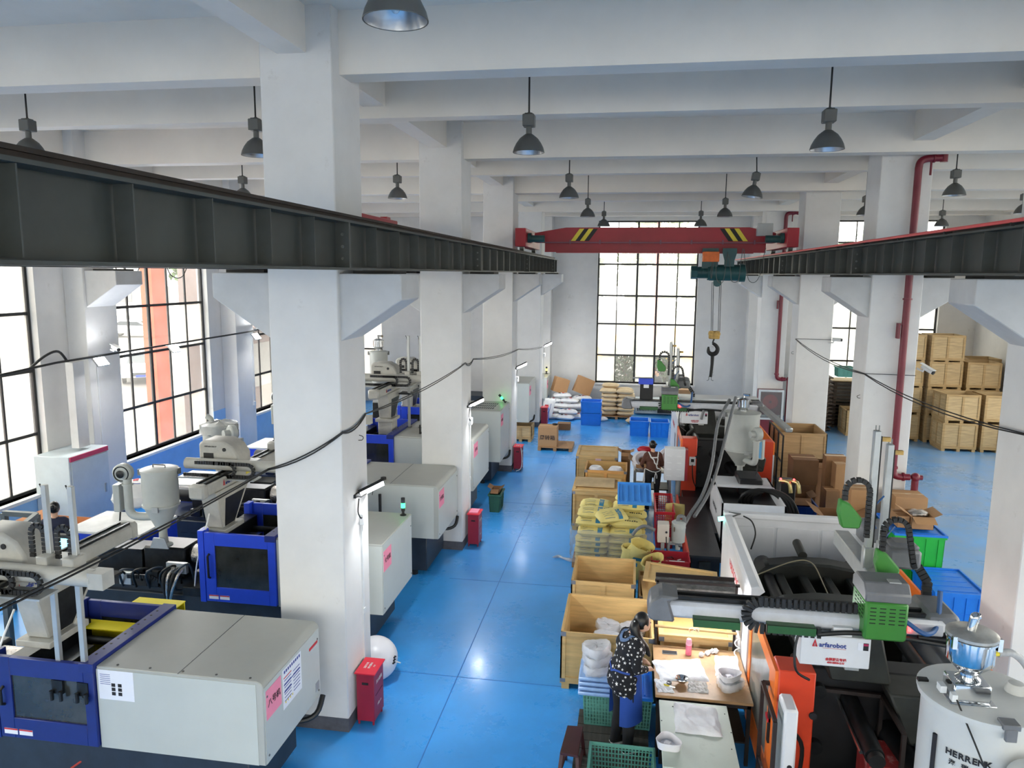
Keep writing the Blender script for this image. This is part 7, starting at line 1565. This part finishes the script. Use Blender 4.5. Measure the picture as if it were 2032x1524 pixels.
t = extbox(-3.0, 14.18, 'crimson extinguisher box with a pink paper on it beside the second column'); MB().box(-3.1, -2.93, 14.05, 14.3, .677, .70).build('pink_paper', m_pink, t)
t = extbox(-3.02, 20.1, 'crimson extinguisher box with a white cord beside the third column'); MB().tube([(-2.95, 19.95, .7), (-2.9, 19.88, .4), (-2.92, 19.85, .1), (-3.05, 19.8, .02)], .012, n=6, smooth=4).build('white_cord', m_whitepl, t)
extbox(-3.02, 26.3, 'small looking crimson box at the foot of the farthest left column')
# white ball behind the first column
t = thing('white_ball', 'large white plastic ball shaped bin half hidden behind the nearest column', 'ball', (-3.42, 9.0, 0))
p = P(735, 1315, 'y', 8.95); MB().ball((-3.27, 8.98, .29), (.30, .30, .29), 32, 20).build('ball_shell', m_tub, t, smooth=60); 
for k in range(3): MB().bar((-2.99, 8.86 + .02 * k, .30 + .03 * k), (-2.975, 8.90 + .02 * k, .31 + .03 * k), .03, .012).build('slot', m_ink, t)
MB().cyl((-2.98, 8.93, .30), (-2.90, 8.92, .29), .008, n=8).build('pin', m_whitepl, t)
# floodlights on the aisle side of the columns, with socket box and trunking
m_flood = mat('lit_flood_panel', (250, 252, 255), .3, emit=9)
def flood(y, label):
    t = thing('floodlight', label, 'floodlight', (-3.0, y, 2.8)); x = -3.18
    MB().box(x, x + .03, y - .12, y + .02, 2.78, 2.82).build('bracket', m_blk, t)
    L_ = Vector((.8, .45, .38)).normalized(); N_ = Vector((.5, -.42, -.75)); N_ = (N_ - L_ * N_.dot(L_)).normalized(); W_ = N_.cross(L_)
    Mx = Matrix((L_, W_, N_)).transposed().to_4x4(); Mx.translation = (x + .16, y + .08, 2.85)
    f = MB(); f.xf = Mx; f.box(-.16, .16, -.075, .075, -.035, .0); f.build('lamp_housing', m_blk, t)
    f = MB(); f.xf = Mx; f.box(-.15, .15, -.062, .062, .0, .006); f.build('lamp_face', m_flood, t)
    f = MB(); f.tube([(x + .02, y - .1, 2.8), (x + .05, y + .0, 2.77), (x + .1, y + .1, 2.80)], .01, n=6).build('yoke', m_blk, t)
    MB().tube([(x + .04, y - .05, 2.76), (x + .03, y - .06, 2.6), (x + .04, y - .0, 2.50), (x + .03, y + .06, 2.5)], .008, n=6, smooth=4).build('cable', m_cable, t)
    MB().box(x, x + .06, y + .04, y + .16, 2.40, 2.54).build('socket_box', m_whitepl, t, bev=.006); MB().box(x, x + .02, y + .08, y + .12, .17, 2.40).build('trunking', m_whitepl, t)
    MB().box(x, x + .03, y + .07, y + .13, 1.26, 1.32).build('trunking_joint', m_whitepl, t)
    l = bpy.data.lights.new('flood', 'AREA'); l.size = .25; l.energy = 14; l.color = (.93, .97, 1); o = bpy.data.objects.new('flood', l); o.location = (x + .2, y + .14, 2.80); o.rotation_euler = (.35, -.75, 0); COL.objects.link(o); o.parent = t; o.location -= t.location
    return t
for y, nm in ((8.22, 'nearest'), (14.32, 'second'), (20.45, 'third'), (26.9, 'farthest')): flood(y, 'lit floodlight on the %s left column' % nm)
def wallflood(px, py, x, label):
    p = P(px, py, 'x', x); t = thing('floodlight', label, 'floodlight', p)
    f = MB(); f.xf = Matrix.Translation(p) @ Matrix.Rotation(.9, 4, 'Y'); f.box(-.10, .10, -.16, .16, -.02, .02); f.build('lamp_housing', m_alu, t)
    f = MB(); f.xf = Matrix.Translation(p) @ Matrix.Rotation(.9, 4, 'Y'); f.box(-.09, .09, -.15, .15, .02, .024); f.build('lamp_face', mat('bright_flood_face', (250, 252, 255), .3, emit=70), t)
    l = bpy.data.lights.new('flood', 'AREA'); l.size = .3; l.energy = 22; o = bpy.data.objects.new('flood', l); o.location = Vector((.08, 0, .0)); o.rotation_euler = (0, .9 + PI, 0) if 0 else (0, -.9, 0); COL.objects.link(o); o.parent = t
    return t
wallflood(200, 718, -10.7, 'glaring floodlight on the left wall above the grey cabinet'); wallflood(346, 692, -10.9, 'glaring floodlight in front of the middle of the left window'); wallflood(508, 668, -10.75, 'glaring floodlight left of the nearest white column')
# cameras
def camera_(p, label, d):
    t = thing('security_camera', label, 'camera', p); d = Vector(d).normalized(); MB().cyl(p, p + d * .22, .04, n=14).build('camera_body', m_whitepl, t); MB().cyl(p + d * .2, p + d * .245, .036, n=14).build('lens', m_blk, t)
    MB().bar(p + Vector((0, 0, .05)) - d * .03, p + Vector((0, 0, .05)) + d * .26, .1, .01).build('sun_shield', m_whitepl, t); MB().tube([p + d * .05, p + d * .02 - Vector((0, 0, .08)), p - d * .1 - Vector((0, 0, .09))], .02, n=8).build('arm', m_whitepl, t)
camera_(P(1830, 727, 'y', 14.55), 'white security camera on the right edge of the column with the red pipe', (.5, -.6, -.35)); camera_(P(1652, 674, 'y', 20.6), 'white security camera beside the third right column', (.8, -.5, .0))
camera_(P(224, 688, 'x', -10.72), 'white security camera above the left wall floodlight', (.8, -.4, -.2)); camera_(P(508, 648, 'x', -10.9), 'white security camera above the third floodlight on the left wall', (.8, -.4, -.1))
# strung cables
def cable(pts, label, r=.008, sag=0, n=2):
    t = thing('cable', label, 'cable', pts[0])
    for k in range(n):
        q = MB(); w = []
        for a, b in zip(pts[:-1], pts[1:]): w += [Vector(a).lerp(Vector(b), i / 8) + Vector((0, 0, -sag * (1 + .35 * k) * 4 * (i / 8) * (1 - i / 8) - .012 * k)) for i in range(8)]
        w.append(Vector(pts[-1])); q.tube(w, r, n=6).build('strand', m_cable, t)
    return t
xc = -3.16
cable([(xc, 28.6, 2.72), (xc, 20.8, 3.3), (xc, 14.7, 3.70), (xc, 14.0, 3.70), (xc + .0, 8.5, 3.72)], 'thin black cables strung between the left columns along the aisle', sag=.06)
cable([(xc, 8.5, 3.72), (-3.14, 7.72, 3.66), (-4.03, 7.70, 3.20), (-4.03, 2.7, 3.3)], 'black twin cable crossing the nearest left column down to the lower left', sag=.05, r=.009)
cable([(4.27, 20.7, 3.76), (4.27, 14.6, 3.63), (4.2, 8.6, 3.76), (4.2, 3.0, 3.7)], 'black twin cable strung between the right columns', sag=.10, r=.009)
cable([(4.27, 20.62, 3.77), (5.2, 20.6, 3.76)], 'thin cable to the camera on the third right column', n=1, r=.006); cable([(4.28, 14.6, 3.63), (5.16, 14.6, 3.62)], 'thin cable across the column with the red pipe', n=1, r=.006)
cable([(XL + .56, 8.3, 3.45), (XL + .56, 12.6, 3.66), (XL + .55, 20.0, 3.7), (XL + .5, 24.0, 3.85)], 'grey cable line along the left windows carrying the floodlights', sag=.0, r=.016, n=2)
MB().tube([(XL + .5, 12.0, 3.6), (XL + .5, 12.4, 3.8), (XL + .5, 12.75, 3.85), (XL + .48, 13.0, 3.6)], .025, n=8, smooth=5).build('looped_conduit', m_cable, None, label='black looped conduit on the first wall pilaster', cat='conduit')
MB().box(XL + .45, XL + .62, 12.95, 13.25, 1.9, 3.62).build('cable_duct', m_cor, None, label='grey vertical cable duct above the grey wall cabinet', cat='duct', bev=.004)
for y in (15.7, 17.6): MB().tube([(XL - .12, y - .5, 5.8), (XL - .12, y - .2, 5.3), (XL - .12, y + .3, 5.27), (XL - .12, y + .7, 5.8)], .012, n=6, smooth=5).build('hanging_cable', m_cable, None, label='drooping black cable at the top of the left window, %s' % ('left one' if y < 16 else 'right one'), cat='cable')
for y in (13.8, 20.2): MB().box(XL + .45, XL + .47, y, y + .03, 1.6, 3.45).box(XL + .45, XL + .50, y - .03, y + .06, 1.5, 1.62).build('conduit', m_whitepl, None, label='thin white conduit down the wall pilaster, %s window' % ('left of the middle' if y < 15 else 'right of the middle'), cat='conduit')
# grey cabinet by the left wall
t = thing('distribution_cabinet', 'tall pale cabinet with a red strip on the left wall between two windows', 'cabinet', (-11.0, 13.1, 0)); m_cb = mat('pale_grey_blue_cabinet', (196, 206, 210), .5, var=.04)
MB().box(XL + .02, -10.62, 12.45, 13.55, 0, 1.84).build('cabinet_body', m_cb, t, bev=.01); MB().box(-10.62, -10.60, 12.50, 13.50, .08, 1.72).build('door', m_cb, t, bev=.004); MB().box(-10.62, -10.598, 12.47, 13.53, 1.74, 1.83).build('red_strip', mat('raspberry_strip', (196, 60, 96), .5), t); MB().box(-10.60, -10.58, 13.36, 13.40, .9, 1.08).build('handle', m_alu, t)
# black rack by the hose cabinet; grey frame at left; screens
t = thing('ladder_rack', 'narrow black metal rack standing beside the far orange machine', 'rack', (3.6, 18.9, 0)); 
for k, (a, b) in enumerate((((3.62, 20.0), (3.62, 18.2)),)):
    for y in (18.2, 18.8, 19.4, 20.0): MB().bar((3.62, y, 0), (3.62, y, 1.66), .035).build('upright', m_blk, t)
    for z in (.4, 1.0, 1.64): MB().bar((3.62, 18.2, z), (3.62, 20.0, z), .03).build('rail', m_blk, t)
t = thing('tube_stand', 'dark grey square tube stand at the left edge, in front of the worker in navy', 'frame', (-8.9, 9.3, 0)); pts = [P(2, 1078, 'z', 1.62), P(72, 1022, 'z', 1.62), P(8, 1018, 'z', 1.62)]
m_fr = mat('grey_green_square_tube', (92, 98, 98), .5, var=.1)
for a, b in ((pts[0], pts[1]), (pts[1], pts[2])): MB().bar(a, b, .075).build('top_rail', m_fr, t)
for a in pts: MB().box(a.x - .04, a.x + .04, a.y - .04, a.y + .04, 0, a.z).build('leg', m_fr, t)
carton(-10.2, -9.5, 10.9, 11.6, 0, 1.0, 'orange-brown open wooden box by the left wall, behind the grey tube stand', m=mat('orange_brown_board', (206, 140, 92), .7), open_=True, flap=.0)
t = thing('control_screen', 'bright blue control screen behind the nearest robot arms', 'screen', (-7.4, 8.9, 0)); a, b_ = P(112, 1068, 'y', 8.9), P(146, 1098, 'y', 8.9)
MB().box(a.x - .05, b_.x + .05, 8.91, 8.98, b_.z - .05, a.z + .05).build('screen_housing', m_blk, t, bev=.01); MB().box(a.x, b_.x, 8.90, 8.912, b_.z, a.z).build('screen_glass', mat('cyan_screen', (120, 206, 240), .3, emit=1.1), t); MB().box((a.x + b_.x) / 2 - .03, (a.x + b_.x) / 2 + .03, 8.93, 8.97, 0, b_.z).build('screen_post', m_blk, t)
# signal lamps of the left machines
def stack(x, y, z, label, glow, tilt=(0, 0, 0)):
    t = thing('signal_lamp', label, 'signal lamp', (x, y, z)); r = .032
    def B(mb, n_, m_): mb.build(n_, m_, t, local=True, org=(0, 0, 0))
    B(MB().lathe([(.05, 0), (.05, .01), (.02, .03), (.02, .07)], n=16), 'foot', m_blk); B(MB().cyl((0, 0, .07), (0, 0, .12), .03, n=14), 'joint', m_blk); B(MB().cyl((0, 0, .12), (0, 0, .20), r, n=16), 'lit_segment', glow); B(MB().cyl((0, 0, .20), (0, 0, .25), r, n=16), 'dark_segment', m_bed); B(MB().cyl((0, 0, .25), (0, 0, .28), r, n=16), 'cap', m_blk); t.rotation_euler = tilt
m_gg = mat('green_signal_glow', (40, 226, 96), .3, emit=3)
stack(-3.45, 10.85, 1.66, 'green glowing signal lamp on the second machine cover', m_gg); stack(-3.32, 19.6, 1.96, 'tilted green signal lamp on the louvred machine cover', m_gg, (0, -.7, 0)); stack(-3.3, 29.1, 1.50, 'small yellow glowing signal lamp on the farthest machine', mat('yellow_signal_glow', (250, 226, 60), .3, emit=3))
# extra fittings on the machines: black hoses under the covers, clip on the big cover
for x, y, z, m_, lab in ((-3.5, 7.2, .7, mA, ''), (-3.42, 13.4, .75, mC, ''), (-3.4, 24.6, .64, mF, ''), (-3.4, 19.5, .62, mE, '')):
    MB().tube([(x - .3, y - .2, z - .05), (x, y - .1, z - .16), (x + .18, y, z - .12), (x + .2, y + .15, z + .02)], .03, n=8, smooth=4).build('hose', m_cable, m_)
MB().cyl((-4.35, 12.55, 1.72), (-4.35, 12.55, 1.76), .05, n=14).tube([(-4.38, 12.5, 1.74), (-4.43, 12.33, 1.70), (-4.47, 12.28, 1.5)], .006, n=5, smooth=4).build('cable_clip', m_blk, mC)
MB().tube([(-5.4, 6.3, .45), (-5.6, 6.1, .3), (-5.45, 6.0, .2), (-5.7, 5.9, .1), (-5.6, 5.85, .02), (-5.8, 5.8, .02)], .012, n=6, smooth=6).build('red_coiled_hose', mat('red_hose', (186, 64, 50), .5), mA)
a = MB().bar((-4.52, 9.75, 1.2), (-4.52, 9.75, 1.9), .05); MB().tube([(-4.55, 12.26, 1.0), (-4.3, 12.2, 1.05), (-4.3, 12.2, 1.55)], .03, n=6).build('black_bracket', m_blk, mC)
# hooks in the columns
for x, y, z, nm in ((-3.17, 8.3, 3.5, 'nearest left'), (4.28, 14.8, 3.2, 'second right'), (4.28, 20.9, 3.4, 'third right')): MB().tube([(x, y, z), (x + (.05 if x < 0 else -.05), y, z - .02), (x + (.05 if x < 0 else -.05), y - .03, z - .05), (x, y - .02, z - .06)], .005, n=6, smooth=3).build('wire_hook', m_blk, None, label='tiny wire hook in the %s column' % nm, cat='hook')
# white air unit and box below the end window
t = thing('air_unit', 'pale louvred unit under the end window behind the far robot', 'unit', (.9, 29.3, 0)); MB().box(.2, 2.3, 29.1, 29.7, .05, .62).build('unit_body', m_cb, t, bev=.01)
for k in range(12): MB().box(.28 + k * .06, .31 + k * .06, 29.09, 29.10, .15, .55).build('louvre', m_ink, t)
MB().box(1.05, 1.6, 29.02, 29.09, .1, .6).build('front_door', m_gun, t)
t = thing('blue_tool_unit', 'small blue and white device on the far robot beam, left of its green cover', 'device', (.35, 17.7, 2.52)); MB().box(.18, .52, 17.62, 17.8, 2.86, 3.0).build('blue_cap', m_blue, t, bev=.01); MB().box(.30, .42, 17.61, 17.66, 2.78, 2.86).build('white_label', m_white, t); MB().box(.22, .52, 17.64, 17.8, 2.51, 2.86).build('device_body', m_blk, t); MB().cyl((.05, 17.7, 3.0), (.5, 17.7, 3.01), .015, n=8).build('probe', m_alu, t)
# ---------------------------------------------------------------- outside the windows
m_oc = mat('terracotta_orange_render', (214, 84, 44), .8, var=.04); m_bld = mat('pinkish_facade', (176, 156, 152), .85, var=.06); m_far = mat('pale_facade', (210, 208, 204), .85, var=.05)
for k, (y0, lab) in enumerate(((18.75, 'orange rendered pillar outside the middle left window'), (10.6, 'orange rendered pillar outside at the left edge'))):
    MB().box(-13.35, -13.0, y0, y0 + .6, -.24, 7).build('outdoor_pillar', m_oc, None, label=lab, cat='pillar')
t = thing('building', 'pinkish building with a porch seen through the right part of the left window', 'building', (-18, 38, -.24)); MB().prism([(-14.6, 22.4), (-14.6, 46), (-29.5, 46)], 'z', -.24, 7).build('wall', m_bld, t)
for k in range(5): MB().box(-14.62, -14.56, 24 + k * 3, 25.4 + k * 3, .9, 2.6).build('window', m_far, t); 
MB().box(-14.6, -14.0, 23, 44, 3.2, 3.35).build('ledge', m_bld, t)
t = thing('building', 'light building far behind the parked cars', 'building', (-60, 80, -.24)); MB().box(-90, -30, 84, 92, -.24, 9).build('wall', m_far, t)
for k in range(12):
    MB().box(-88 + k * 5, -86 + k * 5, 83.9, 84, 1.5, 3.5).build('window', m_rgrey, t)
m_leaf = mat('tree_leaves', (66, 98, 34), .6, var=.35, scale=1.5); m_trunk = mat('bark', (92, 76, 62), .9, var=.2)
def tree(x, y, h, r, label, n=900, ls=.16, seed=1, m_=None, low=.35):
    rr = random.Random(seed); t = thing('tree', label, 'tree', (x, y, -.24)); q = MB()
    for k in range(n):
        a, b, c = rr.gauss(0, 1), rr.gauss(0, 1), rr.gauss(0, 1); L_ = (a * a + b * b + c * c) ** .5; s_ = rr.uniform(.55, 1) ; p = Vector((x + a / L_ * r * s_, y + b / L_ * r * s_, -.24 + h * (1 + low) / 2 + c / L_ * h * (1 - low) / 2 * s_))
        u = Vector((rr.uniform(-1, 1), rr.uniform(-1, 1), rr.uniform(-1, 1))).normalized() * ls; v = u.orthogonal().normalized() * ls * .5; q._add([p - u, p + v, p + u, p - v], [(0, 1, 2, 3)])
    o = q.build('foliage', m_ or m_leaf, t, smooth=0); o['kind'] = 'stuff'; MB().tube([(x, y, -.24), (x + .1, y, h * .4), (x - .05, y + .1, h * .8)], [.10, .08, .04], n=8, smooth=3).build('trunk', m_trunk, t)
    for k in range(5): a = k * 1.3; MB().tube([(x, y, h * .35), (x + math.cos(a) * r * .5, y + math.sin(a) * r * .5, h * .6)], [.05, .02], n=6).build('branch', m_trunk, t)
tree(-.35, 33.2, 3.0, 1.0, 'dark bushy shrub behind the left clear pane of the end window', 1400, .10, 2, mat('dark_shrub_leaves', (44, 66, 30), .6, var=.4), .18); tree(1.35, 33.6, 2.9, .9, 'dark bushy shrub behind the right clear pane of the end window', 1200, .10, 3, MATS['dark_shrub_leaves'], .15)
for k, (x, y, h, r, lab) in enumerate(((-4, 42, 8, 2.5, 'left'), (1.4, 43, 9, 2.6, 'middle'), (6.8, 42, 8, 2.5, 'right'), (12, 41, 8, 2.4, 'rightmost'))): tree(x, y, h, r, 'yellow-green tree in a row beyond the end window, %s one' % lab, 1500, .28, 10 + k)
for k, (x, y) in enumerate(((-38, 78), (-48, 79), (-28, 76))): tree(x, y, 9, 4, 'tree far behind the parked cars, %s one' % ['middle', 'left', 'right'][k], 900, .4, 30 + k)
t = thing('excavator', 'yellow digger standing outside, hazy through the end window', 'excavator', (3, 39, -.24)); m_ex = mat('digger_yellow', (236, 178, 40), .5)
MB().box(1.6, 3.6, 38, 39.6, .8, 1.7).build('body', m_ex, t, bev=.05); MB().box(1.7, 2.6, 38.1, 39.4, 1.7, 2.7).build('cab', m_ex, t); MB().bar((2.8, 38.8, 1.7), (.2, 38.6, 3.0), .25, .3).bar((.2, 38.6, 3.0), (-1.6, 38.5, 1.6), .2, .25).build('boom', m_ex, t); MB().prism([(-2.1, 1.7), (-1.2, 1.8), (-1.3, .9), (-1.9, 1.0)], 'y', 38.2, 38.9).build('bucket', m_ex, t)
for yy in (38.0, 39.3): MB().box(1.4, 3.8, yy, yy + .4, -.24, .5).build('track', m_dark, t, bev=.15)
t = thing('red_canopy', 'red awning roof outside above the top of the end window', 'awning', (-2, 40, 6)); MB().hexa([(-4, 36, 8.6), (1.2, 36, 8.2), (1.2, 40, 9.2), (-4, 40, 9.6), (-4, 36, 8.7), (1.2, 36, 8.3), (1.2, 40, 9.3), (-4, 40, 9.7)]).build('canopy', m_redpl, t)
for xx in (-3.9, 1.1): MB().cyl((xx, 38, -.24), (xx, 38, 8.7), .08, n=8).build('post', m_redpl, t)
m_car = mat('white_car_paint', (232, 234, 236), .25, var=.02, coat=.5); m_cg = mat('dark_car_glass', (70, 76, 82), .1); m_tyre = mat('tyre', (34, 34, 36), .8)
def car(x, y, rz, label):
    t = thing('car', label, 'car', (x, y, -.24)); t.rotation_euler = (0, 0, rz)
    def B(mb, n_, m_, **k): return mb.build(n_, m_, t, local=True, org=(0, 0, 0), **k)
    B(MB().prism([(-2.25, .35), (2.2, .35), (2.28, .62), (2.1, .84), (1.2, .96), (.55, 1.38), (-.9, 1.44), (-1.75, 1.08), (-2.2, 1.0), (-2.3, .7)], 'y', -.88, .88), 'car_body', m_car, bev=.06)
    B(MB().prism([(1.05, .98), (.5, 1.33), (-.85, 1.38), (-1.55, 1.06)], 'y', -.89, .89), 'side_window', m_cg); B(MB().hexa([(1.18, -.7, .98), (1.18, .7, .98), (1.16, .7, .96), (1.16, -.7, .96), (.62, -.6, 1.36), (.62, .6, 1.36), (.6, .6, 1.34), (.6, -.6, 1.34)]), 'windscreen', m_cg)
    for a in (-1.4, 1.35):
        for b in (-.9, .74):
            w = B(MB().cyl((a, b, .33), (a, b + .16, .33), .33, n=24), 'wheel', m_tyre); B(MB().cyl((a, b - .01, .33), (a, b + .17, .33), .2, n=16), 'rim', m_alu)
    B(MB().box(2.24, 2.29, -.35, .35, .45, .62), 'grille', m_cg); B(MB().box(2.15, 2.29, -.8, -.5, .66, .78), 'headlamp', m_alu); B(MB().box(2.15, 2.29, .5, .8, .66, .78), 'headlamp', m_alu); B(MB().box(2.29, 2.30, -.22, .22, .40, .5), 'number_plate', m_blue)
p = P(268, 668, 'z', -.24); car(p.x, p.y, .35, 'white car seen from the side through the upper panes of the left window'); p = P(287, 752, 'z', -.24); car(p.x, p.y, -PI / 2 + .55, 'white car facing the building, seen through the lower panes of the left window')
# ---------------------------------------------------------------- turn the lettering into meshes
dg = bpy.context.evaluated_depsgraph_get(); fonts = [o for o in bpy.data.objects if o.type == 'FONT']; conv = []
for o in fonts: conv.append((o, bpy.data.meshes.new_from_object(o.evaluated_get(dg))))
for o, me in conv:
    n_ = bpy.data.objects.new('lettering', me); COL.objects.link(n_); n_.parent = o.parent; n_.matrix_local = o.matrix_local.copy(); c = o.data; bpy.data.objects.remove(o)
    if not me.polygons: bpy.data.objects.remove(n_)
for o in bpy.data.objects:
    if '_w' in o: del o['_w']
